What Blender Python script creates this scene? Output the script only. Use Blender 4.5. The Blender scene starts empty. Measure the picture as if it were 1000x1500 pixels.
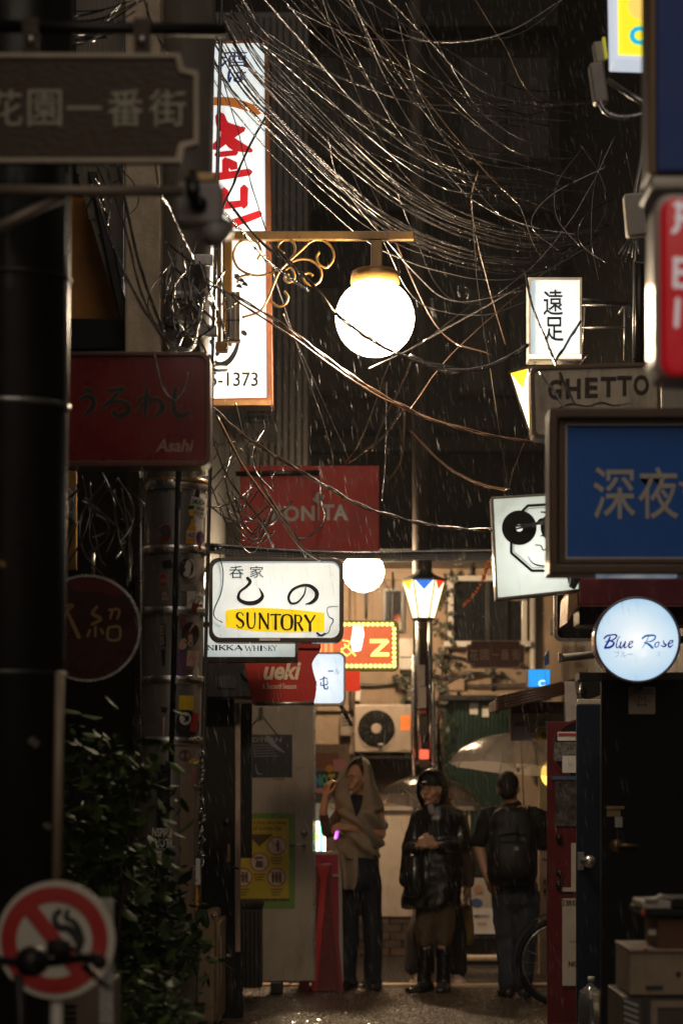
import bpy, bmesh, math, random
from mathutils import Vector, Matrix, noise
rnd = random.Random(7)
sc = bpy.context.scene
C = sc.collection
# ------------------------------------------------------------------ camera, sky, exposure
F = 85.0/36.0*1500.0
TH = math.radians(6.28)
CT, ST = math.cos(TH), math.sin(TH)
CAMZ = 1.6
cam = bpy.data.cameras.new('camera'); cam.sensor_fit = 'VERTICAL'; cam.sensor_height = 36.0; cam.sensor_width = 24.0
cam.lens = 85.0; cam.clip_start = 0.05; cam.clip_end = 300
cam.dof.use_dof = True; cam.dof.focus_distance = 13.0; cam.dof.aperture_fstop = 2.2; cam.dof.aperture_blades = 9
camo = bpy.data.objects.new('camera', cam); C.objects.link(camo)
camo.location = (0, 0, CAMZ); camo.rotation_euler = (math.pi/2+TH, 0, 0)
sc.camera = camo
world = bpy.data.worlds.new('World'); sc.world = world; world.use_nodes = True
wn = world.node_tree.nodes; wl = world.node_tree.links
bg = wn['Background']; bg.inputs['Strength'].default_value = 1.0
sky = wn.new('ShaderNodeTexSky'); sky.sky_type = 'NISHITA'; sky.sun_disc = False
sky.sun_elevation = math.radians(2.0); sky.sun_rotation = math.radians(160)
glow = wn.new('ShaderNodeMix'); glow.data_type = 'RGBA'; glow.blend_type = 'ADD'; glow.inputs[0].default_value = 1.0
dim = wn.new('ShaderNodeMix'); dim.data_type = 'RGBA'; dim.blend_type = 'MULTIPLY'; dim.inputs[0].default_value = 1.0
dim.inputs[7].default_value = (0.004, 0.004, 0.004, 1)
wl.new(sky.outputs[0], dim.inputs[6]); wl.new(dim.outputs[2], glow.inputs[6])
glow.inputs[7].default_value = (0.062, 0.053, 0.046, 1)      # city glow under rain cloud
wl.new(glow.outputs[2], bg.inputs[0])
sun = bpy.data.lights.new('sun', 'SUN'); sun.energy = 0.8; sun.angle = math.radians(60); sun.color = (1, .85, .69)
suno = bpy.data.objects.new('sun', sun); C.objects.link(suno)
suno.rotation_euler = (math.radians(50), 0, math.radians(-6)); suno.location = (0, -5, 12)
sc.view_settings.view_transform = 'Standard'; sc.view_settings.look = 'None'
sc.view_settings.exposure = 0.0; sc.view_settings.gamma = 1.0; sc.view_settings.use_curve_mapping = False
sc.render.engine = 'CYCLES'
sc.cycles.use_denoising = True
try: sc.cycles.denoiser = 'OPENIMAGEDENOISE'
except Exception: pass
sc.cycles.max_bounces = 8; sc.cycles.transparent_max_bounces = 16
sc.cycles.sample_clamp_indirect = 6.0; sc.cycles.caustics_reflective = False; sc.cycles.caustics_refractive = False
sc.cycles.use_light_tree = True

# ------------------------------------------------------------------ geometry helpers
def W(px, py, d):
    """world point that the camera sees at photo pixel (px,py) on the upright plane Y=d"""
    t = (750.0-py)/F
    Z = d*(ST+t*CT)/(CT-t*ST)
    zc = d*CT+Z*ST
    return Vector(((px-500.0)/F*zc, d, Z+CAMZ))
def PXM(d): return d/F            # metres per pixel (about)
def cr(pts, n=6):
    P = [tuple(p) for p in pts]
    if len(P) < 3:
        return [tuple(a+(b-a)*i/n for a, b in zip(P[0], P[1])) for i in range(n+1)]
    Q = [tuple(2*a-b for a, b in zip(P[0], P[1]))]+P+[tuple(2*a-b for a, b in zip(P[-1], P[-2]))]
    out = []
    for i in range(1, len(Q)-2):
        p0, p1, p2, p3 = Q[i-1:i+3]
        for k in range(n):
            t = k/n
            out.append(tuple(.5*((2*b)+(-a+c)*t+(2*a-5*b+4*c-e)*t*t+(-a+3*b-3*c+e)*t**3) for a, b, c, e in zip(p0, p1, p2, p3)))
    out.append(P[-1])
    return out
def rrect(x0, y0, x1, y1, r, n=4):
    o = []
    for cx, cy, a0 in ((x1-r, y0+r, -90), (x1-r, y1-r, 0), (x0+r, y1-r, 90), (x0+r, y0+r, 180)):
        for k in range(n+1):
            a = math.radians(a0+90*k/n); o.append((cx+r*math.cos(a), cy+r*math.sin(a)))
    return o
def rect(x0, y0, x1, y1): return [(x0, y0), (x1, y0), (x1, y1), (x0, y1)]
def circ(cx, cy, r, n=32, ry=None): 
    ry = ry or r
    return [(cx+r*math.cos(2*math.pi*k/n), cy+ry*math.sin(2*math.pi*k/n)) for k in range(n)]
def rot2(pts, cx, cy, deg):
    a = math.radians(deg); c, s = math.cos(a), math.sin(a)
    return [(cx+(x-cx)*c-(y-cy)*s, cy+(x-cx)*s+(y-cy)*c) for x, y in pts]

class MB:
    def __init__(s): s.v = []; s.f = []; s.sm = []
    def add(s, vs, fs, smooth=False):
        b = len(s.v); s.v += [Vector(v) for v in vs]
        for f in fs: s.f.append([i+b for i in f]); s.sm.append(smooth)
        return s
    def prism(s, out, d, th, df=None):
        D = df or (lambda x, y: d)
        fr = [W(x, y, D(x, y)) for x, y in out]; n = len(out)
        bk = [p+Vector((0, th, 0)) for p in fr]
        fs = [list(range(n)), list(range(2*n-1, n-1, -1))]+[[i, i+n, (i+1) % n+n, (i+1) % n] for i in range(n)]
        return s.add(fr+bk, fs)
    def sheet(s, out, d, df=None):
        D = df or (lambda x, y: d)
        return s.add([W(x, y, D(x, y)) for x, y in out], [list(range(len(out)))])
    def grid(s, x0, y0, x1, y1, nx, ny, df, rot=0):
        P = [(x0+(x1-x0)*i/nx, y0+(y1-y0)*j/ny) for j in range(ny+1) for i in range(nx+1)]
        P = rot2(P, (x0+x1)/2, (y0+y1)/2, rot)
        return s.add([W(x, y, df(x, y)) for x, y in P], [[j*(nx+1)+i, j*(nx+1)+i+1, (j+1)*(nx+1)+i+1, (j+1)*(nx+1)+i] for j in range(ny) for i in range(nx)])
    def ring(s, out, inn, d, th):
        n = len(out)
        a = [W(x, y, d) for x, y in out]; b = [W(x, y, d) for x, y in inn]
        y = Vector((0, th, 0)); vs = a+b+[p+y for p in a]+[p+y for p in b]
        fs = []
        for i in range(n):
            j = (i+1) % n
            fs += [[i, j, n+j, n+i], [2*n+i, 3*n+i, 3*n+j, 2*n+j], [i, 2*n+i, 2*n+j, j], [n+i, n+j, 3*n+j, 3*n+i]]
        return s.add(vs, fs)
    def brush(s, pts, wd, d, th=.001, n=6, df=None):
        D = df or (lambda x, y: d)
        if not hasattr(wd, '__len__'): wd = [wd]*len(pts)
        q = cr([(p[0], p[1], w) for p, w in zip(pts, wd)], n)
        L, R = [], []
        for i, (x, y, w) in enumerate(q):
            a, b = q[max(0, i-1)], q[min(len(q)-1, i+1)]
            tx, ty = b[0]-a[0], b[1]-a[1]; l = math.hypot(tx, ty) or 1
            nx, ny = -ty/l, tx/l; w = max(w, .3)/2
            L.append((x+nx*w, y+ny*w)); R.append((x-nx*w, y-ny*w))
        def tip(i, sgn):
            a = q[i]; b = q[1] if i == 0 else q[-2]
            tx, ty = a[0]-b[0], a[1]-b[1]; l = math.hypot(tx, ty) or 1
            return (a[0]+tx/l*max(a[2], .3)*.45, a[1]+ty/l*max(a[2], .3)*.45)
        m = len(q); P = L+R+[tip(0, 1), tip(m-1, 1)]
        fr = [W(x, y, D(x, y)) for x, y in P]
        fs = [[i, i+1, m+i+1, m+i] for i in range(m-1)]+[[2*m, 0, m], [2*m+1, 2*m-1, m-1]]
        s.add(fr, fs)
        return s
    def tube(s, pts, r, n=6, cap=True, smooth=True):
        pts = [Vector(p) for p in pts]; m = len(pts)
        R = list(r) if hasattr(r, '__len__') else [r]*m
        vs = []; up = None
        for i, p in enumerate(pts):
            t = pts[min(m-1, i+1)]-pts[max(0, i-1)]
            if t.length < 1e-9: t = Vector((0, 0, 1))
            t.normalize()
            if up is None: up = Vector((0, 0, 1)) if abs(t.z) < .9 else Vector((1, 0, 0))
            u = t.cross(up)
            if u.length < 1e-6: u = t.cross(Vector((.3, 1, .2)))
            u.normalize(); w = u.cross(t).normalized(); up = w
            for k in range(n):
                a = 2*math.pi*k/n; vs.append(p+(u*math.cos(a)+w*math.sin(a))*R[i])
        fs = [[i*n+k, i*n+(k+1) % n, (i+1)*n+(k+1) % n, (i+1)*n+k] for i in range(m-1) for k in range(n)]
        if cap: fs += [list(range(n-1, -1, -1)), list(range((m-1)*n, m*n))]
        return s.add(vs, fs, smooth)
    def box(s, x0, x1, y0, y1, z0, z1):
        v = [(x, y, z) for z in (z0, z1) for y in (y0, y1) for x in (x0, x1)]
        return s.add(v, [[0, 2, 3, 1], [4, 5, 7, 6], [0, 1, 5, 4], [2, 6, 7, 3], [0, 4, 6, 2], [1, 3, 7, 5]])
    def obox(s, c, ax, ay, az):
        c, ax, ay, az = map(Vector, (c, ax, ay, az))
        v = [c+ax*i+ay*j+az*k for k in (-1, 1) for j in (-1, 1) for i in (-1, 1)]
        return s.add(v, [[0, 2, 3, 1], [4, 5, 7, 6], [0, 1, 5, 4], [2, 6, 7, 3], [0, 4, 6, 2], [1, 3, 7, 5]])
    def lathe(s, prof, c, n=24, axis='z', smooth=True):
        c = Vector(c); vs = []
        for r, h in prof:
            for k in range(n):
                a = 2*math.pi*k/n; x, y = r*math.cos(a), r*math.sin(a)
                vs.append(c+(Vector((x, y, h)) if axis == 'z' else Vector((x, h, y)) if axis == 'y' else Vector((h, x, y))))
        m = len(prof)
        fs = [[i*n+k, i*n+(k+1) % n, (i+1)*n+(k+1) % n, (i+1)*n+k] for i in range(m-1) for k in range(n)]
        fs += [list(range(n-1, -1, -1)), list(range((m-1)*n, m*n))]
        return s.add(vs, fs, smooth)
    def ell(s, c, r, rot=None, nu=14, nv=10):
        c = Vector(c)
        if not hasattr(r, '__len__'): r = (r, r, r)
        vs = [Vector((0, 0, -r[2]))]
        for j in range(1, nv):
            b = -math.pi/2+math.pi*j/nv
            for k in range(nu):
                a = 2*math.pi*k/nu; vs.append(Vector((r[0]*math.cos(b)*math.cos(a), r[1]*math.cos(b)*math.sin(a), r[2]*math.sin(b))))
        vs.append(Vector((0, 0, r[2])))
        if rot is not None: vs = [rot@v for v in vs]
        fs = [[0, 1+(k+1) % nu, 1+k] for k in range(nu)]
        for j in range(nv-2):
            o = 1+j*nu; fs += [[o+k, o+(k+1) % nu, o+nu+(k+1) % nu, o+nu+k] for k in range(nu)]
        o = 1+(nv-2)*nu; t = len(vs)-1
        fs += [[o+k, o+(k+1) % nu, t] for k in range(nu)]
        return s.add([c+v for v in vs], fs, True)
    def cap(s, p0, r0, p1, r1, n=12):
        p0, p1 = Vector(p0), Vector(p1); t = (p1-p0)
        if t.length < 1e-6: return s.ell(p0, max(r0, r1))
        t.normalize()
        P, R = [], []
        for k in range(4): a = math.pi/2*k/4; P.append(p0-t*r0*math.cos(a)); R.append(max(r0*math.sin(a), r0*.05))
        P += [p0, p1]; R += [r0, r1]
        for k in range(1, 5): a = math.pi/2*k/4; P.append(p1+t*r1*math.sin(a)); R.append(max(r1*math.cos(a), r1*.05))
        return s.tube(P, R, n)
    def chain(s, pts, rad, n=12):
        for i in range(len(pts)-1): s.cap(pts[i], rad[i], pts[i+1], rad[i+1], n)
        return s
    def loft(s, rings, cap=True, smooth=True):
        n = len(rings[0]); vs = [p for r in rings for p in r]; m = len(rings)
        fs = [[i*n+k, i*n+(k+1) % n, (i+1)*n+(k+1) % n, (i+1)*n+k] for i in range(m-1) for k in range(n)]
        if cap: fs += [list(range(n-1, -1, -1)), list(range((m-1)*n, m*n))]
        return s.add(vs, fs, smooth)
    def mesh(s, name, off=Vector((0, 0, 0))):
        me = bpy.data.meshes.new(name)
        me.from_pydata([v-off for v in s.v], [], s.f); me.update()
        me.polygons.foreach_set('use_smooth', s.sm)
        return me
    def build(s, name, mat, parent=None, bev=0, remesh=0, loc=None, fix=True, smooth_it=0):
        if parent is not None: off = wloc(parent)
        elif loc is not None: off = Vector(loc)
        else:
            xs = [v.x for v in s.v]; ys = [v.y for v in s.v]; zs = [v.z for v in s.v]
            off = Vector(((min(xs)+max(xs))/2, (min(ys)+max(ys))/2, min(zs)))
        me = s.mesh(name, off)
        if fix:
            b = bmesh.new(); b.from_mesh(me); bmesh.ops.recalc_face_normals(b, faces=b.faces); b.to_mesh(me); b.free()
        if remesh: me = do_remesh(me, remesh, smooth_it)
        me.materials.append(mat)
        o = bpy.data.objects.new(name, me); C.objects.link(o)
        if parent is not None: o.parent = parent
        else: o.location = off
        o['_w'] = tuple(off)
        if bev:
            m = o.modifiers.new('bevel', 'BEVEL'); m.width = bev; m.segments = 2; m.limit_method = 'ANGLE'; m.angle_limit = math.radians(50)
        return o
def do_remesh(me, vox, it=0):
    o = bpy.data.objects.new('tmp', me); C.objects.link(o)
    m = o.modifiers.new('r', 'REMESH'); m.mode = 'VOXEL'; m.voxel_size = vox; m.use_smooth_shade = True
    if it: q = o.modifiers.new('s', 'SMOOTH'); q.iterations = it; q.factor = .5
    dg = bpy.context.evaluated_depsgraph_get(); dg.update()
    r = bpy.data.meshes.new_from_object(o.evaluated_get(dg))
    bpy.data.objects.remove(o)
    r.polygons.foreach_set('use_smooth', [True]*len(r.polygons))
    return r
def wloc(o): return Vector(o['_w'])
def thing(name, label, cat, loc, group=None):
    o = bpy.data.objects.new(name, None); C.objects.link(o); o.location = loc; o.empty_display_size = .1
    o['_w'] = tuple(loc); return tag(o, label, cat, group)
def tag(o, label, cat, group=None):
    o['label'] = label; o['category'] = cat
    if group: o['group'] = group
    return o
def struct(o): o['kind'] = 'structure'; return o
def stuff(o): o['kind'] = 'stuff'; return o
def lab(o, s): o['label'] = s; return o
def clone(o, parent, dv):
    """copy of a part, shifted, sharing its mesh"""
    c = o.copy(); C.objects.link(c); c.parent = parent; c.location = o.location+Vector(dv); return c

_tc = {}
def text2d(s, bold=0, shear=0, sx=1.0):
    k = (s, bold, shear, sx)
    if k in _tc: return _tc[k]
    cu = bpy.data.curves.new('t', 'FONT'); cu.body = s; cu.size = 1; cu.offset = bold; cu.shear = shear; cu.space_character = sx; cu.resolution_u = 3
    cu.space_line = .85; cu.align_x = 'LEFT'
    o = bpy.data.objects.new('t', cu); C.objects.link(o)
    dg = bpy.context.evaluated_depsgraph_get(); dg.update()
    me = bpy.data.meshes.new_from_object(o.evaluated_get(dg))
    r = ([(v.co.x, v.co.y) for v in me.vertices], [list(p.vertices) for p in me.polygons])
    bpy.data.objects.remove(o); bpy.data.meshes.remove(me); _tc[k] = r
    return r
def text(name, s, box, d, mat, parent, bold=.012, shear=0, rot=0, sx=1.0, df=None, flip=False, skew=0):
    vs, fs = text2d(s, bold, shear, sx)
    x0, y0, x1, y1 = box
    if not vs: return None
    ax, bx = min(v[0] for v in vs), max(v[0] for v in vs); ay, by = min(v[1] for v in vs), max(v[1] for v in vs)
    P = []
    for x, y in vs:
        u = (x-ax)/max(bx-ax, 1e-6); v = (by-y)/max(by-ay, 1e-6)
        if flip: u, v = 1-u, 1-v
        P.append((x0+(x1-x0)*u, y0+(y1-y0)*v+skew*u))
    P = rot2(P, (x0+x1)/2, (y0+y1)/2, rot)
    D = df or (lambda x, y: d)
    m = MB(); m.add([W(x, y, D(x, y)) for x, y in P], fs)
    return m.build(name, mat, parent, fix=False)

# ------------------------------------------------------------------ materials
def mat(name, col, rough=.5, metal=0, var=.25, scale=6, bump=0, bscale=80, emit=None, es=0, coat=0, spec=.5, stretch=None, dirt=0, dirtcol=(.01, .008, .006), rvar=.1, dscale=3, aniso=None):
    m = bpy.data.materials.new(name); m.use_nodes = True; nt = m.node_tree; N = nt.nodes; L = nt.links
    b = N['Principled BSDF']; b.inputs['Roughness'].default_value = rough; b.inputs['Metallic'].default_value = metal
    b.inputs['Specular IOR Level'].default_value = spec
    b.inputs['Coat Weight'].default_value = coat; b.inputs['Coat Roughness'].default_value = .08
    tc = N.new('ShaderNodeTexCoord'); mp = N.new('ShaderNodeMapping'); L.new(tc.outputs['Object'], mp.inputs[0])
    if stretch: mp.inputs['Scale'].default_value = stretch
    nz = N.new('ShaderNodeTexNoise'); nz.inputs['Scale'].default_value = scale; nz.inputs['Detail'].default_value = 6; nz.inputs['Roughness'].default_value = .65
    L.new(mp.outputs[0], nz.inputs['Vector'])
    r = N.new('ShaderNodeMapRange'); r.inputs[1].default_value = .25; r.inputs[2].default_value = .75; r.inputs[3].default_value = 1-var; r.inputs[4].default_value = 1+var
    L.new(nz.outputs[0], r.inputs[0])
    mx = N.new('ShaderNodeMix'); mx.data_type = 'RGBA'; mx.blend_type = 'MULTIPLY'; mx.inputs[0].default_value = 1
    mx.inputs[6].default_value = (*col, 1); L.new(r.outputs[0], mx.inputs[7])
    out = mx.outputs[2]
    if dirt:
        n2 = N.new('ShaderNodeTexNoise'); n2.inputs['Scale'].default_value = dscale; n2.inputs['Detail'].default_value = 8; n2.inputs['Roughness'].default_value = .7
        m2 = N.new('ShaderNodeMapping'); m2.inputs['Scale'].default_value = (1.6, 1.6, .5); L.new(tc.outputs['Object'], m2.inputs[0]); L.new(m2.outputs[0], n2.inputs['Vector'])
        r2 = N.new('ShaderNodeMapRange'); r2.inputs[1].default_value = .48; r2.inputs[2].default_value = .72; r2.inputs[3].default_value = 0; r2.inputs[4].default_value = dirt
        L.new(n2.outputs[0], r2.inputs[0])
        x2 = N.new('ShaderNodeMix'); x2.data_type = 'RGBA'; L.new(r2.outputs[0], x2.inputs[0]); L.new(out, x2.inputs[6]); x2.inputs[7].default_value = (*dirtcol, 1); out = x2.outputs[2]
    L.new(out, b.inputs['Base Color'])
    r3 = N.new('ShaderNodeMapRange'); r3.inputs[1].default_value = .3; r3.inputs[2].default_value = .7; r3.inputs[3].default_value = max(.02, rough-rvar); r3.inputs[4].default_value = min(1, rough+rvar)
    L.new(nz.outputs[0], r3.inputs[0]); L.new(r3.outputs[0], b.inputs['Roughness'])
    if bump:
        n3 = N.new('ShaderNodeTexNoise'); n3.inputs['Scale'].default_value = bscale; n3.inputs['Detail'].default_value = 4
        L.new(mp.outputs[0], n3.inputs['Vector'])
        bp = N.new('ShaderNodeBump'); bp.inputs['Strength'].default_value = bump; bp.inputs['Distance'].default_value = .01
        L.new(n3.outputs[0], bp.inputs['Height']); L.new(bp.outputs[0], b.inputs['Normal'])
    if emit:
        b.inputs['Emission Strength'].default_value = es
        b.inputs['Emission Color'].default_value = (*emit, 1)
        if dirt:
            x4 = N.new('ShaderNodeMix'); x4.data_type = 'RGBA'; L.new(r2.outputs[0], x4.inputs[0]); x4.inputs[6].default_value = (*emit, 1); x4.inputs[7].default_value = (*(e*.45 for e in emit), 1)
            L.new(x4.outputs[2], b.inputs['Emission Color'])
    return m
def glow_mat(name, edge, mid, es, cz=.15, sx=3.0, sz=5.0, x0=0.0, dirt=.0):
    """opal sign face with a fluorescent tube inside: brightest round the tube (object space), cooler far from it"""
    m = mat(name, (.7, .72, .72), .25, coat=.3, var=.05)
    nt = m.node_tree; N = nt.nodes; L = nt.links; b = N['Principled BSDF']
    tc = N.new('ShaderNodeTexCoord'); mp = N.new('ShaderNodeMapping'); mp.inputs['Location'].default_value = (-x0*sx, 0, -cz*sz); mp.inputs['Scale'].default_value = (sx, 0, sz)
    L.new(tc.outputs['Object'], mp.inputs[0])
    ln = N.new('ShaderNodeVectorMath'); ln.operation = 'LENGTH'; L.new(mp.outputs[0], ln.inputs[0])
    nz = N.new('ShaderNodeTexNoise'); nz.inputs['Scale'].default_value = 9; L.new(tc.outputs['Object'], nz.inputs['Vector'])
    ad = N.new('ShaderNodeMath'); ad.operation = 'MULTIPLY_ADD'; L.new(nz.outputs[0], ad.inputs[0]); ad.inputs[1].default_value = .35; L.new(ln.outputs['Value'], ad.inputs[2])
    cp = N.new('ShaderNodeValToRGB'); L.new(ad.outputs[0], cp.inputs[0])
    cp.color_ramp.elements[0].position = .1; cp.color_ramp.elements[0].color = (*mid, 1)
    cp.color_ramp.elements[1].position = 1.0; cp.color_ramp.elements[1].color = (*edge, 1)
    out = cp.outputs[0]
    if dirt:
        n2 = N.new('ShaderNodeTexNoise'); n2.inputs['Scale'].default_value = 5; n2.inputs['Detail'].default_value = 9; n2.inputs['Roughness'].default_value = .75; L.new(tc.outputs['Object'], n2.inputs['Vector'])
        r2 = N.new('ShaderNodeMapRange'); r2.inputs[1].default_value = .5; r2.inputs[2].default_value = .75; r2.inputs[3].default_value = 1; r2.inputs[4].default_value = 1-dirt; L.new(n2.outputs[0], r2.inputs[0])
        x = N.new('ShaderNodeMix'); x.data_type = 'RGBA'; x.blend_type = 'MULTIPLY'; x.inputs[0].default_value = 1; L.new(out, x.inputs[6]); L.new(r2.outputs[0], x.inputs[7]); out = x.outputs[2]
    L.new(out, b.inputs['Emission Color']); b.inputs['Emission Strength'].default_value = es
    return m
def emis(name, col, es): return mat(name, tuple(min(.8, c) for c in col), .4, emit=col, es=es, var=.02)

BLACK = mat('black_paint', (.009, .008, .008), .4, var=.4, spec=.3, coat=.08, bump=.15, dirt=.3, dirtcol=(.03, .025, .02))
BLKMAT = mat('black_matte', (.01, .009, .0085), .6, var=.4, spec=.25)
DARKWOOD = mat('dark_wood', (.035, .022, .014), .45, var=.5, scale=5, stretch=(8, 8, 1), bump=.3, coat=.2)
DKMETAL = mat('dark_metal', (.05, .048, .045), .35, .7, var=.3, bump=.1)
STEEL = mat('galvanised_steel', (.4, .4, .39), .3, .9, var=.25, bump=.1, dirt=.5, dirtcol=(.1, .06, .03))
BRIGHT = mat('stainless_band', (.75, .73, .7), .28, 1, var=.1)
BRASS = mat('gold_painted_iron', (.36, .2, .05), .33, .35, var=.3, bump=.1, coat=.4, dirt=.5, dirtcol=(.08, .04, .02))
WIRE = mat('wet_cable', (.028, .026, .025), .2, 0, var=.2, spec=.9, coat=.9, rvar=.08, bump=.5, bscale=70)
WIREG = mat('grey_cable', (.38, .355, .35), .24, .8, var=.3, coat=.9, spec=.8, bump=.5, bscale=70)
WIRE.node_tree.nodes['Principled BSDF'].inputs['Coat IOR'].default_value = 2.4
WIREB = mat('copper_tinted_cable', (.12, .075, .05), .2, .1, var=.2, coat=.9, bump=.4, bscale=70)
CONC = mat('concrete', (.76, .62, .45), .8, var=.2, scale=10, bump=.35, bscale=60, dirt=.5, dirtcol=(.12, .09, .06))
PLASTER = mat('tan_plaster', (.27, .19, .125), .7, var=.3, scale=3, bump=.4, bscale=25, dirt=.85, dirtcol=(.12, .085, .05), dscale=1.2)
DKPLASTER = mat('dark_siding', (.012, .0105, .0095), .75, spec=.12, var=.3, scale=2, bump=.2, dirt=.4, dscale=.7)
GREYSIDE = mat('grey_siding', (.05, .046, .042), .6, var=.2, scale=3, bump=.15, dirt=.5)
CREAM = mat('cream_paint', (.5, .46, .4), .4, var=.12, bump=.1, dirt=.35, dirtcol=(.14, .11, .08), coat=.2)
WHITEP = mat('white_paint', (.75, .73, .7), .35, var=.08, dirt=.3, dirtcol=(.3, .26, .2), coat=.3)
DGLASS = mat('dark_window_glass', (.012, .013, .014), .06, 0, var=.2, spec=.8, coat=.5, rvar=.03)
REDP = mat('red_paint', (.3, .018, .018), .35, var=.2, coat=.4, bump=.08, dirt=.25)
INK = mat('black_ink', (.012, .012, .014), .4, var=.1)
WHITEINK = mat('white_ink', (.7, .7, .66), .5, var=.1)
GREYINK = mat('grey_letters', (.62, .57, .5), .45, var=.15)
# ------------------------------------------------------------------ the setting
ASPH = mat('wet_asphalt', (.035, .032, .03), .22, var=.45, scale=40, bump=.9, bscale=130, coat=.25, rvar=.14, spec=.6)
ASPH2 = mat('wet_alley_paving', (.12, .082, .052), .24, var=.8, scale=60, bump=.5, bscale=90, coat=.4, rvar=.1, spec=.9)
ASPH2.node_tree.nodes['Bump'].inputs['Distance'].default_value = .02
g = MB(); g.add([(-60, -40, 0), (60, -40, 0), (60, 90, 0), (-60, 90, 0)], [[0, 1, 2, 3]]); struct(g.build('road', ASPH, fix=False))
g = MB()
def pave(xs, ys, jit):
    h = lambda x, y: .012+.012*noise.noise((x*1.3, y*.9, 2))+.003*noise.noise((x*6, y*4, 7))
    n = len(xs); g.add([(x, y, h(x, y)+(rnd.uniform(-1, 1)*jit if jit and 0 < i < n-1 and 0 < j < len(ys)-1 else 0)) for j, y in enumerate(ys) for i, x in enumerate(xs)],
      [[j*n+i, j*n+i+1, (j+1)*n+i+1, (j+1)*n+i] for j in range(len(ys)-1) for i in range(n-1)], not jit)
pave([-1.6+.1*i for i in range(36)], [-4+.25*j for j in range(77)], 0)      # up to y = 15
pave([-1.0+.02*i for i in range(146)], [15+.028*j for j in range(134)], .0052)   # the part in view: every chip of the rough surface
struct(g.build('alley_pavement', ASPH2, fix=False))
g = MB()
for i in range(6):
    x = -1.55+.58*i; o = MB().box(x, x+.572, 18.77, 18.92, -.02, .03+.003*(i % 2)).build('kerb_stone', CONC, bev=.008); struct(o)
g = MB(); g.add([(-70, 88, -1), (70, 88, -1), (70, 88, 40), (-70, 88, 40)], [[0, 1, 2, 3]])

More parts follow.
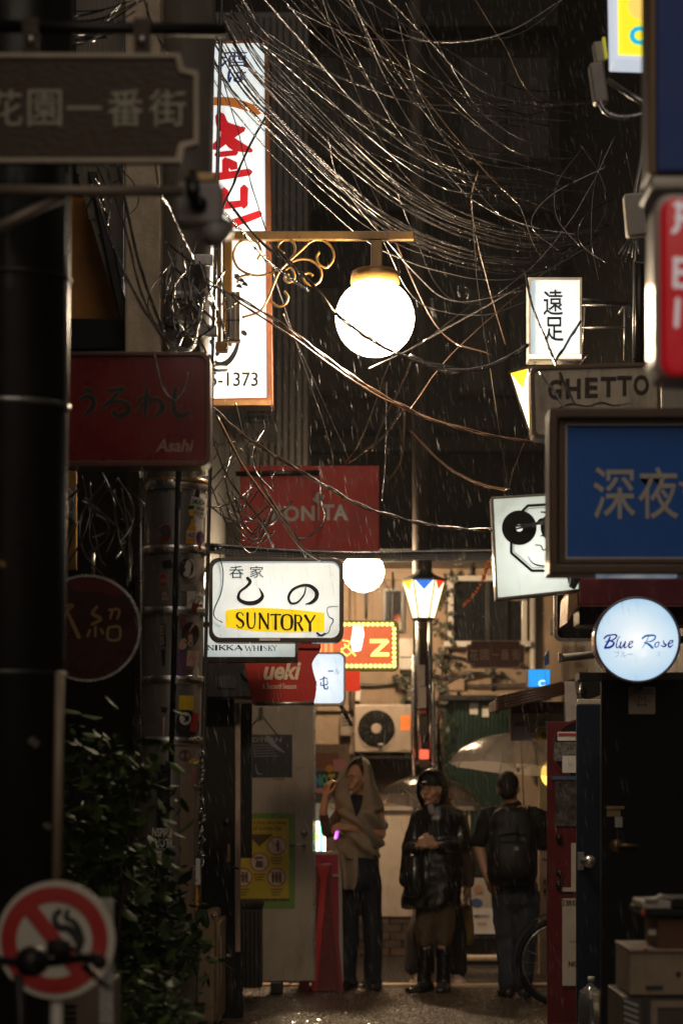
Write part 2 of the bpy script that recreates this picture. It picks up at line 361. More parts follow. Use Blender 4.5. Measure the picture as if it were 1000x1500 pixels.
# far side of the cross street: the low plastered bar building
def far_building():
    d = 22.2
    b = thing('building', 'tan plastered bar building across the cross street, facing the alley end', 'building', (0, d, 0))
    m = MB(); m.box(-6, 8, d, d+1.6, 0.36, 3.52); m.build('wall', PLASTER, b)
    m = MB(); m.box(-6.1, 8.1, d-.62, d+1.7, 3.525, 3.64); m.build('roof_edge', DKMETAL, b)
    m = MB(); m.box(-6, 8, d+.03, d+1.5, 0, .358); m.build('base_backing', BLKMAT, b)
    BR = [mat('base_brick', (.12, .07, .045), .5, var=.3, bump=.3, coat=.2), mat('base_brick_dark', (.075, .05, .038), .5, var=.3, bump=.3, coat=.2)]
    m = MB(); m.box(-.105, .105, -.02, .03, -.032, .032)
    proto = None
    for r in range(5):
        for k in range(15):
            x = -.35+k*.225+(r % 2)*.11; z = .038+r*.071
            if proto is None:
                me = m.mesh('brick'); proto = [me, me.copy()]
                proto[0].materials.append(BR[0]); proto[1].materials.append(BR[1])
            o = bpy.data.objects.new('brick', proto[int(rnd.random() < .4)]); C.objects.link(o); o.parent = b
            o.location = (x, -.0+rnd.uniform(-.006, .004), z); o['_w'] = (x, d, z)
    # pale board in the lower wall between the women and behind the man
    m = MB(); m.prism(rect(552, 1186, 690, 1343), d-.035, .03); m.build('wall_panel', mat('pale_panel', (.6, .5, .4), .5, var=.12, dirt=.4, dirtcol=(.2, .14, .09)), b, bev=.006)
    m = MB(); m.prism(rect(548, 1181, 694, 1187), d-.07, .065); m.build('panel_ledge', CREAM, b)
    # plaster band and beams
    for (x0, y0, x1, y1) in ((462, 838, 612, 850), (545, 852, 562, 910), (462, 1034, 518, 1042), (646, 1013, 800, 1022)):
        MB().prism(rect(x0, y0, x1, y1), d-.05, .048).build('wall_beam', PLASTER, b, bev=.008)
    # window with white frame, right of the lantern
    w = MB().ring(rect(655, 843, 772, 950), rect(664, 851, 764, 939), d-.09, .088).build('window', CREAM, b, bev=.006)
    MB().prism(rect(664, 851, 713, 939), d-.03, .012).build('pane', DGLASS, w); MB().prism(rect(715, 851, 764, 939), d-.045, .012).build('pane', DGLASS, w)
    MB().prism(rect(711, 851, 717, 939), d-.06, .03).build('window_bar', DKMETAL, w)
    MB().prism(rect(650, 939, 777, 947), d-.13, .1).build('window_sill', CREAM, w)
    w = MB().ring(rect(560, 862, 592, 925), rect(564, 866, 588, 921), d-.05, .048).build('window', DKMETAL, b)
    MB().prism(rect(564, 866, 588, 921), d-.02, .012).build('pane', DGLASS, w)
    # green ribbed shutter
    GR = mat('green_shutter', (.006, .026, .014), .45, .1, var=.25, dirt=.3)
    s = MB().prism(rect(650, 1024, 750, 1300), d-.03, .025).build('shutter', GR, b)
    m = MB()
    for i in range(16): m.prism(rect(651+i*6.2, 1026, 654.4+i*6.2, 1300), d-.045, .014)
    m.build('shutter_rib', GR, s)
    MB().prism(rect(644, 1018, 756, 1026), d-.16, .13).build('shutter_box', DKMETAL, s, bev=.006)
    # pipes, white electric box
    for x, y0, y1, r, M_ in ((780, 870, 1140, .03, CREAM), (742, 700, 940, .022, DKMETAL), (516, 850, 1040, .03, PLASTER), (545, 1140, 1190, .02, DKMETAL)):
        MB().tube([W(x, y0, d-.06), W(x, y1, d-.06)], r, 10).build('wall_pipe', M_, b)
    e = MB().prism(rect(584, 935, 607, 981), d-.12, .118).build('meter_box', CREAM, b, bev=.01)
    MB().prism(rect(584.5, 962, 606.5, 963.5), d-.124, .003).build('meter_box_seam', INK, e)
    MB().prism(rect(658, 994, 680, 1012), d-.07, .068).build('junction_box', PLASTER, b, bev=.01)
    m = MB()
    for P in ([(612, 985), (640, 960), (700, 968), (770, 975)], [(640, 972), (670, 1000), (720, 1004), (790, 1001)], [(645, 1016), (680, 992), (690, 985), (740, 990)], [(600, 980), (640, 990), (665, 995)]):
        m.tube([W(x, y, d-.05) for x, y in cr(P, 5)], .012, 6)
    m.build('wall_cable', WIRE, b)
    # vents, conduits and boxes that crowd the wall
    VM = mat('dusty_vent', (.2, .16, .12), .5, var=.3, dirt=.6)
    for x0, y0, x1, y1, dp in ((470, 862, 500, 886, .12), (668, 1000, 676, 1020, .05), (592, 1003, 608, 1026, .1), (748, 852, 772, 880, .1), (498, 1046, 514, 1078, .1)):
        q = MB().prism(rrect(x0, y0, x1, y1, 2), d-dp, dp-.002).build('wall_box', VM, b, bev=.006)
        for k in range(3): MB().prism(rect(x0+3, y0+5+k*5, x1-3, y0+7+k*5), d-dp-.004, .0035).build('louvre', BLKMAT, q)
    for P in ([(575, 838), (575, 930), (584, 946)], [(536, 850), (536, 905)], [(592, 1026), (596, 1100), (596, 1180)], [(500, 838), (500, 905)], [(610, 845), (655, 862)], [(720, 980), (722, 1013)], [(505, 1000), (540, 1004), (590, 1000)], [(690, 828), (690, 843)]):
        MB().tube([W(x, y, d-.04) for x, y in cr(P, 4)], .014, 8).build('wall_conduit', DKMETAL, b)
    for x0, y0, x1, y1 in ((515, 1008, 528, 1026), (688, 1030, 700, 1046), (706, 1034, 716, 1050)): MB().prism(rot2(rect(x0, y0, x1, y1), x0, y0, 2), d-.052, .004).build('paper_notice', GREYINK, b)
    # vent grille under the air conditioner, with slats
    v = MB().ring(rect(512, 1104, 607, 1144), rect(516, 1107, 603, 1141), d-.05, .048).build('vent_grille', DKMETAL, b)
    for i in range(8): MB().prism(rect(516, 1109+i*4.1, 603, 1111.6+i*4.1), d-.04, .02).build('slat', DKMETAL, v)
    MB().prism(rect(516, 1107, 603, 1141), d-.012, .01).build('grille_backing', BLKMAT, v)
    return b
far_building()

SHADE = mat('dusty_dark_pane', (.022, .019, .017), .6, spec=.15, var=.3)
def far_tower():
    d = 24.6
    b = thing('building', 'tall dark building rising behind the low plastered bar building', 'building', (0, d, 0))
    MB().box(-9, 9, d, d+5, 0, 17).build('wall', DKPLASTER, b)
    for z in (4.9, 7.4, 9.35, 12.2): MB().box(-9, 9, d-.22, d-.002, z, z+.16).build('ledge', DKPLASTER, b, bev=.01)
    for x in (-2.2, -.5, 1.2, 2.9):
        for z in (5.5, 7.95, 10.2):
            fr = MB(); fr.box(x, x+1.0, d-.05, d-.002, z, z+.06); fr.box(x, x+1.0, d-.05, d-.002, z+1.14, z+1.2); fr.box(x, x+.05, d-.05, d-.002, z+.062, z+1.138); fr.box(x+.95, x+1, d-.05, d-.002, z+.062, z+1.138); fr.box(x+.48, x+.52, d-.05, d-.002, z+.062, z+1.138)
            f = fr.build('window', DKPLASTER, b)
            MB().box(x+.052, x+.478, d-.03, d-.002, z+.062, z+1.138).build('pane', SHADE, f); MB().box(x+.522, x+.948, d-.03, d-.002, z+.062, z+1.138).build('pane', SHADE, f)
    m = MB()
    for i in range(46): m.box(-4.2+i*.19, -4.2+i*.19+.012, d-.012, d-.002, 4.6, 16.9)
    m.build('siding_seam', BLKMAT, b)
    for x in (-1.35, 2.4): MB().tube([(x, d-.1, 4.5), (x, d-.1, 16)], .05, 10).build('drainpipe', DKPLASTER, b)
far_tower()

def grey_annex():
    d = 21.6
    b = thing('building', 'narrow grey siding annex with balcony lattice, left behind the tall vertical sign', 'building', W(420, 1300, d))
    p0, p1 = W(330, 690, d), W(450, 380, d)
    x1 = W(450, 600, d).x
    MB().box(-3.2, x1, d, d+2.0, 3.9, 8.6).build('wall', GREYSIDE, b)
    MB().box(-3.2, x1, d+.1, d+2.0, 0, 3.898).build('lower_wall', DKPLASTER, b)
    m = MB()
    for i in range(9): m.box(x1-.05-i*.06, x1-.035-i*.06, d-.012, d-.001, 3.95, 8.55)
    m.build('siding_seam', DKPLASTER, b)
    l = MB().prism(rect(345, 620, 405, 640), d-.35, .33).build('balcony', DKMETAL, b)
    for i in range(5): MB().prism(rect(347+i*13, 596, 349+i*13, 620), d-.35, .02).build('lattice_bar', DKMETAL, b)
    for i in range(3): MB().prism(rect(347, 597+i*9, 402, 599+i*9), d-.375, .02).build('lattice_bar', DKMETAL, b)
grey_annex()

# the two sides of the alley
def alley_side(name, lb, x, y0, y1, out, h, board=None, boardmat=DARKWOOD, wallmat=BLKMAT):
    b = thing('building', lb, 'building', (x, (y0+y1)/2, 0))
    xa, xb = (x-out, x) if out > 0 else (x, x-out)
    MB().box(xa, xb, y0, y1, 0, h).build('wall', wallmat, b)
    s = 1 if out > 0 else -1
    if board:
        n = int((y1-y0)/board); w = (y1-y0)/n
        m = MB(); m.box(min(0, s*.022), max(0, s*.022), .004, w-.006, 0, 2.7)
        me = m.mesh('board'); me.materials.append(boardmat)
        for i in range(n):
            o = bpy.data.objects.new('board', me); C.objects.link(o); o.parent = b
            o.location = (s*.001+s*rnd.uniform(0, .006), y0+i*w-(y0+y1)/2, .05); o['_w'] = (x, y0, 0)
        MB().box(x+(0 if s > 0 else -.12), x+(.12 if s > 0 else 0), y0+.02, y1-.02, 2.78, 2.92).build('fascia', DKMETAL, b, bev=.01)
    return b
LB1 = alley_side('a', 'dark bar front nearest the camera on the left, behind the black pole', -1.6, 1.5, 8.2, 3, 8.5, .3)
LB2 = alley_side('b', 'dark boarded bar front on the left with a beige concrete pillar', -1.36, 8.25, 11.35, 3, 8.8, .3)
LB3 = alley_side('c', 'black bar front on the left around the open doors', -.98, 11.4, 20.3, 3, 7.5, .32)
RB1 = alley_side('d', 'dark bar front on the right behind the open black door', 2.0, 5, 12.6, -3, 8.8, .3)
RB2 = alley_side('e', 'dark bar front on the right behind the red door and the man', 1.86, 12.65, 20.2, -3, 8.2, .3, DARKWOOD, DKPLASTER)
# details of the left boarded front
MB().prism(rect(183, -60, 235, 640), 10.7, .35).build('pillar', CONC, LB2, bev=.012)
SID = mat('ribbed_sheet', (.2, .18, .15), .45, .3, var=.2, bump=.1, dirt=.4)
s = MB().prism([(112, -60), (181, -60), (181, 480), (150, 380), (112, 250)], 10.95, .04).build('ribbed_sheet', SID, LB2)
m = MB()
for i in range(9): m.prism(rect(114+i*7.4, -58, 117+i*7.4, 255+i*22), 10.935, .014)
m.build('sheet_rib', SID, s)
aw = thing('awning', 'sloping dark awning with a soffit painted with orange light beside the beige pillar', 'awning', W(140, 470, 11.0))
MB().prism([(96, 285), (134, 292), (180, 470), (96, 470)], 11.3, .05).build('soffit_board', mat('orange_glow_board', (.7, .29, .045), .5, var=.25, bump=.1, dirt=.3), aw)  # orange light from inside is put into the board's colour
MB().prism([(128, 250), (142, 250), (190, 470), (176, 474)], 10.9, .35).build('rafter', DKMETAL, aw, bev=.008)
MB().prism(rect(96, 466, 200, 512), 10.9, .4).build('fascia', BLKMAT, aw, bev=.008)
# coloured scraps of the bar front seen between the two poles
for x0, y0, x1, y1, M_ in ((97, 690, 112, 835, mat('ochre_board', (.3, .17, .05), .5, var=.3)), (186, 690, 205, 850, GREYSIDE), (205, 760, 212, 930, CREAM)):
    MB().prism(rect(x0, y0, x1, y1), 11.2, .05).build('trim_board', M_, LB2, bev=.005)
MB().tube([W(207, 700, 10.9), W(206, 1110, 10.9)], .008, 8).build('conduit', STEEL, LB2)
MB().tube([W(137, 810, 10.9), W(137, 850, 10.9)], .008, 8).build('door_pull', BRIGHT, LB2)
# ------------------------------------------------------------------ lamps
GLOBE = emis('lit_globe', (1.0, .78, .54), 95)
GLOBE2 = emis('lit_globe_far', (1.0, .72, .44), 180)
def spiral_tube(m, pts, d, r=.0065):
    q = cr(pts, 7); m.tube([W(x, y, d) for x, y in q], r, 7)
def globe_lamp():
    d = 12.0
    t = thing('globe_lamp', 'large lit white globe lamp hanging from a gold bracket over the alley', 'street lamp', W(333, 505, d))
    m = MB(); m.ell(W(549, 466, d), .1975, nu=40, nv=28); m.build('globe', GLOBE, t, fix=False)
    k = PXM(d); top = W(549, 408, d)
    MB().lathe([(.02, .05), (.1, .045), (.122, .03), (.125, -.028), (.118, -.03), (.115, -.04), (.09, -.042)], top, 28).build('cap', BRASS, t, fix=True)
    MB().prism(rect(335, 338, 606, 351), d-.02, .045).build('arm', BRASS, t, bev=.006)
    MB().prism(rect(543, 351.5, 560, 402), d-.022, .05).build('drop_tube', BRASS, t, bev=.006)
    MB().prism(rect(326, 330, 340, 506), d-.02, .045).build('post', BRASS, t, bev=.006)
    MB().prism(rect(318, 346, 324, 500), d+.0, .03).build('post', BRASS, t, bev=.004)
    Z = lambda L: [(320+x/3.333, 300+y/3.333) for x, y in L]
    for L in ([(115, 550), (200, 520), (240, 460), (290, 340), (330, 290), (400, 225), (450, 180), (500, 170), (550, 205), (562, 260), (530, 305), (492, 290), (478, 258), (492, 230)],
              [(330, 290), (400, 265), (460, 275), (500, 320), (495, 370), (460, 393), (422, 375), (415, 345), (440, 332), (462, 345)],
              [(345, 270), (372, 235), (370, 190), (335, 170), (300, 185), (290, 215), (322, 235)],
              [(190, 268), (207, 230), (190, 185), (145, 168), (100, 185), (72, 240), (90, 300), (140, 335), (200, 345), (260, 330), (318, 305)],
              [(325, 318), (350, 308), (370, 335), (368, 365), (342, 378), (322, 358), (345, 338)],
              [(320, 420), (340, 450), (325, 485), (290, 495), (252, 470)],
              [(90, 380), (110, 350), (160, 340)]):
        m = MB(); spiral_tube(m, Z(L), d+rnd.uniform(-.006, .006)); m.build('scroll', BRASS, t)
    for (x, y) in ((112, 372), (100, 400), (128, 390)):
        MB().brush([(320+(x-14)/3.333, 300+y/3.333), (320+x/3.333, 300+(y-4)/3.333), (320+(x+16)/3.333, 300+(y+6)/3.333)], [1, 6, 1], d-.01, .004).build('iron_leaf', DKMETAL, t)
    return t
globe_lamp()
def second_globe():
    d = 20.6
    t = thing('globe_lamp', 'smaller lit globe lamp further off, half hidden behind the dark beam', 'street lamp', W(480, 800, d))
    MB().ell(W(532, 837, d), .172, nu=32, nv=22).build('globe', GLOBE2, t, fix=False)
    MB().lathe([(.05, .05), (.1, .03), (.105, -.02), (.08, -.03)], W(532, 808, d), 24).build('cap', BRASS, t)
    MB().tube([W(440, 800, d), W(532, 800, d)], .02, 8).build('arm', BRASS, t)
second_globe()
# dark beam of bundled cables in front of the second globe
b = MB()
for i in range(5): b.tube([W(x, y+i*3.0, 16.4+i*.03) for x, y in cr([(300, 797), (420, 806), (520, 809), (620, 808), (740, 806), (870, 800)], 6)], .011-.0012*i, 7)
tag(b.build('cable_bundle', WIRE), 'thick dark bundle of cables crossing level in front of the second globe lamp', 'cable')

def lantern(cx, yt, yb, wt, wb, d, label, post=None):
    """six-sided lantern that narrows downwards: glass panes with coloured triangles along the top"""
    t = thing('lantern', label, 'street lamp', W(cx, yb, d))
    k = PXM(d); ct, cb = W(cx, yt, d), W(cx, yb, d); rt, rb = wt*k, wb*k
    PANE = emis('lantern_glass', (1.0, .72, .38), 3.6)
    cols = [emis('yellow_glass', (1, .62, .03), 1.3), emis('blue_glass', (.05, .22, .8), 1.0), emis('red_glass', (.9, .06, .03), 1.1)]
    a0 = math.radians(-120)
    for i in range(6):
        a, b = a0+i*math.pi/3, a0+(i+1)*math.pi/3
        P = [ct+Vector((math.cos(a)*rt, math.sin(a)*rt, 0)), ct+Vector((math.cos(b)*rt, math.sin(b)*rt, 0)), cb+Vector((math.cos(b)*rb, math.sin(b)*rb, 0)), cb+Vector((math.cos(a)*rb, math.sin(a)*rb, 0))]
        p = MB().add(P, [[0, 1, 2, 3]]).build('pane', PANE, t, fix=False)
        c = (P[0]+P[1])/2-ct; c.z = 0; n = c.normalized()*.004
        q = [P[0]+n+(P[1]-P[0])*.04, P[1]+n+(P[0]-P[1])*.04, P[0]*.36+P[1]*.36+P[2]*.14+P[3]*.14+n]
        MB().add(q, [[0, 1, 2]]).build('coloured_glass', cols[(1, 2, 0, 1, 2, 0)[i]], p, fix=False)
        MB().tube([P[0], P[3]], .008, 6).build('lantern_bar', DKMETAL, t)
    MB().lathe([(rt*.3, .09), (rt*.55, .05), (rt*1.08, .012), (rt*1.08, 0), (rt*.9, -.004)], ct, 6, smooth=False).build('cap', DKMETAL, t)
    MB().lathe([(rb*1.08, 0), (rb*1.08, -.018), (rb*.6, -.03)], cb, 6, smooth=False).build('base', DKMETAL, t)
    if post:
        MB().tube([cb-Vector((0, 0, .02)), Vector((cb.x, cb.y, .0))], post, 14).build('post', DKMETAL, t)
    return t
lantern(620, 851, 905, 31, 16, 20.0, 'lit lantern with yellow, blue and red glass standing before the far utility pole')
lantern(796, 547, 636, 50, 20, 13.2, 'lit lantern with yellow glass half hidden behind the off white weathered sign')
# utility pole carrying the far lantern
def far_pole():
    d = 20.35
    t = thing('utility_pole', 'dark utility pole wrapped in cables and papers below the far lantern', 'pole', (W(620, 1300, d).x, d, 0))
    x = W(620, 1300, d).x
    MB().tube([(x, d, 0), (x, d, 4), (x-.06, d, 9)], [.09, .08, .045], 16).build('pole_shaft', mat('stained_pole', (.045, .036, .028), .65, spec=.2, var=.4, dirt=.6), t)
    for i, (px, y0, y1) in enumerate(((612, 905, 1110), (629, 905, 1130), (634, 1000, 1400), (606, 960, 1200))):
        MB().tube([W(px, y0, d-.12), W(px+rnd.uniform(-2, 2), (y0+y1)/2, d-.13), W(px+3, y1, d-.12)], .018, 8).build('conduit', (STEEL, WIRE, WIRE, WIREG)[i], t)
    for x0, y0, x1, y1, M_ in ((610, 974, 622, 1005, CREAM), (612, 1006, 624, 1037, CREAM), (614, 1040, 624, 1046, REDP), (613, 1048, 626, 1076, GREYSIDE), (614, 1114, 629, 1124, GREYSIDE)):
        MB().prism(rect(x0, y0, x1, y1), d-.15, .006).build('paper_notice', M_, t)
    MB().prism(rect(614, 1098, 628, 1112), d-.2, .06).build('red_light', emis('red_indicator', (1, .16, .08), .9), t, bev=.006)
    m = MB()
    for i in range(7): m.tube([W(596+i*4, 1150-i*12, d-.12), W(640, 1030+i*30, d-.14), W(650+i*2, 1180+i*20, d-.1)], .01, 6)
    m.build('cable_tangle', WIRE, t)
far_pole()
def vines():
    # creepers on the plaster
    LEAF = mat('creeper_leaf', (.028, .03, .015), .6, var=.5)
    t = thing('creeper', 'creeping vine with dark leaves on the tan plaster beside the utility pole', 'plant', W(640, 1150, 22.05))
    m = MB()
    for P in ([(650, 1150), (642, 1060), (648, 990), (655, 900), (652, 840)], [(640, 1140), (636, 1050), (655, 1000), (700, 985)], [(650, 960), (662, 930), (660, 880)], [(585, 1045), (592, 1010), (590, 985), (604, 985)]):
        m.tube([W(x+rnd.uniform(-2, 2), y, 22.12) for x, y in cr(P, 5)], .012, 5)
    m.build('stem', DARKWOOD, t)
    m = MB()
    for x0, y0, x1, y1, n in ((636, 840, 664, 960, 42), (634, 960, 664, 1160, 60), (576, 985, 606, 1000, 24), (586, 1000, 596, 1030, 8), (664, 960, 760, 1000, 24)):
        for i in range(n):
            p = W(rnd.uniform(x0, x1), rnd.uniform(y0, y1), 22.08-rnd.random()*.05); a = rnd.uniform(0, 6.28); s = rnd.uniform(.02, .045)
            u = Vector((math.cos(a), rnd.uniform(-.5, .5), math.sin(a)))*s; v = Vector((-math.sin(a), rnd.uniform(-.5, .5), math.cos(a)))*s*.6
            m.add([p-u, p+v, p+u*1.2, p-v], [[0, 1, 2, 3]])
    stuff(m.build('foliage', LEAF, t, fix=False))
vines()
# ------------------------------------------------------------------ signs
DKFRAME = mat('dark_sign_frame', (.06, .052, .048), .35, .5, var=.3, bump=.15, dirt=.5, dirtcol=(.12, .06, .03), coat=.3)
BRFRAME = mat('rusty_brown_frame', (.22, .075, .03), .4, .2, var=.3, bump=.15, dirt=.4, coat=.2)
def sign_box(name, lb, out, d, th, facemat, framemat, inset=None, face_d=.004, bev=.004, cat='sign', group=None, back=None):
    """lightbox: casing with a rim, the face set just inside it"""
    xs = [p[0] for p in out]; ys = [p[1] for p in out]
    t = thing(name, lb, cat, W((min(xs)+max(xs))/2, max(ys), d), group)
    MB().prism(out, d+.012, th-.012).build('casing', framemat, t, bev=bev)
    if inset: MB().ring(out, inset, d-.006, .0178).build('rim', framemat, t, bev=min(bev, .003))
    MB().prism(inset or out, d+.004, .0076).build('face', facemat, t)
    return t
# --- SUNTORY sign
d = 13.0
FACE1 = glow_mat('opal_face_suntory', (.3, .4, .42), (1.0, 1.04, .99), .8, cz=.2, sx=1.7, sz=2.6, dirt=.35)
t = sign_box('bar_sign', 'white rounded lightbox lettered SUNTORY on a yellow band', rrect(306, 817, 503, 941, 14), d, .16, FACE1, DKFRAME, rrect(311.5, 822, 497, 934, 12))
Z = lambda L: [(300+x/2.381, 780+y/2.381) for x, y in L]
YEL = mat('yellow_band', (.75, .52, .01), .4, emit=(.85, .62, .01), es=.75, var=.05)
m = MB().prism(cr(Z([(72, 272), (130, 265), (200, 263), (300, 268), (417, 280)]), 3)+cr(Z([(417, 345), (330, 348), (250, 348), (150, 342), (72, 330)]), 3), d+.002, .0015); m.build('yellow_band', YEL, t)
def word_px(word, x0, x1, y0, y1, glyphs, d, mt, parent, name='letter'):
    for ch, (a, b) in zip(word, x1):
        pass
# capital letters drawn as flared strokes in a unit box, so that they read as a printed roman face
GL = {'S': [([(.9, .2), (.72, .05), (.45, .0), (.15, .1), (.12, .3), (.45, .47), (.8, .6), (.92, .8), (.7, .97), (.4, 1), (.05, .82)], [.12, .09, .1, .2, .24, .26, .26, .22, .12, .1, .13])],
      'U': [([(.12, 0), (.12, .6), (.25, .92), (.5, 1), (.75, .92), (.88, .6), (.88, 0)], [.24, .22, .18, .13, .12, .12, .16])],
      'N': [([(.1, 1), (.1, 0)], [.16, .12]), ([(.08, 0), (.92, 1)], [.24, .2]), ([(.92, 1), (.92, 0)], [.1, .16])],
      'T': [([(.5, .02), (.5, 1)], [.2, .25]), ([(0, .05), (.5, .05), (1, .05)], [.16, .11, .16])],
      'O': [([(.5, 0), (.15, .12), (.05, .5), (.15, .88), (.5, 1), (.85, .88), (.95, .5), (.85, .12), (.5, 0)], [.1, .17, .25, .17, .1, .17, .25, .17, .1])],
      'R': [([(.12, 0), (.12, 1)], [.22, .26]), ([(.12, .04), (.6, .03), (.82, .25), (.6, .5), (.12, .5)], [.1, .12, .22, .12, .08]), ([(.45, .5), (.95, 1)], [.18, .26])],
      'Y': [([(.05, 0), (.5, .52)], [.24, .2]), ([(.95, 0), (.5, .52)], [.14, .12]), ([(.5, .5), (.5, 1)], [.2, .25])],
      'I': [([(.5, 0), (.5, 1)], [.5, .5])], 'K': [([(.12, 0), (.12, 1)], [.26, .26]), ([(.9, 0), (.14, .55)], [.12, .12]), ([(.35, .42), (.95, 1)], [.26, .28])],
      'A': [([(.48, 0), (.06, 1)], [.08, .1]), ([(.48, 0), (.92, 1)], [.26, .3]), ([(.22, .68), (.75, .68)], [.09, .09])],
      'W': [([(.02, 0), (.28, 1)], [.22, .16]), ([(.28, 1), (.5, .1)], [.08, .08]), ([(.5, .1), (.74, 1)], [.2, .16]), ([(.74, 1), (.98, 0)], [.08, .1])],
      'H': [([(.12, 0), (.12, 1)], [.26, .26]), ([(.88, 0), (.88, 1)], [.26, .26]), ([(.12, .5), (.88, .5)], [.1, .1])]}
def roman(word, spans, y0, y1, d, mt, parent, serif=0, name='letter', slope=0):
    for i, (ch, (a, b)) in enumerate(zip(word, spans)):
        m = MB(); k = 0; yo = slope*(a-spans[0][0])
        for pts, wd in GL[ch]:
            sc_ = (b-a) if ch not in 'I' else (b-a)
            m.brush([(a+x*(b-a), yo+y0+y*(y1-y0)) for x, y in pts], [w*max(b-a, (y1-y0)*.6)*(.62 if ch == 'W' else .85)*(1.3 if not serif else 1) for w in wd] if ch != 'I' else [b-a, b-a], d-.0002*k, n=5); k += 1
        if serif:
            ends = {p for pts, _ in GL[ch] for p in (pts[0], pts[-1]) if p[1] in (0, 1) and ch != 'S' and ch != 'O'}
            for x, y in ends:
                X, Y = a+x*(b-a), yo+y0+y*(y1-y0); m.brush([(X-serif, Y), (X, Y), (X+serif, Y)], [serif*.5, serif*.7, serif*.5], d-.0002*k, n=2); k += 1
        m.build(name, mt, parent)
SP = [(346, 357.5), (361, 375), (379, 394), (396.5, 411), (412, 428.5), (431, 443.5), (446, 462)]
for i, (ch, s_) in enumerate(zip('SUNTORY', SP)): roman(ch, [s_], 897+i*.75, 919.5+i*.75, d+.0, INK, t)
m = MB(); m.brush(Z([(148, 158), (158, 172), (146, 188), (122, 208), (119, 232), (146, 246), (180, 243), (201, 222), (189, 192)]), [4.5, 5, 4, 3.6, 5, 6, 6.5, 5, .8], d+.001, n=8); m.build('kana_stroke', INK, t)
m = MB(); m.brush(Z([(352, 192), (345, 218), (322, 244), (300, 246), (292, 225), (306, 200), (335, 186), (365, 186), (388, 205), (388, 228), (370, 245), (350, 250)]), [2, 2.5, 3, 3.5, 4, 4, 4, 5, 6, 6, 4.5, 1], d+.001, n=8); m.build('kana_stroke', INK, t)
text('kanji', '呑', (336, 829, 357, 847), d+.001, INK, t, bold=.0)
text('kanji', '家', (366, 829, 386, 846), d+.001, INK, t, bold=.0)
m = MB(); m.brush([(495, 888), (480, 890), (481, 902), (488, 908), (484, 917), (480, 927), (465, 932)], [.8, 1, 1, 1.6, 1, 1.2, 1], d+.0012); m.brush([(464, 927), (470, 931), (476, 928)], 3, d+.001); m.build('crack', INK, t)
MB().tube([W(x, y, d-.012) for x, y in cr([(322, 800), (323, 818), (327, 840), (324, 868), (315, 890), (314, 903), (326, 912)], 5)], .0035, 6).build('power_cord', WIRE, t)
MB().tube([W(308, 835, d+.08), W(285, 835, d+.08)], .014, 8).build('mount', DKMETAL, t); MB().tube([W(308, 915, d+.08), W(285, 915, d+.08)], .014, 8).build('mount', DKMETAL, t)
MB().prism(rect(380, 934.5, 410, 938.5), d-.008, .003).build('chip', CREAM, t)
# --- whisky sign behind
d = 13.6
t = sign_box('bar_sign', 'low white lightbox lettered NIKKA WHISKY tucked under the yellow banded sign', rect(296, 868, 436, 970), d, .12, glow_mat('opal_face_whisky', (.5, .58, .55), (.8, .86, .82), .72, cz=.1, sx=2.5, sz=7, dirt=.35), mat('weathered_cream_frame', (.3, .28, .2), .5, dirt=.5), rect(298, 872, 432, 962))
SP2 = [(304, 313), (315, 318.5), (321, 330), (332, 341), (343.5, 355)]
roman('NIKKA', SP2, 945.5, 952, d+.001, INK, t, serif=1.5); roman('WHISKY', [(359, 370), (371.5, 379), (381, 384), (386, 391), (393, 398.5), (399.5, 405)], 946, 953, d+.001, INK, t, serif=1.2)
# --- red banner
d = 14.3
RB = mat('red_banner', (.42, .02, .015), .45, var=.12, bump=.1, coat=.3)
edge = [(470, 930), (469, 952), (462, 962), (457, 972), (459, 985), (463, 1000), (462, 1018), (459, 1031)]
t = thing('banner', 'red banner sign with cream script and a wavy right edge', 'banner', W(420, 1031, d))
MB().prism([(352, 940)]+cr(edge, 3)+[(370, 1032)], d, .03).build('board', RB, t, bev=.003)
CRM = mat('cream_letters', (.72, .58, .42), .5, var=.08)
text('script', 'ueki', (386, 968, 441, 996), d-.002, CRM, t, bold=.035, shear=.25)
text('script', '& Second Season', (384, 1001, 434, 1009), d-.002, CRM, t, bold=.012)
MB().prism(rect(388, 940, 470, 950), d-.02, .018).build('top_rail', REDP, t, bev=.004)
MB().tube([W(372, 1031, d), W(460, 1030, d)], .012, 8).build('bottom_rail', STEEL, t)
# --- pale blue sign with the kanji 純
d = 15.6
t = sign_box('bar_sign', 'small pale blue lightbox with blue handwritten kanji beside the red banner', rrect(437, 955, 506, 1034, 9), d, .14, glow_mat('opal_face_blue', (.5, .66, .8), (.95, 1.02, 1.05), 1.05, cz=.17, sx=5, sz=4), CREAM, rrect(439, 958, 503, 1030, 8))
BLUE = mat('blue_ink', (.01, .1, .4), .4, emit=(.01, .16, .5), es=.35, var=.05)
m = MB()
for P, wd in (([(459, 994), (463, 1000), (459, 1004), (465, 1003)], [2, 2, 2, 1]), ([(462, 1004), (462, 1012), (458, 1010)], [2, 2, 1]), ([(468, 996), (476, 993), (480, 995)], [1.6, 2, 1.2]), ([(470, 999), (470, 1004), (479, 1002), (479, 996)], [1.6, 1.8, 1.8, 1]), ([(474, 991), (474, 1004), (476, 1009), (480, 1008), (479, 1004)], [1.8, 2.4, 2.4, 2, .8])): m.brush(P, wd, d+.002-.0002*len(m.f)/50)
m.build('kanji', BLUE, t)
for s_, bx in (('ー', (480, 982, 488, 984)), ('ル', (490, 979, 497, 988))): text('kana', s_, bx, d+.002, BLUE, t, bold=0)
MB().tube([W(500, 1035, d+.05), W(514, 1062, d+.35)], .014, 8).build('mount', STEEL, t)
